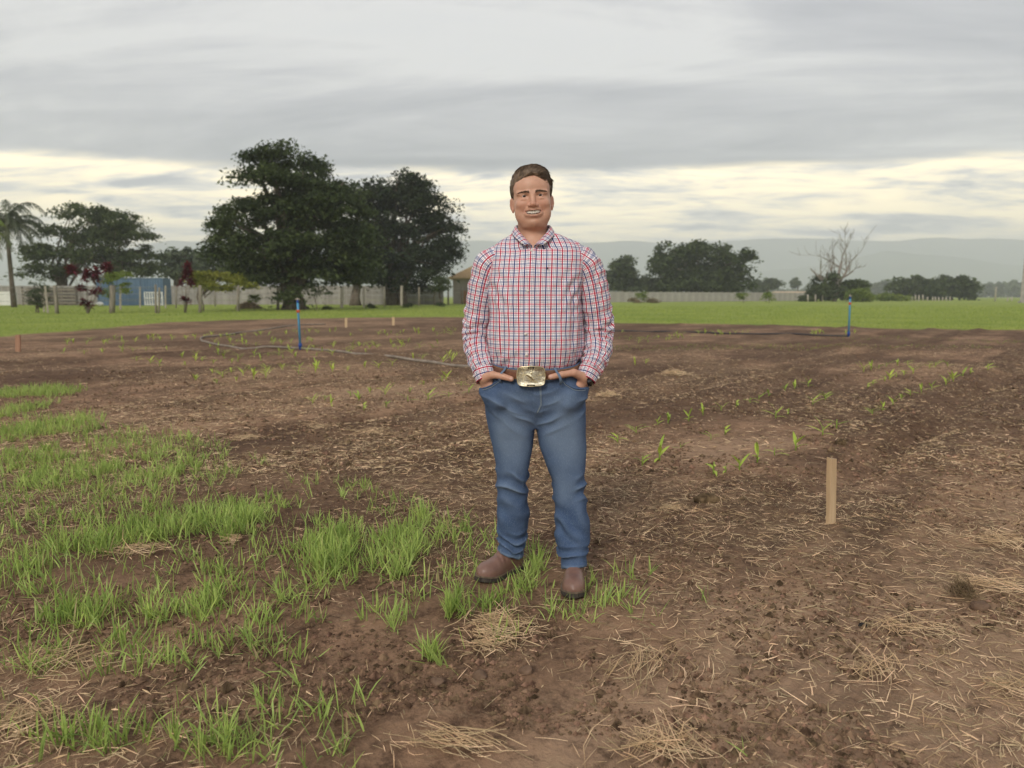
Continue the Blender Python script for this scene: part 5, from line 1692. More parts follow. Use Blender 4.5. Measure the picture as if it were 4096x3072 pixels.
# hand: palm end, knuckles, finger tips in the pocket, thumb joints
HAND = {-1: dict(palm=(-0.188, -0.105, 0.885), kn=(-0.170, -0.112, 0.842), tips=(-0.150, -0.120, 0.77), thumb=[(-0.196, -0.110, 0.912), (-0.163, -0.137, 0.926), (-0.122, -0.150, 0.921), (-0.086, -0.164, 0.912)]),
        1: dict(palm=(0.207, -0.105, 0.885), kn=(0.185, -0.112, 0.842), tips=(0.158, -0.120, 0.77), thumb=[(0.215, -0.110, 0.914), (0.172, -0.144, 0.936), (0.122, -0.161, 0.930), (0.076, -0.172, 0.921)])}


def hand_parts(s):
    """finger roots and tips"""
    h = HAND[s]
    kn, tip, pl = (np.array(h[q]) for q in ('kn', 'tips', 'palm'))
    out = []
    for i, (o, L) in enumerate(((-1.5, 0.85), (-0.5, 1.0), (0.5, 0.97), (1.5, 0.78))):
        # index nearest the fly, little finger nearest the hip
        off = np.array([-s * (-o) * 0.0, 0, 0])
        lat = np.array([s * (o) * 0.0165, abs(o) * 0.004 + 0.012 * o, 0.004 * o])
        a = kn + lat
        out.append((a, a + (tip - kn) * L * 0.52 + np.array([0, -0.004, 0]), a + (tip - kn) * L + np.array([0, 0.024, 0])))
    return out


def build_skin():
    xs = grade([-0.30, (-0.265, 0.006), (-0.10, 0.0028), (0.10, 0.0021), (0.265, 0.0028), (0.32, 0.006)])
    ys = grade([-0.22, (-0.19, 0.006), (-0.095, 0.0024), (0.0, 0.0030), (0.16, 0.008)])
    zs = grade([0.03, (0.74, 0.014), (0.76, 0.006), (0.98, 0.003), (1.40, 0.014), (1.44, 0.005), (1.80, 0.0022)])
    F = Field(xs, ys, zs)
    T = HEAD
    # trunk, legs and arms under the clothes
    F.ell((0.018, 0.0, 1.25), (0.165, 0.11, 0.26), 0.03)
    F.ell((0.015, -0.01, 0.98), (0.16, 0.115, 0.16), 0.03)
    F.cap((0.07, 0.01, 1.40), (-0.05, 0.01, 1.40), 0.070, 0.070, 0.03)
    for s, (hx, kx, ky, ax, ay) in ((-1, (-0.085, -0.08, -0.005, -0.088, 0.055)), (1, (0.115, 0.165, -0.02, 0.19, -0.035))):
        F.chain([(hx, 0, 0.86), ((hx + kx) / 2, 0, 0.66), (kx, ky, 0.45), (ax, ay * 0.8, 0.25), (ax, ay, 0.13)], [0.075, 0.066, 0.050, 0.042, 0.032], 0.03)
        a = ARM[s]
        F.chain([np.array(a['sh']) - (0, 0, 0.03), a['up'], a['el'], a['fo'], a['wr']], [0.042, 0.040, 0.036, 0.034, 0.0275], 0.02)
        F.cap((0.02 + s * 0.1, 0, 1.385), np.array(a['sh']) - (0, 0, 0.03), 0.045, 0.040, 0.03)
        h = HAND[s]
        wr, pl, kn = np.array(a['wr']), np.array(h['palm']), np.array(h['kn'])
        F.cap(wr, wr * 0.45 + pl * 0.55, 0.0275, 0.030, 0.012)
        # palm: four metacarpal rays
        for (r0, r1, r2) in hand_parts(s):
            st = wr * 0.75 + pl * 0.25 + (r0 - kn) * 0.45
            F.cap(st, r0, 0.0170, 0.0142, 0.012)
            F.cap(r0, r1, 0.0125, 0.0100, 0.006)
            F.cap(r1, r2, 0.0100, 0.0082, 0.004)
            F.ell(r0 + np.array([0, -0.006, 0]), (0.0105, 0.0105, 0.011), 0.008)
        t = [np.array(q) for q in h['thumb']]
        F.cap(wr * 0.6 + pl * 0.4, t[0], 0.021, 0.019, 0.012)
        F.cap(t[0], t[1], 0.0200, 0.0165, 0.010)
        F.cap(t[1], t[2], 0.0145, 0.0128, 0.005)
        F.cap(t[2], t[3], 0.0136, 0.0112, 0.004)
        F.ell(t[3] + np.array([-s * -0.001, -0.008, 0.002]), (0.008, 0.003, 0.006), 0.002)
    # neck
    F.cap((0.006, 0.022, 1.41), (0.003, 0.012, 1.56), 0.066, 0.0605, 0.02)
    F.cap((-0.05, 0.02, 1.43), (0.0, 0.02, 1.52), 0.03, 0.045, 0.02)
    F.cap((0.062, 0.02, 1.43), (0.005, 0.02, 1.52), 0.03, 0.045, 0.02)
    F.ell((0.005, -0.02, 1.40), (0.10, 0.06, 0.07), 0.02)
    # skull and face
    F.ell((0, 0.014, 0.026), (0.0800, 0.0965, 0.086), 0.02, T=T)
    F.ell((0, -0.036, 0.036), (0.0725, 0.056, 0.062), 0.02, T=T)
    F.ell((0, -0.024, -0.032), (0.0770, 0.066, 0.080), 0.02, T=T)
    F.ell((0, -0.020, -0.072), (0.0715, 0.062, 0.050), 0.018, T=T)
    F.ell((0, -0.062, -0.101), (0.038, 0.028, 0.023), 0.016, T=T)
    F.ell((0, -0.076, -0.106), (0.019, 0.014, 0.014), 0.010, T=T)
    F.ell((0, -0.030, -0.116), (0.056, 0.046, 0.024), 0.016, T=T)
    for s in (-1, 1):
        F.ell((s * 0.042, -0.0660, -0.033), (0.028, 0.021, 0.021), 0.014, T=T)          # raised cheek
        F.ell((s * 0.050, -0.048, -0.064), (0.023, 0.024, 0.030), 0.016, T=T)
        F.ell((s * 0.041, -0.044, -0.086), (0.025, 0.030, 0.027), 0.016, T=T)
        F.cap((s * 0.056, -0.068, 0.0130), (s * 0.014, -0.0865, 0.0125), 0.0080, 0.0085, 0.010, T=T)   # brow
        F.ell((s * 0.0330, -0.098, -0.0010), (0.0185, 0.014, 0.0088), 0.008, True, T=T)     # socket
        F.ell((s * 0.0330, -0.0735, 0.0), (0.0140, 0.0140, 0.0132), 0.003, T=T)            # lids round the eyeball
        F.cap((s * 0.0480, -0.0765, 0.0055), (s * 0.019, -0.0850, 0.0062), 0.0026, 0.0032, 0.003, T=T)
        F.ell((s * 0.034, -0.081, -0.0130), (0.0145, 0.007, 0.0036), 0.005, T=T)           # bag under the eye
        F.ell((s * 0.0330, -0.0915, -0.0004), (0.0148, 0.012, 0.0052), 0.0012, True, T=T)  # gap between the lids
    F.cap((0, -0.083, 0.012), (0, -0.101, -0.020), 0.0085, 0.0095, 0.010, T=T)
    F.cap((0, -0.099, -0.020), (0, -0.105, -0.034), 0.0095, 0.0118, 0.006, T=T)
    F.ell((0, -0.1055, -0.0355), (0.0128, 0.0118, 0.0108), 0.005, T=T)
    for s in (-1, 1):
        F.ell((s * 0.0150, -0.0990, -0.0385), (0.0088, 0.0110, 0.0080), 0.004, T=T)
        F.ell((s * 0.0070, -0.1065, -0.0478), (0.0032, 0.0045, 0.0020), 0.0015, True, T=T)
    # smiling mouth
    F.ell((0, -0.0885, -0.0525), (0.028, 0.0130, 0.0095), 0.008, T=T)
    F.ell((0, -0.0800, -0.072), (0.037, 0.0205, 0.020), 0.010, T=T)
    up = [(-0.0400, -0.0725, -0.0550), (-0.024, -0.0920, -0.0600), (-0.007, -0.1000, -0.0605), (0.007, -0.1000, -0.0605), (0.024, -0.0920, -0.0600), (0.0400, -0.0725, -0.0550)]
    lo = [(-0.0400, -0.0725, -0.0560), (-0.027, -0.0875, -0.0735), (-0.010, -0.0950, -0.0815), (0.010, -0.0950, -0.0815), (0.027, -0.0875, -0.0735), (0.0400, -0.0725, -0.0560)]
    F.chain(up, [0.0016, 0.0028, 0.0034, 0.0034, 0.0028, 0.0016], 0.003, T=T)
    F.chain(lo, [0.0016, 0.0032, 0.0042, 0.0042, 0.0032, 0.0016], 0.003, T=T)
    F.ell((0, -0.0955, -0.0632), (0.0370, 0.028, 0.0040), 0.0015, True, T=T)
    F.ell((0, -0.0955, -0.0685), (0.0300, 0.028, 0.0070), 0.0015, True, T=T)
    for s in (-1, 1):
        F.chain([(s * 0.0200, -0.1005, -0.0370), (s * 0.0350, -0.0900, -0.0490), (s * 0.0440, -0.0790, -0.0620), (s * 0.0430, -0.0770, -0.0760)], [0.0004, 0.0008, 0.0008, 0.0002], 0.006, True, T=T)   # laughter line
    F.cap((-0.014, -0.0945, -0.0955), (0.014, -0.0945, -0.0955), 0.003, 0.003, 0.006, True, T=T)
    # ears
    for s in (-1, 1):
        c, sn = math.cos(0.55), math.sin(0.55) * s
        rot = np.array([[c, sn, 0], [-sn, c, 0], [0, 0, 1.0]])
        F.ell((s * 0.0845, 0.012, -0.024), (0.0058, 0.0185, 0.0290), 0.004, rot=rot, T=T)
        F.ell((s * 0.0820, 0.005, -0.050), (0.0062, 0.0085, 0.0120), 0.005, T=T)
        F.ell((s * 0.0890, 0.0050, -0.022), (0.0042, 0.0105, 0.0190), 0.003, True, rot=rot, T=T)
    V, Q = F.mesh()
    V = relax(V, Q, 1, 0.35)
    # colour of the skin itself
    h = np.array(HEAD.inv(V[:, 0], V[:, 1], V[:, 2])).T
    base = np.array([0.62, 0.352, 0.245])
    col = np.tile(base, (len(V), 1))
    hd = V[:, 2] > 1.40
    def tint(w, c):
        nonlocal col
        w = np.clip(w, 0, 1)[:, None]
        col = col * (1 - w) + np.array(c) * w
    g = lambda c, r: np.exp(-(((h[:, 0] - c[0]) / r[0]) ** 2 + ((h[:, 1] - c[1]) / r[1]) ** 2 + ((h[:, 2] - c[2]) / r[2]) ** 2))
    tint(0.55 * (g((-0.042, -0.07, -0.035), (0.024, 0.05, 0.02)) + g((0.042, -0.07, -0.035), (0.024, 0.05, 0.02))) * hd, (0.50, 0.215, 0.145))
    tint(0.5 * g((0, -0.115, -0.036), (0.016, 0.03, 0.016)) * hd, (0.48, 0.20, 0.14))
    tint(0.55 * (g((-0.088, 0.01, -0.03), (0.012, 0.03, 0.04)) + g((0.088, 0.01, -0.03), (0.012, 0.03, 0.04))) * hd, (0.50, 0.20, 0.14))
    shave = sstep(h[:, 2], -0.050, -0.075) * sstep(h[:, 2], -0.16, -0.115) * sstep(h[:, 1], 0.012, -0.03) * hd
    tint(0.16 * shave, (0.36, 0.21, 0.15))
    tint(0.12 * np.exp(-((h[:, 2] + 0.0535) / 0.006) ** 2) * (np.abs(h[:, 0]) < 0.028) * (h[:, 1] < -0.085) * hd, (0.32, 0.175, 0.12))
    lip = np.zeros(len(V))
    for pts, r in ((up, 0.0046), (lo, 0.0056)):
        for i in range(len(pts) - 1):
            a, b = np.array(pts[i]), np.array(pts[i + 1])
            ab = b - a
            t = np.clip(((h - a) @ ab) / (ab @ ab), 0, 1)
            d = np.linalg.norm(h - a - t[:, None] * ab, axis=1)
            lip = np.maximum(lip, sstep(d, r, r * 0.72))
    tint(0.62 * lip * hd, (0.47, 0.20, 0.155))
    inner = ((h[:, 0] / 0.033) ** 2 + ((h[:, 2] + 0.068) / 0.0095) ** 2 < 1) & (h[:, 1] > -0.0885) & (h[:, 1] < -0.03) & hd
    tint(0.9 * inner, (0.16, 0.04, 0.035))
    lid = sum(g((s * 0.0330, -0.088, 0.0002), (0.0165, 0.012, 0.0058)) for s in (-1, 1))
    tint(0.55 * np.clip(lid * 1.6 - 0.5, 0, 1) * hd, (0.20, 0.095, 0.065))
    hands = (V[:, 2] < 0.99) & (V[:, 2] > 0.76) & (np.abs(V[:, 0] - 0.015) > 0.07)
    tint(0.35 * hands, (0.52, 0.27, 0.18))
    for s in (-1, 1):
        tp = np.array(HAND[s]['thumb'][3]) + np.array([0, -0.0095, 0.002])
        d = np.linalg.norm((V - tp) / (0.0085, 0.006, 0.0065), axis=1)
        tint(0.8 * sstep(d, 1.05, 0.85), (0.66, 0.42, 0.35))
    me = mesh_np('person', V, Q, {'skin': col})
    m = bpy.data.materials.new('skin')
    m.use_nodes = True
    nt = m.node_tree
    b = nt.nodes['Principled BSDF']
    a = new(nt, 'ShaderNodeAttribute', {'attribute_name': 'skin'})
    tc = new(nt, 'ShaderNodeTexCoord').outputs['Object']
    nz = new(nt, 'ShaderNodeTexNoise', None, Vector=tc, Scale=55.0, Detail=4).outputs[0]
    c = mixc(nt, mth(nt, 'MULTIPLY', smooth(nt, nz, 0.4, 0.75), 0.16), a.outputs['Color'], (0.38, 0.16, 0.10))
    nt.links.new(c, b.inputs['Base Color'])
    b.inputs['Roughness'].default_value = 0.50
    b.inputs['Specular IOR Level'].default_value = 0.42
    b.inputs['Subsurface Weight'].default_value = 0.10
    b.inputs['Subsurface Radius'].default_value = (0.9, 0.35, 0.2)
    b.inputs['Subsurface Scale'].default_value = 0.006
    fb = new(nt, 'ShaderNodeTexNoise', None, Vector=tc, Scale=420.0, Detail=3).outputs[0]
    bp = new(nt, 'ShaderNodeBump', None, Strength=0.18, Distance=0.001, Height=fb)
    nt.links.new(bp.outputs[0], b.inputs['Normal'])
    return link('person', me, m, None, (PX0, PY0, 0.0), label='smiling young man in checked shirt and jeans with hands in his pockets', category='person')


MAN = build_skin()

# ---- eyes, teeth, brows, hair
def sphere_mesh(name, c, r, n=16, m=24, sc=(1, 1, 1)):
    V = [(0, 0, 1)] + [(math.sin(math.pi * i / n) * math.cos(2 * math.pi * j / m), math.sin(math.pi * i / n) * math.sin(2 * math.pi * j / m), math.cos(math.pi * i / n)) for i in range(1, n) for j in range(m)] + [(0, 0, -1)]
    V = np.array(V) * r * np.array(sc)
    T = [(0, 1 + j, 1 + (j + 1) % m) for j in range(m)] + [(len(V) - 1, 1 + (n - 2) * m + (j + 1) % m, 1 + (n - 2) * m + j) for j in range(m)]
    Q = [(1 + i * m + j, 1 + (i + 1) * m + j, 1 + (i + 1) * m + (j + 1) % m, 1 + i * m + (j + 1) % m) for i in range(n - 2) for j in range(m)]
    return mesh_np(name, V + np.asarray(c), [np.array(T), np.array(Q)])


def build_face_parts():
    m = bpy.data.materials.new('eye')
    m.use_nodes = True
    nt = m.node_tree
    b = nt.nodes['Principled BSDF']
    b.inputs['Roughness'].default_value = 0.12
    tc = new(nt, 'ShaderNodeTexCoord').outputs['Object']
    sep = new(nt, 'ShaderNodeSeparateXYZ', None, i0=tc)
    d = mth(nt, 'POWER', mth(nt, 'ADD', mth(nt, 'MULTIPLY', sep.outputs[0], sep.outputs[0]), mth(nt, 'MULTIPLY', sep.outputs[2], sep.outputs[2])), 0.5)
    col = ramp(nt, mth(nt, 'DIVIDE', d, 0.0126), [(0.0, (0.005, 0.004, 0.004)), (0.20, (0.005, 0.004, 0.004)), (0.24, (0.055, 0.03, 0.016)), (0.46, (0.03, 0.016, 0.010)), (0.52, (0.58, 0.50, 0.46)), (1.0, (0.6, 0.52, 0.48))])
    nt.links.new(col, b.inputs['Base Color'])
    for s in (-1, 1):
        o = link('eyeball', sphere_mesh('eyeball', (0, 0, 0), 0.0122), m, MAN, HEAD.fwd((s * 0.0330, -0.0735, 0.0)))
        o.rotation_euler = Matrix(HEAD.R.tolist()).to_euler()
    mt = pmat('tooth_enamel', (0.88, 0.84, 0.76), None, rough=0.25, spec=0.5)
    root = link('teeth', None, None, MAN)
    tb = []
    for row, zc, hh, n in ((0, -0.0662, 0.0066, 5),):
        for i in range(-n, n + 1):
            if row == 0 or abs(i) <= 4:
                w = (0.0084, 0.0068, 0.0072, 0.0066, 0.0062, 0.0060)[abs(i)] if row == 0 else 0.0044
                t = (i * 0.205 + (0.03 if i > 0 else -0.03 if i < 0 else 0)) if row == 0 else i * 0.145
                rx_, ry_ = 0.0350, 0.0265
                x, y = rx_ * math.sin(t) * 0.94, -0.0655 - ry_ * math.cos(t)
                hz = hh * (1.0 if abs(i) < 1.5 else 0.88 if abs(i) != 3 else 0.95)
                me = sphere_mesh('tooth', (0, 0, 0), 1.0, 8, 12)
                co = np.empty(len(me.vertices) * 3, np.float32)
                me.vertices.foreach_get('co', co)
                co = co.reshape(-1, 3)
                p = np.sign(co) * np.abs(co) ** 0.55
                p = p * (w * 0.5, 0.0022, hz)
                ca, sa = math.cos(t), math.sin(t)
                q = np.stack([p[:, 0] * ca - p[:, 1] * sa, p[:, 0] * sa + p[:, 1] * ca, p[:, 2]], 1) + (x, y, zc + 0.0010 * (abs(i) / n) ** 2 * 3 + (hh - hz))
                q = q @ HEAD.R.T + HEAD.o
                me.vertices.foreach_set('co', q.astype(np.float32).ravel())
                link('tooth', me, mt, root)
    # brows
    rng = np.random.default_rng(500)
    mb_ = pmat('brow_hair', (0.085, 0.055, 0.037), (0.13, 0.088, 0.058), 90, 0.7)
    for s in (-1, 1):
        V, Q = [], []
        for i in range(230):
            t = rng.random()
            x = s * (0.012 + 0.044 * t)
            zc = 0.0118 + 0.0044 * math.sin(math.pi * (0.12 + 0.62 * t)) - 0.0010 * t + rng.normal() * 0.0017 * (1.15 - 0.65 * t)
            y = -0.0975 + 0.0225 * t ** 1.7 + 0.0 + rng.normal() * 0.0006
            d = np.array([s * (0.55 + 0.5 * t), 0.25 * t, 0.75 - 0.95 * t])
            d = d / np.linalg.norm(d) * rng.uniform(0.004, 0.0075)
            wv = np.cross(d, (0, -1, 0))
            wv = wv / np.linalg.norm(wv) * 0.00055
            p = np.array([x, y, zc])
            n0 = len(V)
            V += [p - wv, p + wv, p + d * 0.6 + wv * 0.8 + (0, -0.001, 0), p + d, p + d * 0.6 - wv * 0.8 + (0, -0.001, 0)]
            Q.append((n0, n0 + 1, n0 + 2, n0 + 3, n0 + 4))
        V = np.array(V) @ HEAD.R.T + HEAD.o
        link('eyebrow', mesh_np('eyebrow', V, np.array(Q)), mb_, MAN)


build_face_parts()


def build_hair():
    F = Field(grade([-0.115, (0.115, 0.0026)]), grade([-0.135, (0.135, 0.003)]), grade([1.53, (1.82, 0.0026)]))
    T = HEAD
    F.ell((0, 0.016, 0.034), (0.0890, 0.1040, 0.0900), 0.02, T=T)
    F.ell((-0.004, -0.020, 0.078), (0.068, 0.062, 0.046), 0.02, T=T)
    F.ell((0.010, -0.045, 0.088), (0.052, 0.042, 0.030), 0.018, T=T)
    F.ell((0, 0.06, -0.02), (0.072, 0.055, 0.06), 0.02, T=T)
    # the face, temples, ears and neck stay free
    F.ell((0, -0.122, -0.010), (0.0765, 0.088, 0.1030), 0.008, True, T=T)
    F.ell((0, -0.105, -0.06), (0.11, 0.075, 0.075), 0.010, True, T=T)
    F.ell((0, 0.0, -0.13), (0.12, 0.075, 0.10), 0.012, True, T=T)
    for s in (-1, 1):
        F.ell((s * 0.088, 0.012, -0.030), (0.022, 0.026, 0.034), 0.006, True, T=T)
    V, Q = F.mesh()
    V = relax(V, Q, 2, 0.5)
    N = vnormals(V, Q)
    h = np.array(HEAD.inv(V[:, 0], V[:, 1], V[:, 2])).T
    top = sstep(h[:, 2], 0.035, 0.075)
    # locks combed across
    lock = fbm((h[:, 0] * 0.30 - h[:, 1] * 0.9) * 62, h[:, 2] * 22, (h[:, 1] * 0.3 + h[:, 0]) * 13, 3)
    V = V + N * (0.0052 * lock * top + 0.0008 * fbm(h[:, 0] * 160, h[:, 1] * 160, h[:, 2] * 90, 2))[:, None]
    mh = bpy.data.materials.new('hair')
    mh.use_nodes = True
    nt = mh.node_tree
    b = nt.nodes['Principled BSDF']
    b.inputs['Roughness'].default_value = 0.48
    b.inputs['Specular IOR Level'].default_value = 0.35
    at_ = new(nt, 'ShaderNodeAttribute', {'attribute_name': 'rnd'})
    tc = new(nt, 'ShaderNodeTexCoord').outputs['Object']
    nz = new(nt, 'ShaderNodeTexNoise', None, Vector=new(nt, 'ShaderNodeMapping', None, Vector=tc, Scale=(1, 3, 1)).outputs[0], Scale=60.0, Detail=4).outputs[0]
    c = mixc(nt, smooth(nt, nz, 0.35, 0.65), (0.105, 0.072, 0.048), (0.200, 0.140, 0.096))
    c = mixc(nt, mth(nt, 'MULTIPLY', at_.outputs['Fac'], 0.75), c, (0.42, 0.305, 0.210))
    nt.links.new(c, b.inputs['Base Color'])
    hair = link('hair', mesh_np('hair', V, Q, {'rnd': np.full(len(V), 0.1)}), mh, MAN)
    # strands
    rng = np.random.default_rng(510)
    n = 9000
    i = rng.integers(0, len(V), n)
    P, Nn, hh = V[i], N[i], h[i]
    tp = top[i]
    dl = np.stack([0.75 + 0.0 * tp, 0.35 + 0 * tp, 0.05 + 0 * tp], 1) * tp[:, None] + np.stack([0 * tp, 0.35 + 0 * tp, -1.0 + 0 * tp], 1) * (1 - tp)[:, None]
    frontq = sstep(hh[:, 1], -0.03, -0.08) * tp
    dl = dl + np.stack([0.2 * frontq, 0.35 * frontq, 0.25 * frontq], 1)
    dl = dl @ HEAD.R.T + rng.normal(size=(n, 3)) * 0.13
    dl = dl - Nn * (dl * Nn).sum(1)[:, None] * 0.85
    dl /= np.linalg.norm(dl, axis=1)[:, None]
    L = np.where(tp > 0.5, rng.uniform(0.014, 0.032, n), rng.uniform(0.003, 0.007, n))
    side = np.cross(dl, Nn)
    side /= np.linalg.norm(side, axis=1)[:, None] + 1e-9
    w = np.where(tp > 0.5, 0.00055, 0.00045)[:, None]
    lift = np.where(tp > 0.5, rng.uniform(0.0, 0.0022, n), 0.0002)[:, None]
    p0, p1, p2 = P - Nn * 0.001, P + dl * (L * 0.5)[:, None] + Nn * (lift + 0.0012), P + dl * L[:, None] + Nn * lift * 0.6
    VV = np.stack([p0 - side * w, p0 + side * w, p1 + side * w * 0.9, p2, p1 - side * w * 0.9], 1).reshape(-1, 3)
    link('hair_strands', mesh_np('hair_strands', VV, np.arange(5 * n).reshape(-1, 5), {'rnd': np.repeat(np.clip(rng.beta(1.3, 2.2, n), 0, 1), 5)}), mh, hair, kind='stuff')


build_hair()

# ---- cloth materials
def plaid_mat():
    m = bpy.data.materials.new('checked_cotton')
    m.use_nodes = True
    nt = m.node_tree
    b = nt.nodes['Principled BSDF']
    b.inputs['Roughness'].default_value = 0.85
    b.inputs['Specular IOR Level'].default_value = 0.2
    uv = new(nt, 'ShaderNodeUVMap', {'uv_map': 'UVMap'}).outputs[0]
    sep = new(nt, 'ShaderNodeSeparateXYZ', None, i0=uv)
    W = (1.0, 1.0, 1.0)
    RED, NAV, BLK, PNK, GRY = (0.56, 0.060, 0.110), (0.100, 0.125, 0.280), (0.24, 0.23, 0.30), (0.84, 0.45, 0.50), (0.50, 0.55, 0.66)
    def tri(f, per):
        return mth(nt, 'FRACT', mth(nt, 'DIVIDE', f, per))
    def bands(L):
        out, p = [], 0.0
        tot = sum(w for w, _ in L)
        for w, c in L:
            out.append((p / tot, c))
            p += w
        return out
    warp = ramp(nt, tri(sep.outputs[0], 0.0440), bands([(2.2, W), (1.0, BLK), (2.8, W), (3.2, RED), (2.8, W), (1.0, BLK), (2.6, W), (1.0, BLK), (2.2, W), (3.2, NAV), (2.4, W), (1.0, BLK)]), 'CONSTANT')
    weft = ramp(nt, tri(sep.outputs[1], 0.0365), bands([(1.8, W), (0.8, BLK), (1.8, W), (3.6, PNK), (1.8, W), (0.8, BLK), (1.8, W), (3.6, GRY), (1.4, W)]), 'CONSTANT')
    c = mixc(nt, 1.0, warp, weft, 'MULTIPLY')
    c = mixc(nt, 1.0, c, (0.96, 0.90, 0.92), 'MULTIPLY')
    nt.links.new(c, b.inputs['Base Color'])
    tc = new(nt, 'ShaderNodeTexCoord').outputs['Object']
    nz = new(nt, 'ShaderNodeTexNoise', None, Vector=tc, Scale=24.0, Detail=5, Roughness=0.6, Distortion=0.6).outputs[0]
    nz2 = new(nt, 'ShaderNodeTexNoise', None, Vector=new(nt, 'ShaderNodeMapping', None, Vector=tc, Scale=(1, 1, 0.5), Rotation=(0, 0.35, 0)).outputs[0], Scale=13.0, Detail=5, Roughness=0.6, Distortion=1.2).outputs[0]
    bp = new(nt, 'ShaderNodeBump', None, Strength=0.65, Distance=0.010, Height=mth(nt, 'ADD', nz, nz2))
    nt.links.new(bp.outputs[0], b.inputs['Normal'])
    return m


M_PLAID = plaid_mat()
M_BUTTON = pmat('white_button', (0.70, 0.66, 0.62), None, rough=0.4)
M_THREAD = pmat('dark_thread', (0.05, 0.04, 0.05), None, rough=0.8)


def grid_faces(n, m, closed=True):
    i = np.arange(n - 1)[:, None] * m
    j = np.arange(m if closed else m - 1)[None, :]
    k = (j + 1) % m
    return np.stack([i + j, i + k, i + m + k, i + m + j], -1).reshape(-1, 4)


# torso of the shirt: ring tables  z, centre x, half width, front y, back y, squareness
TORSO = np.array([
    (0.900, 0.012, 0.172, -0.138, 0.125, 2.2), (0.935, 0.014, 0.180, -0.150, 0.130, 2.2), (0.962, 0.016, 0.190, -0.166, 0.134, 2.2), (0.990, 0.018, 0.199, -0.178, 0.138, 2.25), (1.030, 0.018, 0.204, -0.184, 0.140, 2.3),
    (1.080, 0.018, 0.203, -0.183, 0.141, 2.3), (1.140, 0.018, 0.201, -0.176, 0.144, 2.35), (1.200, 0.018, 0.199, -0.166, 0.148, 2.4), (1.260, 0.018, 0.201, -0.157, 0.150, 2.4), (1.320, 0.020, 0.206, -0.147, 0.150, 2.4),
    (1.370, 0.022, 0.210, -0.135, 0.146, 2.35), (1.410, 0.024, 0.212, -0.121, 0.138, 2.3), (1.440, 0.025, 0.205, -0.108, 0.128, 2.2), (1.462, 0.024, 0.192, -0.098, 0.120, 2.1), (1.480, 0.022, 0.172, -0.090, 0.112, 2.0), (1.496, 0.019, 0.146, -0.083, 0.104, 1.95),
    (1.508, 0.016, 0.121, -0.077, 0.098, 1.95), (1.518, 0.012, 0.098, -0.071, 0.092, 1.95), (1.527, 0.008, 0.080, -0.066, 0.087, 1.95), (1.535, 0.006, 0.0715, -0.062, 0.084, 1.95)])


def torso_ring(z):
    return [np.interp(z, TORSO[:, 0], TORSO[:, i]) for i in range(1, 6)]


def torso_front_y(x, z):
    cx, w, f, b, n = torso_ring(z)
    yc = (f + b) / 2 * 0.3
    q = np.clip(1 - np.abs((x - cx) / w) ** n, 0, 1) ** (1 / n)
    return yc + (f - yc) * q


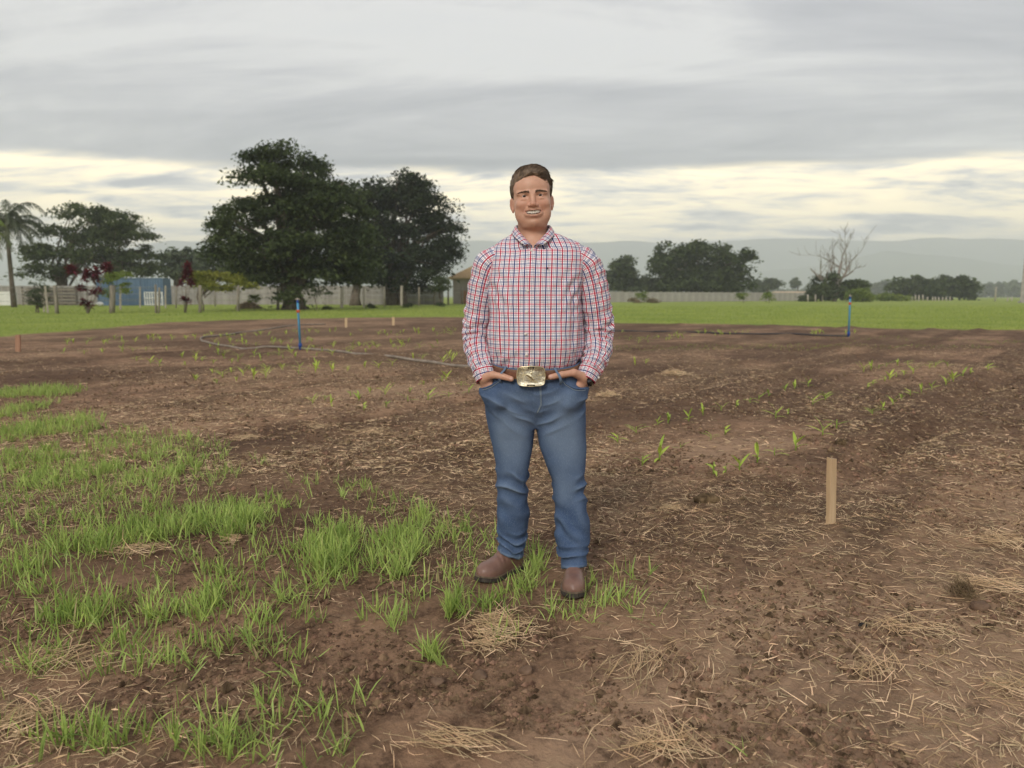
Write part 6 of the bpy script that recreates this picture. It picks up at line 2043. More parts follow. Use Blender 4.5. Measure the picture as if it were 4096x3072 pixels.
def build_shirt():
    zs = np.concatenate([np.linspace(0.902, 1.44, 150), np.linspace(1.443, 1.535, 34)])
    M = 240
    ph = np.linspace(0, 2 * math.pi, M, endpoint=False)        # 0 front, grows towards +x
    V = np.zeros((len(zs), M, 3))
    UV = np.zeros((len(zs), M, 2))
    for i, z in enumerate(zs):
        cx, w, f, b, n = torso_ring(z)
        yc = (f + b) / 2 * 0.3
        s, c = np.sin(ph), np.cos(ph)
        ex = np.sign(s) * np.abs(s) ** (2 / n)
        ey = np.sign(c) * np.abs(c) ** (2 / n)
        x = cx + w * ex
        y = np.where(c > 0, yc + (f - yc) * ey, yc - (b - yc) * ey)
        zt = np.full(M, z)
        # collar seam drops towards the throat
        k = sstep(z, 1.43, 1.535)
        fr = np.clip(c, 0, 1) ** 3
        zt = zt - k * 0.092 * fr
        yy = y - k * 0.022 * fr
        V[i] = np.stack([x, yy, zt], 1)
        dx, dy = np.diff(np.append(x, x[0])), np.diff(np.append(y, y[0]))
        seg = np.hypot(dx, dy)
        arc = np.concatenate([[0], np.cumsum(seg)[:-1]])
        arc = np.where(ph > math.pi, arc - seg.sum(), arc)
        UV[i, :, 0] = arc
        UV[i, :, 1] = zt
    V = V.reshape(-1, 3)
    UV = UV.reshape(-1, 2)
    Q = grid_faces(len(zs), M)
    N = vnormals(V, Q)
    x, y, z = V.T
    fr = y < 0
    d = 0.0085 * fbm(x * 9, y * 9, z * 5.5 + 2, 4) + 0.0030 * np.sin(z * 46 + x * 30 * np.sign(x - 0.01) + 5 * vnoise(x * 5, y * 5, z * 5)) * np.clip(vnoise(x * 6 + 8, y * 6, z * 6) * 2, 0, 1)
    patch = np.clip(0.5 + 1.1 * vnoise(x * 7 + 3, y * 5, z * 5), 0, 1)
    d += 0.0070 * sstep(z, 1.10, 0.96) * patch * (np.abs(np.sin(x * 40 + 2.6 * np.sin(z * 17 + x * 9) + 1.8 * vnoise(x * 12, z * 10, 2.0))) ** 1.5 - 0.5)
    for s, ax in ((-1, -0.18), (1, 0.215)):
        rx, rz = (x - ax) * -s, z - 1.33
        rr_ = np.hypot(rx, rz)
        # short oblique drags below the armpit
        d += 0.0042 * np.exp(-((rx - 0.05) / 0.05) ** 2 - ((rz + 0.05) / 0.09) ** 2) * np.sin((rz * 0.8 + rx * 1.0) * 120 + 4.5 * vnoise(x * 9, z * 9, 5.0)) * fr
        d += 0.0052 * np.exp(-((rx - 0.030) / 0.035) ** 2) * sstep(z, 1.34, 1.26) * sstep(z, 0.98, 1.05) * np.sin(rx * 150 + 6 * vnoise(x * 6, z * 5, 8.0))
    # front placket and chest pocket
    xp = np.interp(z, [0.95, 1.05, 1.15, 1.25, 1.35, 1.46], [-0.022, -0.028, -0.023, -0.017, -0.010, -0.001])
    d += 0.0030 * sstep(np.abs(x - xp), 0.0175, 0.0160) * fr
    pk = (sstep(x, 0.062, 0.065) * sstep(x, 0.172, 0.169) * sstep(z, 1.185 + 0.016 * np.abs((x - 0.117) / 0.055), 1.189 + 0.016 * np.abs((x - 0.117) / 0.055)) * sstep(z, 1.312, 1.309)) * fr
    d += 0.0020 * pk
    V = V + N * d[:, None]
    shirt = link('shirt', mesh_np('shirt', V, Q, uv=UV), M_PLAID, MAN, label='red, navy and white checked long sleeved shirt')
    # sleeves
    for s in (-1, 1):
        a = ARM[s]
        if s > 0:
            path = [(0.150, 0.005, 1.412), (0.195, 0.004, 1.402), (0.232, 0.004, 1.375), (0.256, 0.008, 1.315), (0.272, 0.014, 1.24), (0.284, 0.026, 1.165), (0.291, 0.034, 1.105), (0.290, 0.018, 1.05), (0.280, -0.018, 1.005), (0.262, -0.052, 0.965), (0.245, -0.074, 0.937)]
            rad = [0.058, 0.066, 0.069, 0.066, 0.067, 0.068, 0.0675, 0.0645, 0.059, 0.052, 0.046]
            end = np.array((0.231, -0.088, 0.908))
        else:
            path = [(-0.110, 0.005, 1.410), (-0.150, 0.004, 1.398), (-0.182, 0.004, 1.372), (-0.203, 0.008, 1.315), (-0.219, 0.014, 1.24), (-0.231, 0.026, 1.165), (-0.238, 0.034, 1.105), (-0.238, 0.018, 1.05), (-0.230, -0.018, 1.005), (-0.216, -0.052, 0.965), (-0.203, -0.074, 0.937)]
            rad = [0.058, 0.065, 0.067, 0.062, 0.060, 0.061, 0.0605, 0.057, 0.0525, 0.048, 0.045]
            end = np.array((-0.194, -0.088, 0.906))
        P = np.array(path)
        t = np.linspace(0, len(P) - 1, 150)
        i = np.clip(np.floor(t).astype(int), 0, len(P) - 2)
        f = (t - i)[:, None]
        p0, p1, p2, p3 = P[np.maximum(i - 1, 0)], P[i], P[i + 1], P[np.minimum(i + 2, len(P) - 1)]
        C = 0.5 * ((2 * p1) + (-p0 + p2) * f + (2 * p0 - 5 * p1 + 4 * p2 - p3) * f ** 2 + (-p0 + 3 * p1 - 3 * p2 + p3) * f ** 3)
        R = np.interp(t, np.arange(len(P)), rad)
        L = np.concatenate([[0], np.cumsum(np.linalg.norm(np.diff(C, axis=0), axis=1))])
        m = 96
        th = np.linspace(0, 2 * math.pi, m, endpoint=False)
        Vs, Us = [], []
        ref = np.array([0, -1.0, 0])
        for q in range(len(C)):
            dd = C[min(q + 1, len(C) - 1)] - C[max(q - 1, 0)]
            dd /= np.linalg.norm(dd)
            e1 = ref - dd * (ref @ dd)
            e1 /= np.linalg.norm(e1)
            e2 = np.cross(dd, e1)
            l = L[q]
            amp = 0.0020 + 0.0065 * math.exp(-((l - L[-1] * 0.63) / 0.10) ** 2) + 0.0060 * math.exp(-((l - L[-1] * 0.93) / 0.06) ** 2) + 0.0025 * math.exp(-((l - 0.1) / 0.08) ** 2)
            ca, sa = np.cos(th), np.sin(th)
            w1 = np.sin(l * 128 + 4.2 * vnoise(ca * 1.2 + s * 3, sa * 1.2, l * 6.0) + 1.9 * np.sin(th + 1.0 + l * 9))
            w3 = np.sin(l * 70 - 2.2 * np.sin(th * 1.0 + 2.0) + 4.0 * vnoise(ca * 1.4 + 7, sa * 1.4 + s, l * 5.0))
            pt = np.clip(0.45 + 1.25 * vnoise(ca * 1.5 + 9 * s, sa * 1.5, l * 7.0), 0, 1)
            w2 = fbm(ca * 2.4 + s, sa * 2.4, l * 22.0, 3)
            r = R[q] * (1 + 0.03 * ca) + amp * (0.85 * pt * w1 + 0.45 * (1 - pt) * w3 + 0.75 * w2)
            Vs.append(C[q] + r[:, None] * (ca[:, None] * e1 + sa[:, None] * e2))
            Us.append(np.stack([th * R[len(C) // 2] + 0.01 * s, np.full(m, -l)], 1))
        VV, UU = np.concatenate(Vs), np.concatenate(Us)
        slv = link('sleeve', mesh_np('sleeve', VV, grid_faces(len(C), m)[:, ::-1], uv=UU), M_PLAID, shirt)
        # cuff: a stiff band turned outwards at the wrist
        d0 = end - C[-1]
        ax = d0 / np.linalg.norm(d0)
        e1 = ref - ax * (ref @ ax)
        e1 /= np.linalg.norm(e1)
        e2 = np.cross(ax, e1)
        Vc, Uc = [], []
        prof = [(-0.012, 0.0455), (-0.010, 0.0475), (0.010, 0.0470), (0.030, 0.0455), (0.044, 0.0445), (0.046, 0.0425), (0.040, 0.0405), (0.0, 0.0400)]
        for l, r in prof:
            rr_ = r * (1 + 0.03 * np.sin(th * 2 + 1) + 0.012 * np.sin(th * 5 + s))
            Vc.append(C[-1] + ax * l + rr_[:, None] * (np.cos(th)[:, None] * e1 * 0.92 + np.sin(th)[:, None] * e2))
            Uc.append(np.stack([np.full(m, l * 1.0 + 0.013), th * 0.046], 1))
        link('cuff', mesh_np('cuff', np.concatenate(Vc), grid_faces(len(prof), m)[:, ::-1], uv=np.concatenate(Uc)), M_PLAID, shirt)
        bp = C[-1] + ax * 0.017 + (math.cos(1.2 * s) * e1 + math.sin(-1.2) * e2 * s) * 0.048
        link('button', sphere_mesh('button', bp, 0.0052, 8, 12), M_BUTTON, shirt)
    # collar: stand, fold and two pointed leaves
    fold = np.array([(0.004, 0.090, 1.553), (0.060, 0.064, 1.553), (0.0785, 0.022, 1.550), (0.0770, -0.014, 1.538), (0.0600, -0.050, 1.511), (0.0360, -0.078, 1.484), (0.0075, -0.097, 1.455)])
    outr = np.array([(0.004, 0.108, 1.512), (0.077, 0.080, 1.512), (0.100, 0.026, 1.519), (0.101, -0.018, 1.511), (0.086, -0.062, 1.493), (0.068, -0.095, 1.476), (0.0460, -0.117, 1.459)])
    inn = np.array([(0.004, 0.084, 1.515), (0.056, 0.060, 1.515), (0.0715, 0.022, 1.515), (0.0700, -0.012, 1.508), (0.0560, -0.046, 1.486), (0.0340, -0.072, 1.460), (0.0070, -0.092, 1.436)])
    t = np.linspace(0, 6, 46)
    I = lambda A: np.stack([np.interp(t, np.arange(7), A[:, k]) for k in range(3)], 1)
    def sm(A):
        for _ in range(3):
            A = A.copy()
            A[1:-1] = (A[:-2] + 2 * A[1:-1] + A[2:]) / 4
        return A
    fo, ou, ii = sm(I(fold)), sm(I(outr)), sm(I(inn))
    for s in (-1, 1):
        rows = []
        out_dir = ou - fo
        for kind in range(9):
            if kind == 0:
                P = ii
            elif kind == 1:
                P = ii * 0.4 + fo * 0.6
            elif kind == 2:
                P = fo + np.array([0, 0, 0.001]) - 0.02 * out_dir
            elif kind < 8:
                f = (kind - 3) / 4.0
                bul = 0.006 * math.sin(math.pi * min(1, f * 0.9 + 0.12))
                P = fo * (1 - f) + ou * f + np.array([0, 0, bul])
                P = P + 0.0035 * np.array([0, -1, 0]) * math.sin(math.pi * f) * sstep(t, 3, 5)[:, None]
            else:
                P = ou - 0.06 * out_dir + np.array([0, 0.002, -0.002])
            P = P.copy()
            P[:, 0] = 0.004 + s * (P[:, 0] - 0.004) * (1.0 if s > 0 else 0.93)
            rows.append(P)
        V_ = np.stack(rows, 1).reshape(-1, 3)
        L_ = np.concatenate([[0], np.cumsum(np.linalg.norm(np.diff(ou, axis=0), axis=1))])
        wv = np.array([-0.03, -0.012, 0, 0.002, 0.012, 0.022, 0.032, 0.042, 0.044])
        U_ = np.stack([np.repeat(L_[:, None], 9, 1), np.repeat(wv[None], len(t), 0)], -1).reshape(-1, 2)
        Qc = grid_faces(len(t), 9, False)
        link('collar', mesh_np('collar', V_, Qc if s < 0 else Qc[:, ::-1], uv=U_), M_PLAID, shirt)
    for s in (-1, 1):
        link('button', sphere_mesh('button', (0.004 + s * 0.0475, -0.1195, 1.467), 0.0042, 8, 12, (1, 0.5, 1)), M_BUTTON, shirt)
    for u, v in ((2127, 1001), (2118, 1074), (2111, 1162), (2106, 1248), (2102, 1336), (2106, 1419)):
        yy = -0.12
        for _ in range(4):
            p = at(u, v, PY0 + yy)
            lx, lz = p[0] - PX0, p[2]
            yy = float(torso_front_y(lx, lz)) - 0.0045
        V_, F_ = [], []
        bt = link('button', sphere_mesh('button', (lx, yy - 0.001, lz), 0.0060, 8, 14, (1, 0.42, 1)), M_BUTTON, shirt)
    yy = -0.14
    for _ in range(4):
        p = at(2190, 1073, PY0 + yy)
        yy = float(torso_front_y(p[0] - PX0, p[2])) - 0.0095
    lx, lz = p[0] - PX0, p[2]
    mb = MB()
    mb.box((lx - 0.0045, yy - 0.001, lz + 0.002), (lx + 0.0045, yy + 0.001, lz + 0.0036)).box((lx - 0.0045, yy - 0.001, lz - 0.0036), (lx + 0.0045, yy + 0.001, lz - 0.002)).box((lx - 0.002, yy - 0.0008, lz - 0.0019), (lx + 0.002, yy + 0.0008, lz + 0.0019))
    mb.build('chest_emblem', M_THREAD, shirt)
    return shirt


SHIRT = build_shirt()

# ---- jeans
LEGS = {-1: np.array([  # z, outer x, inner x, centre y, half depth
    (0.900, -0.196, 0.040, -0.002, 0.132), (0.820, -0.204, 0.035, -0.002, 0.134), (0.740, -0.200, 0.022, -0.002, 0.122), (0.690, -0.190, 0.019, -0.002, 0.112), (0.644, -0.178, 0.014, -0.002, 0.102), (0.590, -0.165, 0.009, -0.004, 0.094), (0.529, -0.153, -0.002, -0.006, 0.086), (0.470, -0.150, -0.008, -0.006, 0.081), (0.432, -0.150, -0.012, -0.002, 0.078), (0.368, -0.148, -0.012, 0.008, 0.075), (0.303, -0.148, -0.008, 0.022, 0.074), (0.204, -0.152, -0.014, 0.042, 0.073), (0.150, -0.148, -0.022, 0.052, 0.070), (0.090, -0.145, -0.033, 0.058, 0.066), (0.000, -0.145, -0.035, 0.058, 0.066)]),
    1: np.array([
    (0.900, 0.006, 0.226, -0.002, 0.132), (0.820, 0.006, 0.236, -0.002, 0.134), (0.740, 0.016, 0.240, -0.004, 0.122), (0.690, 0.019, 0.240, -0.006, 0.112), (0.658, 0.024, 0.238, -0.008, 0.104), (0.600, 0.038, 0.236, -0.012, 0.096), (0.550, 0.056, 0.235, -0.016, 0.089), (0.490, 0.078, 0.236, -0.020, 0.083), (0.453, 0.092, 0.238, -0.022, 0.080), (0.368, 0.100, 0.244, -0.026, 0.076), (0.303, 0.110, 0.251, -0.030, 0.075), (0.204, 0.106, 0.262, -0.036, 0.074), (0.138, 0.116, 0.252, -0.046, 0.074), (0.095, 0.134, 0.246, -0.052, 0.074), (0.000, 0.136, 0.246, -0.054, 0.074)])}


def denim_mat():
    m = bpy.data.materials.new('denim')
    m.use_nodes = True
    nt = m.node_tree
    b = nt.nodes['Principled BSDF']
    b.inputs['Roughness'].default_value = 0.9
    b.inputs['Specular IOR Level'].default_value = 0.15
    tc = new(nt, 'ShaderNodeTexCoord').outputs['Object']
    A = new(nt, 'ShaderNodeAttribute', {'attribute_name': 'wear_fold_shade'}).outputs['Fac']
    slub = new(nt, 'ShaderNodeTexNoise', None, Vector=new(nt, 'ShaderNodeMapping', None, Vector=tc, Scale=(620, 620, 110)).outputs[0], Scale=1.0, Detail=3, Roughness=0.65).outputs[0]
    cloud = new(nt, 'ShaderNodeTexNoise', None, Vector=tc, Scale=9.0, Detail=4, Roughness=0.6).outputs[0]
    c = mixc(nt, smooth(nt, cloud, 0.3, 0.7), (0.050, 0.084, 0.165), (0.076, 0.120, 0.218))
    c = mixc(nt, mth(nt, 'MULTIPLY', smooth(nt, A, 0.0, 1.0), 0.60), c, (0.205, 0.270, 0.365))
    c = mixc(nt, mth(nt, 'MULTIPLY', smooth(nt, slub, 0.48, 0.78), 0.38), c, (0.33, 0.41, 0.50))
    nt.links.new(c, b.inputs['Base Color'])
    bp = new(nt, 'ShaderNodeBump', None, Strength=0.35, Distance=0.003, Height=slub)
    nt.links.new(bp.outputs[0], b.inputs['Normal'])
    return m


M_DENIM = denim_mat()
M_STITCH = pmat('pale_stitching', (0.26, 0.33, 0.40), (0.40, 0.45, 0.50), 200, 0.9)
# pocket mouths: from the hip to the belt loop
POCKET = {-1: [(-0.205, -0.070, 0.868), (-0.190, -0.105, 0.873), (-0.165, -0.128, 0.884), (-0.140, -0.144, 0.900), (-0.122, -0.152, 0.918)],
          1: [(0.225, -0.072, 0.868), (0.205, -0.105, 0.866), (0.172, -0.128, 0.872), (0.140, -0.144, 0.890), (0.118, -0.152, 0.918)]}


def build_jeans():
    F = Field(grade([-0.25, (0.30, 0.0044)]), grade([-0.20, (0.18, 0.0048)]), grade([0.045, (0.965, 0.0046)]))
    X, Y, Z = F.grid((slice(None),) * 3)
    z1 = F.z
    for s in (-1, 1):
        t = LEGS[s][::-1]
        o, i, cy, dp = (np.interp(z1, t[:, 0], t[:, k])[None, None, :] for k in (1, 2, 3, 4))
        cx, w = (o + i) / 2, np.abs(i - o) / 2
        q = (np.abs((X - cx) / w) ** 2.3 + np.abs((Y - cy) / dp) ** 2.3) ** (1 / 2.3)
        d = (q - 1) * np.minimum(w, dp) * 0.92
        hem = 0.092 if s < 0 else 0.060
        hemz = hem + (0.018 * ((X + 0.09) / 0.06) * -1 + 0 * Y if s < 0 else 0.004 * ((X - 0.19) / 0.05) + 0.026 * np.clip(-(Y + 0.05) / 0.07, 0, 1))
        d = np.maximum(d, hemz - Z)
        d = np.maximum(d, Z - 0.93)
        D = F.D
        k = 0.005
        h = np.clip(0.5 + 0.5 * (D - d) / k, 0, 1)
        F.D = (D * (1 - h) + d * h - k * h * (1 - h)).astype(np.float32)
    # seat and belly under the belt
    cx = np.interp(z1, [0.7, 0.8, 0.9, 0.965], [0.018, 0.016, 0.015, 0.016])[None, None, :]
    w = np.interp(z1, [0.66, 0.72, 0.76, 0.82, 0.87, 0.92, 0.965], [0.04, 0.10, 0.17, 0.212, 0.209, 0.198, 0.190])[None, None, :]
    fy = np.interp(z1, [0.66, 0.72, 0.77, 0.82, 0.88, 0.965], [0.05, 0.088, 0.122, 0.142, 0.152, 0.158])[None, None, :]
    q = (np.abs((X - cx) / w) ** 2.25 + np.abs(Y / np.where(Y < 0, fy, 0.142)) ** 2.25) ** (1 / 2.25)
    d = np.maximum((q - 1) * np.minimum(w, fy), np.maximum(Z - (0.945 + 0.0 * X), 0.69 - Z))
    D = F.D
    k = 0.022
    h = np.clip(0.5 + 0.5 * (D - d) / k, 0, 1)
    F.D = (D * (1 - h) + d * h - k * h * (1 - h)).astype(np.float32)
    # pockets filled by the hands
    for s in (-1, 1):
        pm = POCKET[s]
        def mouth(X, Z):
            xs_ = np.array([p[0] for p in pm])
            zs_ = np.array([p[2] for p in pm])
            o = np.argsort(xs_)
            return Z - np.interp(X, xs_[o], zs_[o])
        G = Field(F.x, F.y, F.z)
        for (r0, r1, r2) in hand_parts(s):
            wr, kn = np.array(ARM[s]['wr']), np.array(HAND[s]['kn'])
            st = wr * 0.4 + np.array(HAND[s]['palm']) * 0.6 + (r0 - kn) * 0.6
            G.cap(st, r0, 0.0215, 0.0200, 0.03)
            G.cap(r0, r1, 0.0185, 0.0150, 0.03)
            G.cap(r1, r2 + np.array([0, 0.012, -0.02]), 0.0140, 0.0080, 0.03)
        m = mouth(F.x[:, None, None] + 0 * F.z[None, None, :], F.z[None, None, :])
        d = np.maximum(G.D, m)
        D = F.D
        k = 0.026
        h = np.clip(0.5 + 0.5 * (D - d) / k, 0, 1)
        F.D = (D * (1 - h) + d * h - k * h * (1 - h)).astype(np.float32)
    V, Q = F.mesh()
    V = relax(V, Q, 2, 0.5)
    N = vnormals(V, Q)
    x, y, z = V.T
    leftleg = x < np.interp(z, [0.0, 0.3, 0.5, 0.7], [0.05, 0.05, 0.03, 0.018])
    cx = np.where(leftleg, -0.085, np.interp(z, [0, 0.4, 0.7], [0.185, 0.17, 0.125]))
    ang = np.arctan2(x - cx, -y)
    lo = z < 0.66
    nz = vnoise(x * 11, y * 11, z * 8)
    d = 0.0035 * fbm(x * 10, y * 10, z * 7, 3)
    rdg = lambda p: 1 - 2 * np.abs(np.sin(p / 2)) ** 0.75
    pt = np.clip(0.5 + 1.3 * vnoise(x * 13 + 5, y * 13, z * 9 + 3), 0, 1)
    big = vnoise(x * 5 + 2, y * 5, z * 5)
    # stacks above the hem
    st = np.where(leftleg, 0.148, 0.132)
    wst = np.exp(-((z - st) / 0.042) ** 2)
    ph = z * 135 + 2.3 * np.sin(ang * 1.2 + np.where(leftleg, 0.5, 2.0)) + 3.0 * nz
    d += 0.0130 * wst * (0.35 + 0.65 * pt) * rdg(ph)
    # creases in front of and behind the knees
    kn = np.where(leftleg, 0.43, 0.40)
    d += 0.0120 * np.exp(-((z - kn) / 0.065) ** 2) * pt * rdg(z * 92 + np.where(leftleg, 1, -1) * (x - cx) * 38 + 3.2 * nz)
    d += 0.0085 * np.exp(-((z - kn + 0.13) / 0.08) ** 2) * (1 - pt) * np.sin(z * 58 + (x - cx) * 60 + 3 * nz)
    d += 0.0050 * np.exp(-((z - 0.58) / 0.12) ** 2) * big
    # drag lines at the crotch and whiskers at the hips
    rx = np.abs(x - 0.018)
    d += 0.0075 * np.exp(-((rx - 0.055) / 0.05) ** 2 - ((z - 0.725) / 0.045) ** 2) * rdg((z * 0.9 - rx * 0.5) * 130 + 3.0 * nz) * (y < 0.02)
    d += 0.0060 * np.exp(-((z - 0.80) / 0.06) ** 2) * pt * rdg(z * 105 - rx * 50 + nz * 3) * (y < 0)
    # fly
    fx = np.interp(z, [0.70, 0.80, 0.93], [0.018, 0.006, 0.000])
    d += 0.0030 * sstep(x, fx - 0.0015, fx + 0.002) * sstep(x, fx + 0.038, fx + 0.034) * sstep(z, 0.735, 0.75) * (y < 0)
    # side seams and hems stand out
    d += 0.0022 * np.exp(-((np.abs(ang) - 1.75) / 0.05) ** 2) * lo
    hz = np.where(leftleg, 0.092 - 0.018 * (x + 0.09) / 0.06, 0.060 + 0.026 * np.clip(-(y + 0.05) / 0.07, 0, 1))
    d += 0.0022 * sstep(z, hz + 0.020, hz + 0.016)
    V = V + N * d[:, None]
    wear_fold_shade = 1.0 * np.exp(-((np.abs(ang) - 0.1) / 0.7) ** 2) * (np.exp(-((z - 0.66) / 0.15) ** 2) + 0.55 * np.exp(-((z - 0.42) / 0.08) ** 2) + 0.35 * np.exp(-((z - 0.83) / 0.04) ** 2)) * (y < 0.03)
    wear_fold_shade += 0.55 * np.clip(d / 0.008, -1, 1) * (0.55 + 0.5 * wst) + 0.55 * sstep(z, hz + 0.022, hz + 0.004)  # fold shading painted in: ridges lighter, creases darker; plus real hem wear
    wear_fold_shade += 0.6 * np.exp(-((np.abs(ang) - 1.75) / 0.04) ** 2) * lo
    je = link('jeans', mesh_np('jeans', V, Q, {'wear_fold_shade': np.clip(wear_fold_shade, 0, 1)}), M_DENIM, MAN, label='faded blue denim jeans')
    for s in (-1, 1):
        pm = np.array(POCKET[s])
        t = np.linspace(0, len(pm) - 1, 24)
        P = np.stack([np.interp(t, np.arange(len(pm)), pm[:, k]) for k in range(3)], 1)
        # seat the welt on the cloth
        for q in range(len(P)):
            c = (np.abs(V[:, 0] - P[q, 0]) < 0.006) & (np.abs(V[:, 2] - P[q, 2] + 0.006) < 0.006) & (V[:, 1] < 0.0)
            if c.any():
                P[q, 1] = V[c, 1].min() - 0.001
        P[1:-1, 1] = (P[:-2, 1] + P[1:-1, 1] + P[2:, 1]) / 3
        MB().tube(P, 0.0032, 8).build('pocket_welt', M_DENIM, je, True)
        MB().tube(P + np.array([0, -0.0035, -0.006]), 0.0009, 5).build('stitching', M_STITCH, je, True)
    # fly stitching
    for off in (0.030, 0.034):
        zz = np.linspace(0.765, 0.905, 24)
        P = []
        for q in zz:
            xx = float(np.interp(q, [0.70, 0.80, 0.93], [0.018, 0.006, 0.0])) + off * (1 if q > 0.80 else 0.4 + 0.6 * (q - 0.765) / 0.035)
            c = (np.abs(V[:, 0] - xx) < 0.006) & (np.abs(V[:, 2] - q) < 0.006) & (V[:, 1] < 0)
            P.append((xx, (V[c, 1].min() if c.any() else -0.15) - 0.0004, q))
        P = np.array(P)
        P[1:-1, 1] = (P[:-2, 1] + P[1:-1, 1] + P[2:, 1]) / 3
        MB().tube(P, 0.0009, 5).build('stitching', M_STITCH, je, True)
    return je, V


JEANS, JV = build_jeans()

# ---- belt, buckle, loops, watch
M_LEATHER = pmat('tooled_leather', (0.115, 0.040, 0.020), (0.185, 0.070, 0.034), 40, 0.42, 0.9, 260, spec=0.5, dist=0.002)
M_GOLD = pmat('gilt_metal', (0.80, 0.68, 0.40), (0.88, 0.80, 0.58), 50, 0.30, 0.5, 160, metal=1.0, dist=0.0015)
M_SILVER = pmat('dark_silver_ground', (0.48, 0.43, 0.32), (0.86, 0.81, 0.68), 170, 0.36, 0.9, 190, metal=1.0, dist=0.0015, det=3)
M_INK = pmat('black_enamel', (0.03, 0.027, 0.02), None, rough=0.4)


def belt_curve(t):
    """t angle, 0 in front towards +x; outline the belt lies on"""
    w, f, b, n = 0.196, 0.1650, 0.143, 2.25
    s, c = np.sin(t), np.cos(t)
    x = 0.016 + w * np.sign(s) * np.abs(s) ** (2 / n)
    y = np.where(c > 0, -f, b) * np.abs(c) ** (2 / n)
    z = 0.9270 + 0.030 * (1 - np.clip(c, 0, 1) ** 0.9) + 0.006 * np.clip(-c, 0, 1)
    return np.stack([x, y, z], -1)


def build_belt():
    t = np.linspace(0, 2 * math.pi, 160, endpoint=False)
    C = belt_curve(t)
    T_ = np.roll(C, -1, 0) - np.roll(C, 1, 0)
    O = np.stack([T_[:, 1], -T_[:, 0], 0 * t], 1)
    O /= np.linalg.norm(O, axis=1)[:, None]
    rows = []
    hw, th = 0.0195, 0.0042
    for (dz, do) in ((-hw, -0.002), (-hw, th * 0.7), (-hw + 0.002, th), (-0.006, th + 0.0008), (0.006, th + 0.0008), (hw - 0.002, th), (hw, th * 0.7), (hw, -0.002)):
        rows.append(C + O * do + np.array([0, 0, dz]))
    V = np.stack(rows, 1).reshape(-1, 3)
    n, m = len(t), len(rows)
    i, j = np.arange(n)[:, None], np.arange(m - 1)[None, :]
    k = (i + 1) % n
    Q = np.stack([i * m + j, k * m + j, k * m + j + 1, i * m + j + 1], -1).reshape(-1, 4)
    belt = link('belt', mesh_np('belt', V, Q), M_LEATHER, MAN, label='tooled brown leather belt')
    for dz in (-0.0165, 0.0165):
        P = C + O * (th + 0.0006) + np.array([0, 0, dz])
        MB().tube(np.concatenate([P, P[:1]]), 0.0008, 4, False).build('stitching', M_STRAW, belt, True)
    # woven tooling: two rows of little lozenges along the front
    tool = MB()
    for q in np.linspace(-1.25, 1.25, 74):
        if abs(q) < 0.40:
            continue
        c = belt_curve(np.array([q % (2 * math.pi)]))[0]
        c2 = belt_curve(np.array([(q + 0.01) % (2 * math.pi)]))[0]
        ta = (c2 - c) / np.linalg.norm(c2 - c)
        ou = np.array([ta[1], -ta[0], 0])
        for dz in (-0.008, 0.0, 0.008):
            p = c + ou * (th + 0.0006) + np.array([0, 0, dz])
            tool.add([p - ta * 0.0024, p + (0, 0, 0.0028), p + ta * 0.0024, p - (0, 0, 0.0028), p + ou * 0.0014], [(0, 3, 4), (3, 2, 4), (2, 1, 4), (1, 0, 4)])
    o = tool.build('tooling', M_LEATHER, belt)
    o['kind'] = 'stuff'
    # waistband of the jeans behind the belt, with loops
    rows = []
    for (dz, do) in ((-0.026, -0.004), (-0.026, 0.0008), (0.024, 0.0008), (0.024, -0.004)):
        rows.append(C + O * do + np.array([0, 0, dz]))
    V = np.stack(rows, 1).reshape(-1, 3)
    m = 4
    j = np.arange(3)[None, :]
    Q = np.stack([i * m + j, k * m + j, k * m + j + 1, i * m + j + 1], -1).reshape(-1, 4)
    link('waistband', mesh_np('waistband', V, Q, {'wear_fold_shade': np.full(len(V), 0.35)}), M_DENIM, JEANS)
    for xw, lean in ((-0.113, 0.010), (0.101, -0.010)):
        tt = math.asin(max(-1, min(1, np.sign(xw - 0.016) * (abs(xw - 0.016) / 0.196) ** (2.25 / 2))))
        c = belt_curve(np.array([tt % (2 * math.pi)]))[0]
        c2 = belt_curve(np.array([(tt + 0.02) % (2 * math.pi)]))[0]
        ta = (c2 - c) / np.linalg.norm(c2 - c)
        ou = np.array([ta[1], -ta[0], 0])
        mb = MB()
        V_, F_ = [], []
        lv = [(0.029, 0.003), (0.0265, 0.0075), (0.014, 0.0125), (0.004, 0.0270), (-0.010, 0.0320), (-0.024, 0.0300), (-0.037, 0.0170), (-0.044, 0.0060)]
        for (dz, do) in lv:
            p = c + ou * do + np.array([0, 0, dz]) + ta * (lean * dz / 0.03)
            V_ += [p - ta * 0.0055, p + ta * 0.0055, p + ta * 0.0055 - ou * 0.002, p - ta * 0.0055 - ou * 0.002]
        nl = len(lv)
        for a in range(nl - 1):
            for b in range(4):
                F_.append((a * 4 + b, a * 4 + (b + 1) % 4, (a + 1) * 4 + (b + 1) % 4, (a + 1) * 4 + b))
        link('belt_loop', mesh_np('belt_loop', np.array(V_), np.array(F_)[:, ::-1], {'wear_fold_shade': np.full(len(V_), 0.8)}), M_DENIM, JEANS)
    # buckle: scalloped plate with rope rim, scrolls, a rider on a bucking bull
    bc = np.array([-0.005, -0.1795, 0.9245])
    W, H_ = 0.0605, 0.0425
    def outline(t, s=1.0):
        c, s_ = np.cos(t), np.sin(t)
        n_ = 3.4
        r = (np.abs(c) ** n_ + np.abs(s_) ** n_) ** (-1 / n_)
        wob = 1 + 0.022 * np.cos(8 * t) - 0.012 * np.cos(4 * t)
        return W * s * r * c * wob, H_ * s * r * s_ * wob
    n = 96
    t = np.linspace(0, 2 * math.pi, n, endpoint=False)
    rows = []
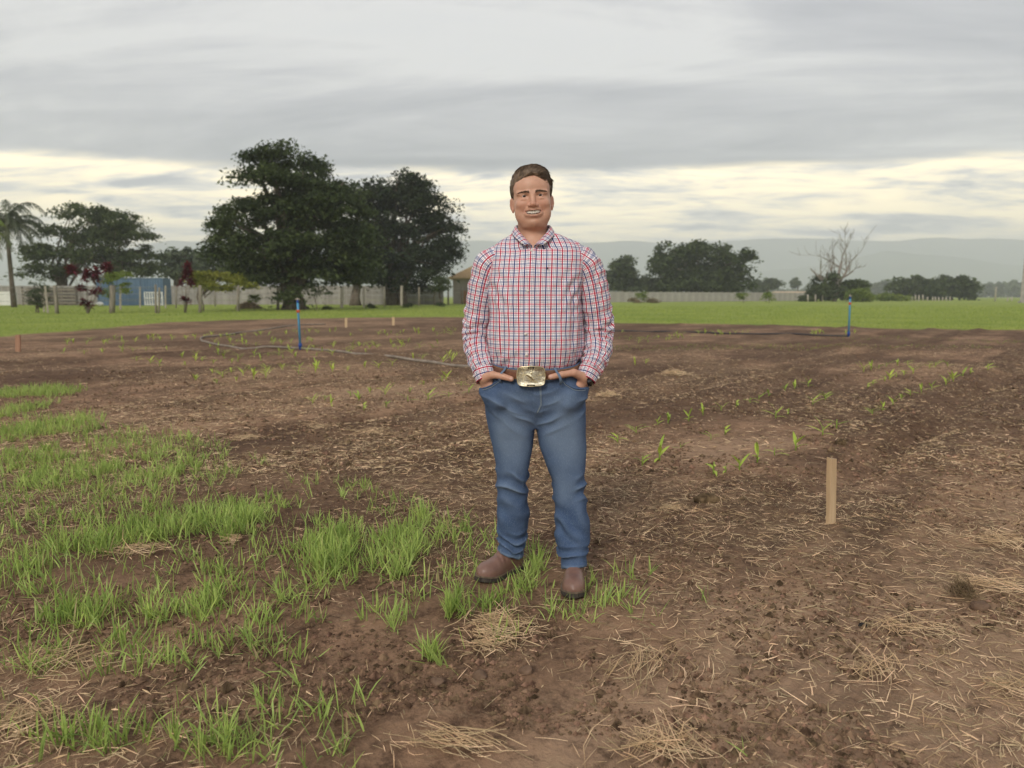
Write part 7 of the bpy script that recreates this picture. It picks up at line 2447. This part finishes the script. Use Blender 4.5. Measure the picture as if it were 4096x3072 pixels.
    for sc, dy in ((0.97, 0.004), (1.0, 0.001), (1.0, -0.0015), (0.965, -0.0040), (0.93, -0.0042), (0.90, -0.0022), (0.45, -0.0046), (0.0, -0.0052)):
        ox, oz = outline(t, sc)
        rows.append(np.stack([bc[0] + ox, bc[1] + dy + 0.9 * ox ** 2 * 2.2, bc[2] + oz], 1))
    V = np.concatenate(rows)
    bk = link('belt_buckle', mesh_np('belt_buckle', V, grid_faces(len(rows), n)[:, ::-1]), M_SILVER, MAN, label='large oval engraved gold and silver belt buckle')
    rim = MB()
    ox, oz = outline(np.append(t, t[0]), 0.965)
    rim.tube(np.stack([bc[0] + ox, bc[1] - 0.0040 + 2.0 * ox ** 2, bc[2] + oz], 1), 0.0022, 6, False)
    ox, oz = outline(np.append(t, t[0]), 0.84)
    rim.tube(np.stack([bc[0] + ox, bc[1] - 0.0034 + 2.0 * ox ** 2, bc[2] + oz], 1), 0.0010, 5, False)
    rim.build('rim', M_GOLD, bk, True)
    rng = np.random.default_rng(520)
    sc = MB()
    for i in range(44):
        a = rng.uniform(0, 2 * math.pi)
        ox, oz = outline(np.array([a]), rng.uniform(0.36, 0.76))
        c = np.array([ox[0], 0, oz[0]])
        r0 = rng.uniform(0.003, 0.0055)
        sg = rng.choice([-1, 1])
        q = np.linspace(0, 4.6, 12)
        P = np.stack([c[0] + r0 * (1 - q / 6) * np.cos(sg * q + a), 0 * q, c[2] + r0 * (1 - q / 6) * np.sin(sg * q + a)], 1)
        P[:, 1] = bc[1] - 0.0048 + 2.0 * P[:, 0] ** 2
        P[:, 0] += bc[0]
        P[:, 2] += bc[2]
        sc.tube(P, 0.0009, 5)
    o = sc.build('scrollwork', M_GOLD, bk, True)
    o['kind'] = 'stuff'
    f = Field(grade([-0.026, (0.022, 0.0009)]), grade([-0.008, (0.006, 0.0009)]), grade([-0.034, (0.026, 0.0009)]))
    f.chain([(-0.012, 0, 0.002), (0.0, 0, -0.004), (0.008, 0, -0.014)], [0.0045, 0.0052, 0.0045], 0.003)            # body of the bull
    f.chain([(-0.012, 0, 0.003), (-0.017, 0, 0.004), (-0.0205, 0, -0.001)], [0.0036, 0.0032, 0.0018], 0.002)         # neck and head
    f.chain([(-0.018, 0, 0.006), (-0.021, 0, 0.010)], [0.0012, 0.0006], 0.001)
    f.chain([(-0.010, 0, -0.002), (-0.014, 0, -0.011), (-0.010, 0, -0.016)], [0.0026, 0.0016, 0.0012], 0.002)
    f.chain([(-0.006, 0, -0.004), (-0.006, 0, -0.014), (-0.002, 0, -0.019)], [0.0024, 0.0015, 0.0011], 0.002)
    f.chain([(0.008, 0, -0.015), (0.013, 0, -0.021), (0.011, 0, -0.028)], [0.0030, 0.0018, 0.0012], 0.002)
    f.chain([(0.006, 0, -0.016), (0.004, 0, -0.024), (0.007, 0, -0.030)], [0.0028, 0.0016, 0.0011], 0.002)
    f.chain([(0.011, 0, -0.011), (0.017, 0, -0.006), (0.018, 0, 0.001)], [0.0012, 0.0009, 0.0008], 0.001)
    f.chain([(-0.003, 0, 0.002), (0.001, 0, 0.010), (0.000, 0, 0.014)], [0.0030, 0.0034, 0.0020], 0.002)             # rider
    f.ell((0.0, 0, 0.0175), (0.0022, 0.0022, 0.0026), 0.001)
    f.ell((0.0, 0, 0.0195), (0.0046, 0.003, 0.0010), 0.001)
    f.ell((0.0, 0, 0.0212), (0.0022, 0.0022, 0.0018), 0.001)
    f.chain([(0.001, 0, 0.012), (0.008, 0, 0.015), (0.012, 0, 0.021)], [0.0016, 0.0013, 0.0010], 0.001)
    f.chain([(-0.001, 0, 0.011), (-0.007, 0, 0.006)], [0.0016, 0.0012], 0.001)
    f.chain([(-0.002, 0, 0.003), (-0.008, 0, -0.002), (-0.006, 0, -0.009)], [0.0024, 0.0018, 0.0013], 0.001)
    V, Q = f.mesh()
    V = V * (1.0, 0.75, 1.0) + bc + (0, -0.0055, 0.004)
    link('rider_emblem', mesh_np('rider_emblem', V, Q), M_GOLD, bk)
    # lettering along the top and bottom rim
    for txt, dz, size, mat_ in (('BULL', 0.0345, 0.0085, M_GOLD), ('RIDER', -0.0380, 0.0068, M_GOLD)):
        MB().box((-0.0165 if dz < 0 else -0.013, -0.0012, -0.0045), (0.0165 if dz < 0 else 0.013, 0.0012, 0.0045), Matrix.Translation(Vector(bc + np.array([0, -0.0042, dz])))).build('name_plate', M_INK, bk)
        cu = bpy.data.curves.new('lettering', 'FONT')
        cu.body = txt
        cu.size = size
        cu.align_x = 'CENTER'
        cu.align_y = 'CENTER'
        cu.extrude = 0.0004
        cu.materials.append(mat_)
        tmp = bpy.data.objects.new('lettering', cu)
        COL.objects.link(tmp)
        dg = bpy.context.evaluated_depsgraph_get()
        me = bpy.data.meshes.new_from_object(tmp.evaluated_get(dg))
        bpy.data.objects.remove(tmp)
        link('lettering', me, mat_, bk, bc + np.array([0, -0.0060, dz]), (math.pi / 2, 0, 0))


build_belt()


def build_watch():
    a, b = np.array(ARM[1]['wr']), np.array(HAND[1]['palm'])
    ax = (b - a) / np.linalg.norm(b - a)
    c = a * 0.42 + b * 0.58
    e1 = np.array([0.88, -0.47, 0.0])
    e1 = e1 - ax * (e1 @ ax)
    e1 /= np.linalg.norm(e1)
    e2 = np.cross(ax, e1)
    m_strap = pmat('black_rubber', (0.018, 0.018, 0.020), None, rough=0.55)
    m_glass = pmat('black_glass', (0.004, 0.004, 0.005), None, rough=0.06, spec=0.8)
    m_case = pmat('dark_aluminium', (0.05, 0.05, 0.055), None, rough=0.35, metal=0.8)
    th = np.linspace(0, 2 * math.pi, 40, endpoint=False)
    rows = []
    for l, r in ((-0.011, 0.0325), (-0.010, 0.0345), (0.010, 0.0345), (0.011, 0.0325)):
        rows.append(c + ax * l + r * (np.cos(th)[:, None] * e1 + np.sin(th)[:, None] * e2))
    w = link('watch', mesh_np('watch', np.concatenate(rows), grid_faces(4, 40)), m_strap, MAN, label='dark square faced watch with black strap')
    R = np.stack([ax, e2, e1], 1)
    def rbox(hx, hy, h0, h1, rr):
        V, n = [], 32
        t = np.linspace(0, 2 * math.pi, n, endpoint=False)
        p = 4.5
        q = (np.abs(np.cos(t)) ** p + np.abs(np.sin(t)) ** p) ** (-1 / p)
        for s_, h in ((1.0, h0), (1.0, h1 - rr), (0.93, h1), (0.0, h1)):
            V.append(np.stack([hx * s_ * q * np.cos(t), hy * s_ * q * np.sin(t), np.full(n, h)], 1))
        V = np.concatenate(V) @ R.T + c
        return V, grid_faces(4, n)
    V, Q = rbox(0.0205, 0.0175, 0.030, 0.0415, 0.003)
    link('case', mesh_np('case', V, Q), m_case, w)
    V, Q = rbox(0.0185, 0.0155, 0.0405, 0.0432, 0.0015)
    link('screen', mesh_np('screen', V, Q), m_glass, w)


build_watch()

# ---- boots
def build_boot(s, heel, toe, hem):
    heel, toe = np.array(heel), np.array(toe)
    f = (toe - heel) / np.linalg.norm(toe - heel)
    L = np.linalg.norm(toe - heel)
    side = np.array([f[1], -f[0]])
    F = Field(grade([-0.08, (0.08, 0.0032)]), grade([-0.04, (L + 0.04, 0.0036)]), grade([-0.01, (0.22, 0.0034)]))
    X, Y, Z = F.grid((slice(None),) * 3)
    # outline of the foot: half width against length
    def hw(y):
        return np.interp(y / L, [0, 0.03, 0.12, 0.35, 0.62, 0.75, 0.88, 0.96, 1.0], [0.012, 0.026, 0.036, 0.036, 0.049, 0.051, 0.043, 0.027, 0.010])
    def top(y):
        return np.interp(y / L, [0, 0.1, 0.30, 0.42, 0.55, 0.70, 0.85, 0.95, 1.0], [0.12, 0.14, 0.14, 0.112, 0.094, 0.082, 0.074, 0.062, 0.045])
    w = hw(Y)
    zt = top(Y)
    cz = 0.020
    q = (np.abs(X / (w + 1e-6)) ** 2.4 + np.abs((Z - cz) / np.maximum(zt - cz, 0.01)) ** 2.2) ** (1 / 2.3)
    d = np.maximum((q - 1) * 0.035, 0.020 - Z)
    d = np.maximum(d, np.maximum(-Y, Y - L) - 0.0)
    F.D = np.minimum(F.D, d.astype(np.float32))
    # shaft round the ankle and round bulge of the toe
    F.cap((0, 0.085, 0.07), (0, 0.080, 0.16), 0.041, 0.038, 0.025)
    F.ell((0, L - 0.055, 0.040), (0.043, 0.050, 0.036), 0.012)
    F.ell((0, 0.040, 0.055), (0.034, 0.038, 0.04), 0.015)
    F.D[:, :, F.z < 0.018] = 0.05
    V, Q = F.mesh()
    V = relax(V, Q, 3, 0.5)
    N = vnormals(V, Q)
    x, y, z = V.T
    V = V + N * (0.0014 * np.sin(y * 230 + 2 * vnoise(x * 20, y * 20, z * 20)) * np.exp(-((y / L - 0.52) / 0.09) ** 2) * sstep(z, 0.05, 0.08))[:, None]
    W = lambda V: np.stack([heel[0] + V[:, 0] * side[0] + V[:, 1] * f[0], heel[1] + V[:, 0] * side[1] + V[:, 1] * f[1], V[:, 2]], 1)
    Qw = Q[:, ::-1] if (side[0] * f[1] - side[1] * f[0]) < 0 else Q
    boot = link('boot', mesh_np('boot', W(V), Qw), M_BOOT, MAN, label='brown leather ankle boot')
    # sole with welt and heel
    yy = np.linspace(0, 1, 40) * (L + 0.012) - 0.006
    hwv = np.interp(np.clip(yy / L, 0, 1), [0, 0.03, 0.12, 0.35, 0.62, 0.75, 0.88, 0.96, 1.0], [0.020, 0.032, 0.041, 0.041, 0.054, 0.056, 0.049, 0.035, 0.018])
    loop = np.concatenate([np.stack([hwv, yy], 1), np.stack([-hwv, yy], 1)[::-1]])
    def ring(sc, z):
        c = np.array([0, L / 2])
        p = (loop - c) * np.array([sc, 1 - (1 - sc) * 0.4]) + c
        lift = 0.012 * sstep(p[:, 1] / L, 0.72, 1.05)
        return np.column_stack([p, np.full(len(p), z) + lift])
    def solid(levels):
        V = np.concatenate([ring(a, b) for a, b in levels])
        n = len(loop)
        Q = grid_faces(len(levels), n)
        return V, Q
    V, Q = solid([(0.0, -0.004), (0.97, -0.004), (1.0, 0.0), (1.0, 0.016), (0.6, 0.017)])
    link('sole', mesh_np('sole', W(V), Q if (side[0] * f[1] - side[1] * f[0]) > 0 else Q[:, ::-1], smooth_=False), M_SOLE, boot)
    V, Q = solid([(0.6, 0.0165), (1.0, 0.0165), (1.0, 0.0225), (0.6, 0.0232)])
    link('welt', mesh_np('welt', W(V), Q if (side[0] * f[1] - side[1] * f[0]) > 0 else Q[:, ::-1], smooth_=False), M_WELT, boot)
    return boot


M_BOOT = pmat('brown_leather', (0.185, 0.100, 0.076), (0.245, 0.140, 0.108), 11, 0.42, 0.25, 120, spec=0.45, dist=0.001)
M_SOLE = pmat('dark_rubber_sole', (0.045, 0.038, 0.033), (0.075, 0.062, 0.052), 30, 0.8)
M_WELT = pmat('stitched_welt', (0.13, 0.095, 0.068), (0.19, 0.14, 0.10), 60, 0.7)
build_boot(-1, (-0.045, 0.120), (-0.232, -0.070), 0.1)
build_boot(1, (0.198, 0.040), (0.172, -0.252), 0.06)
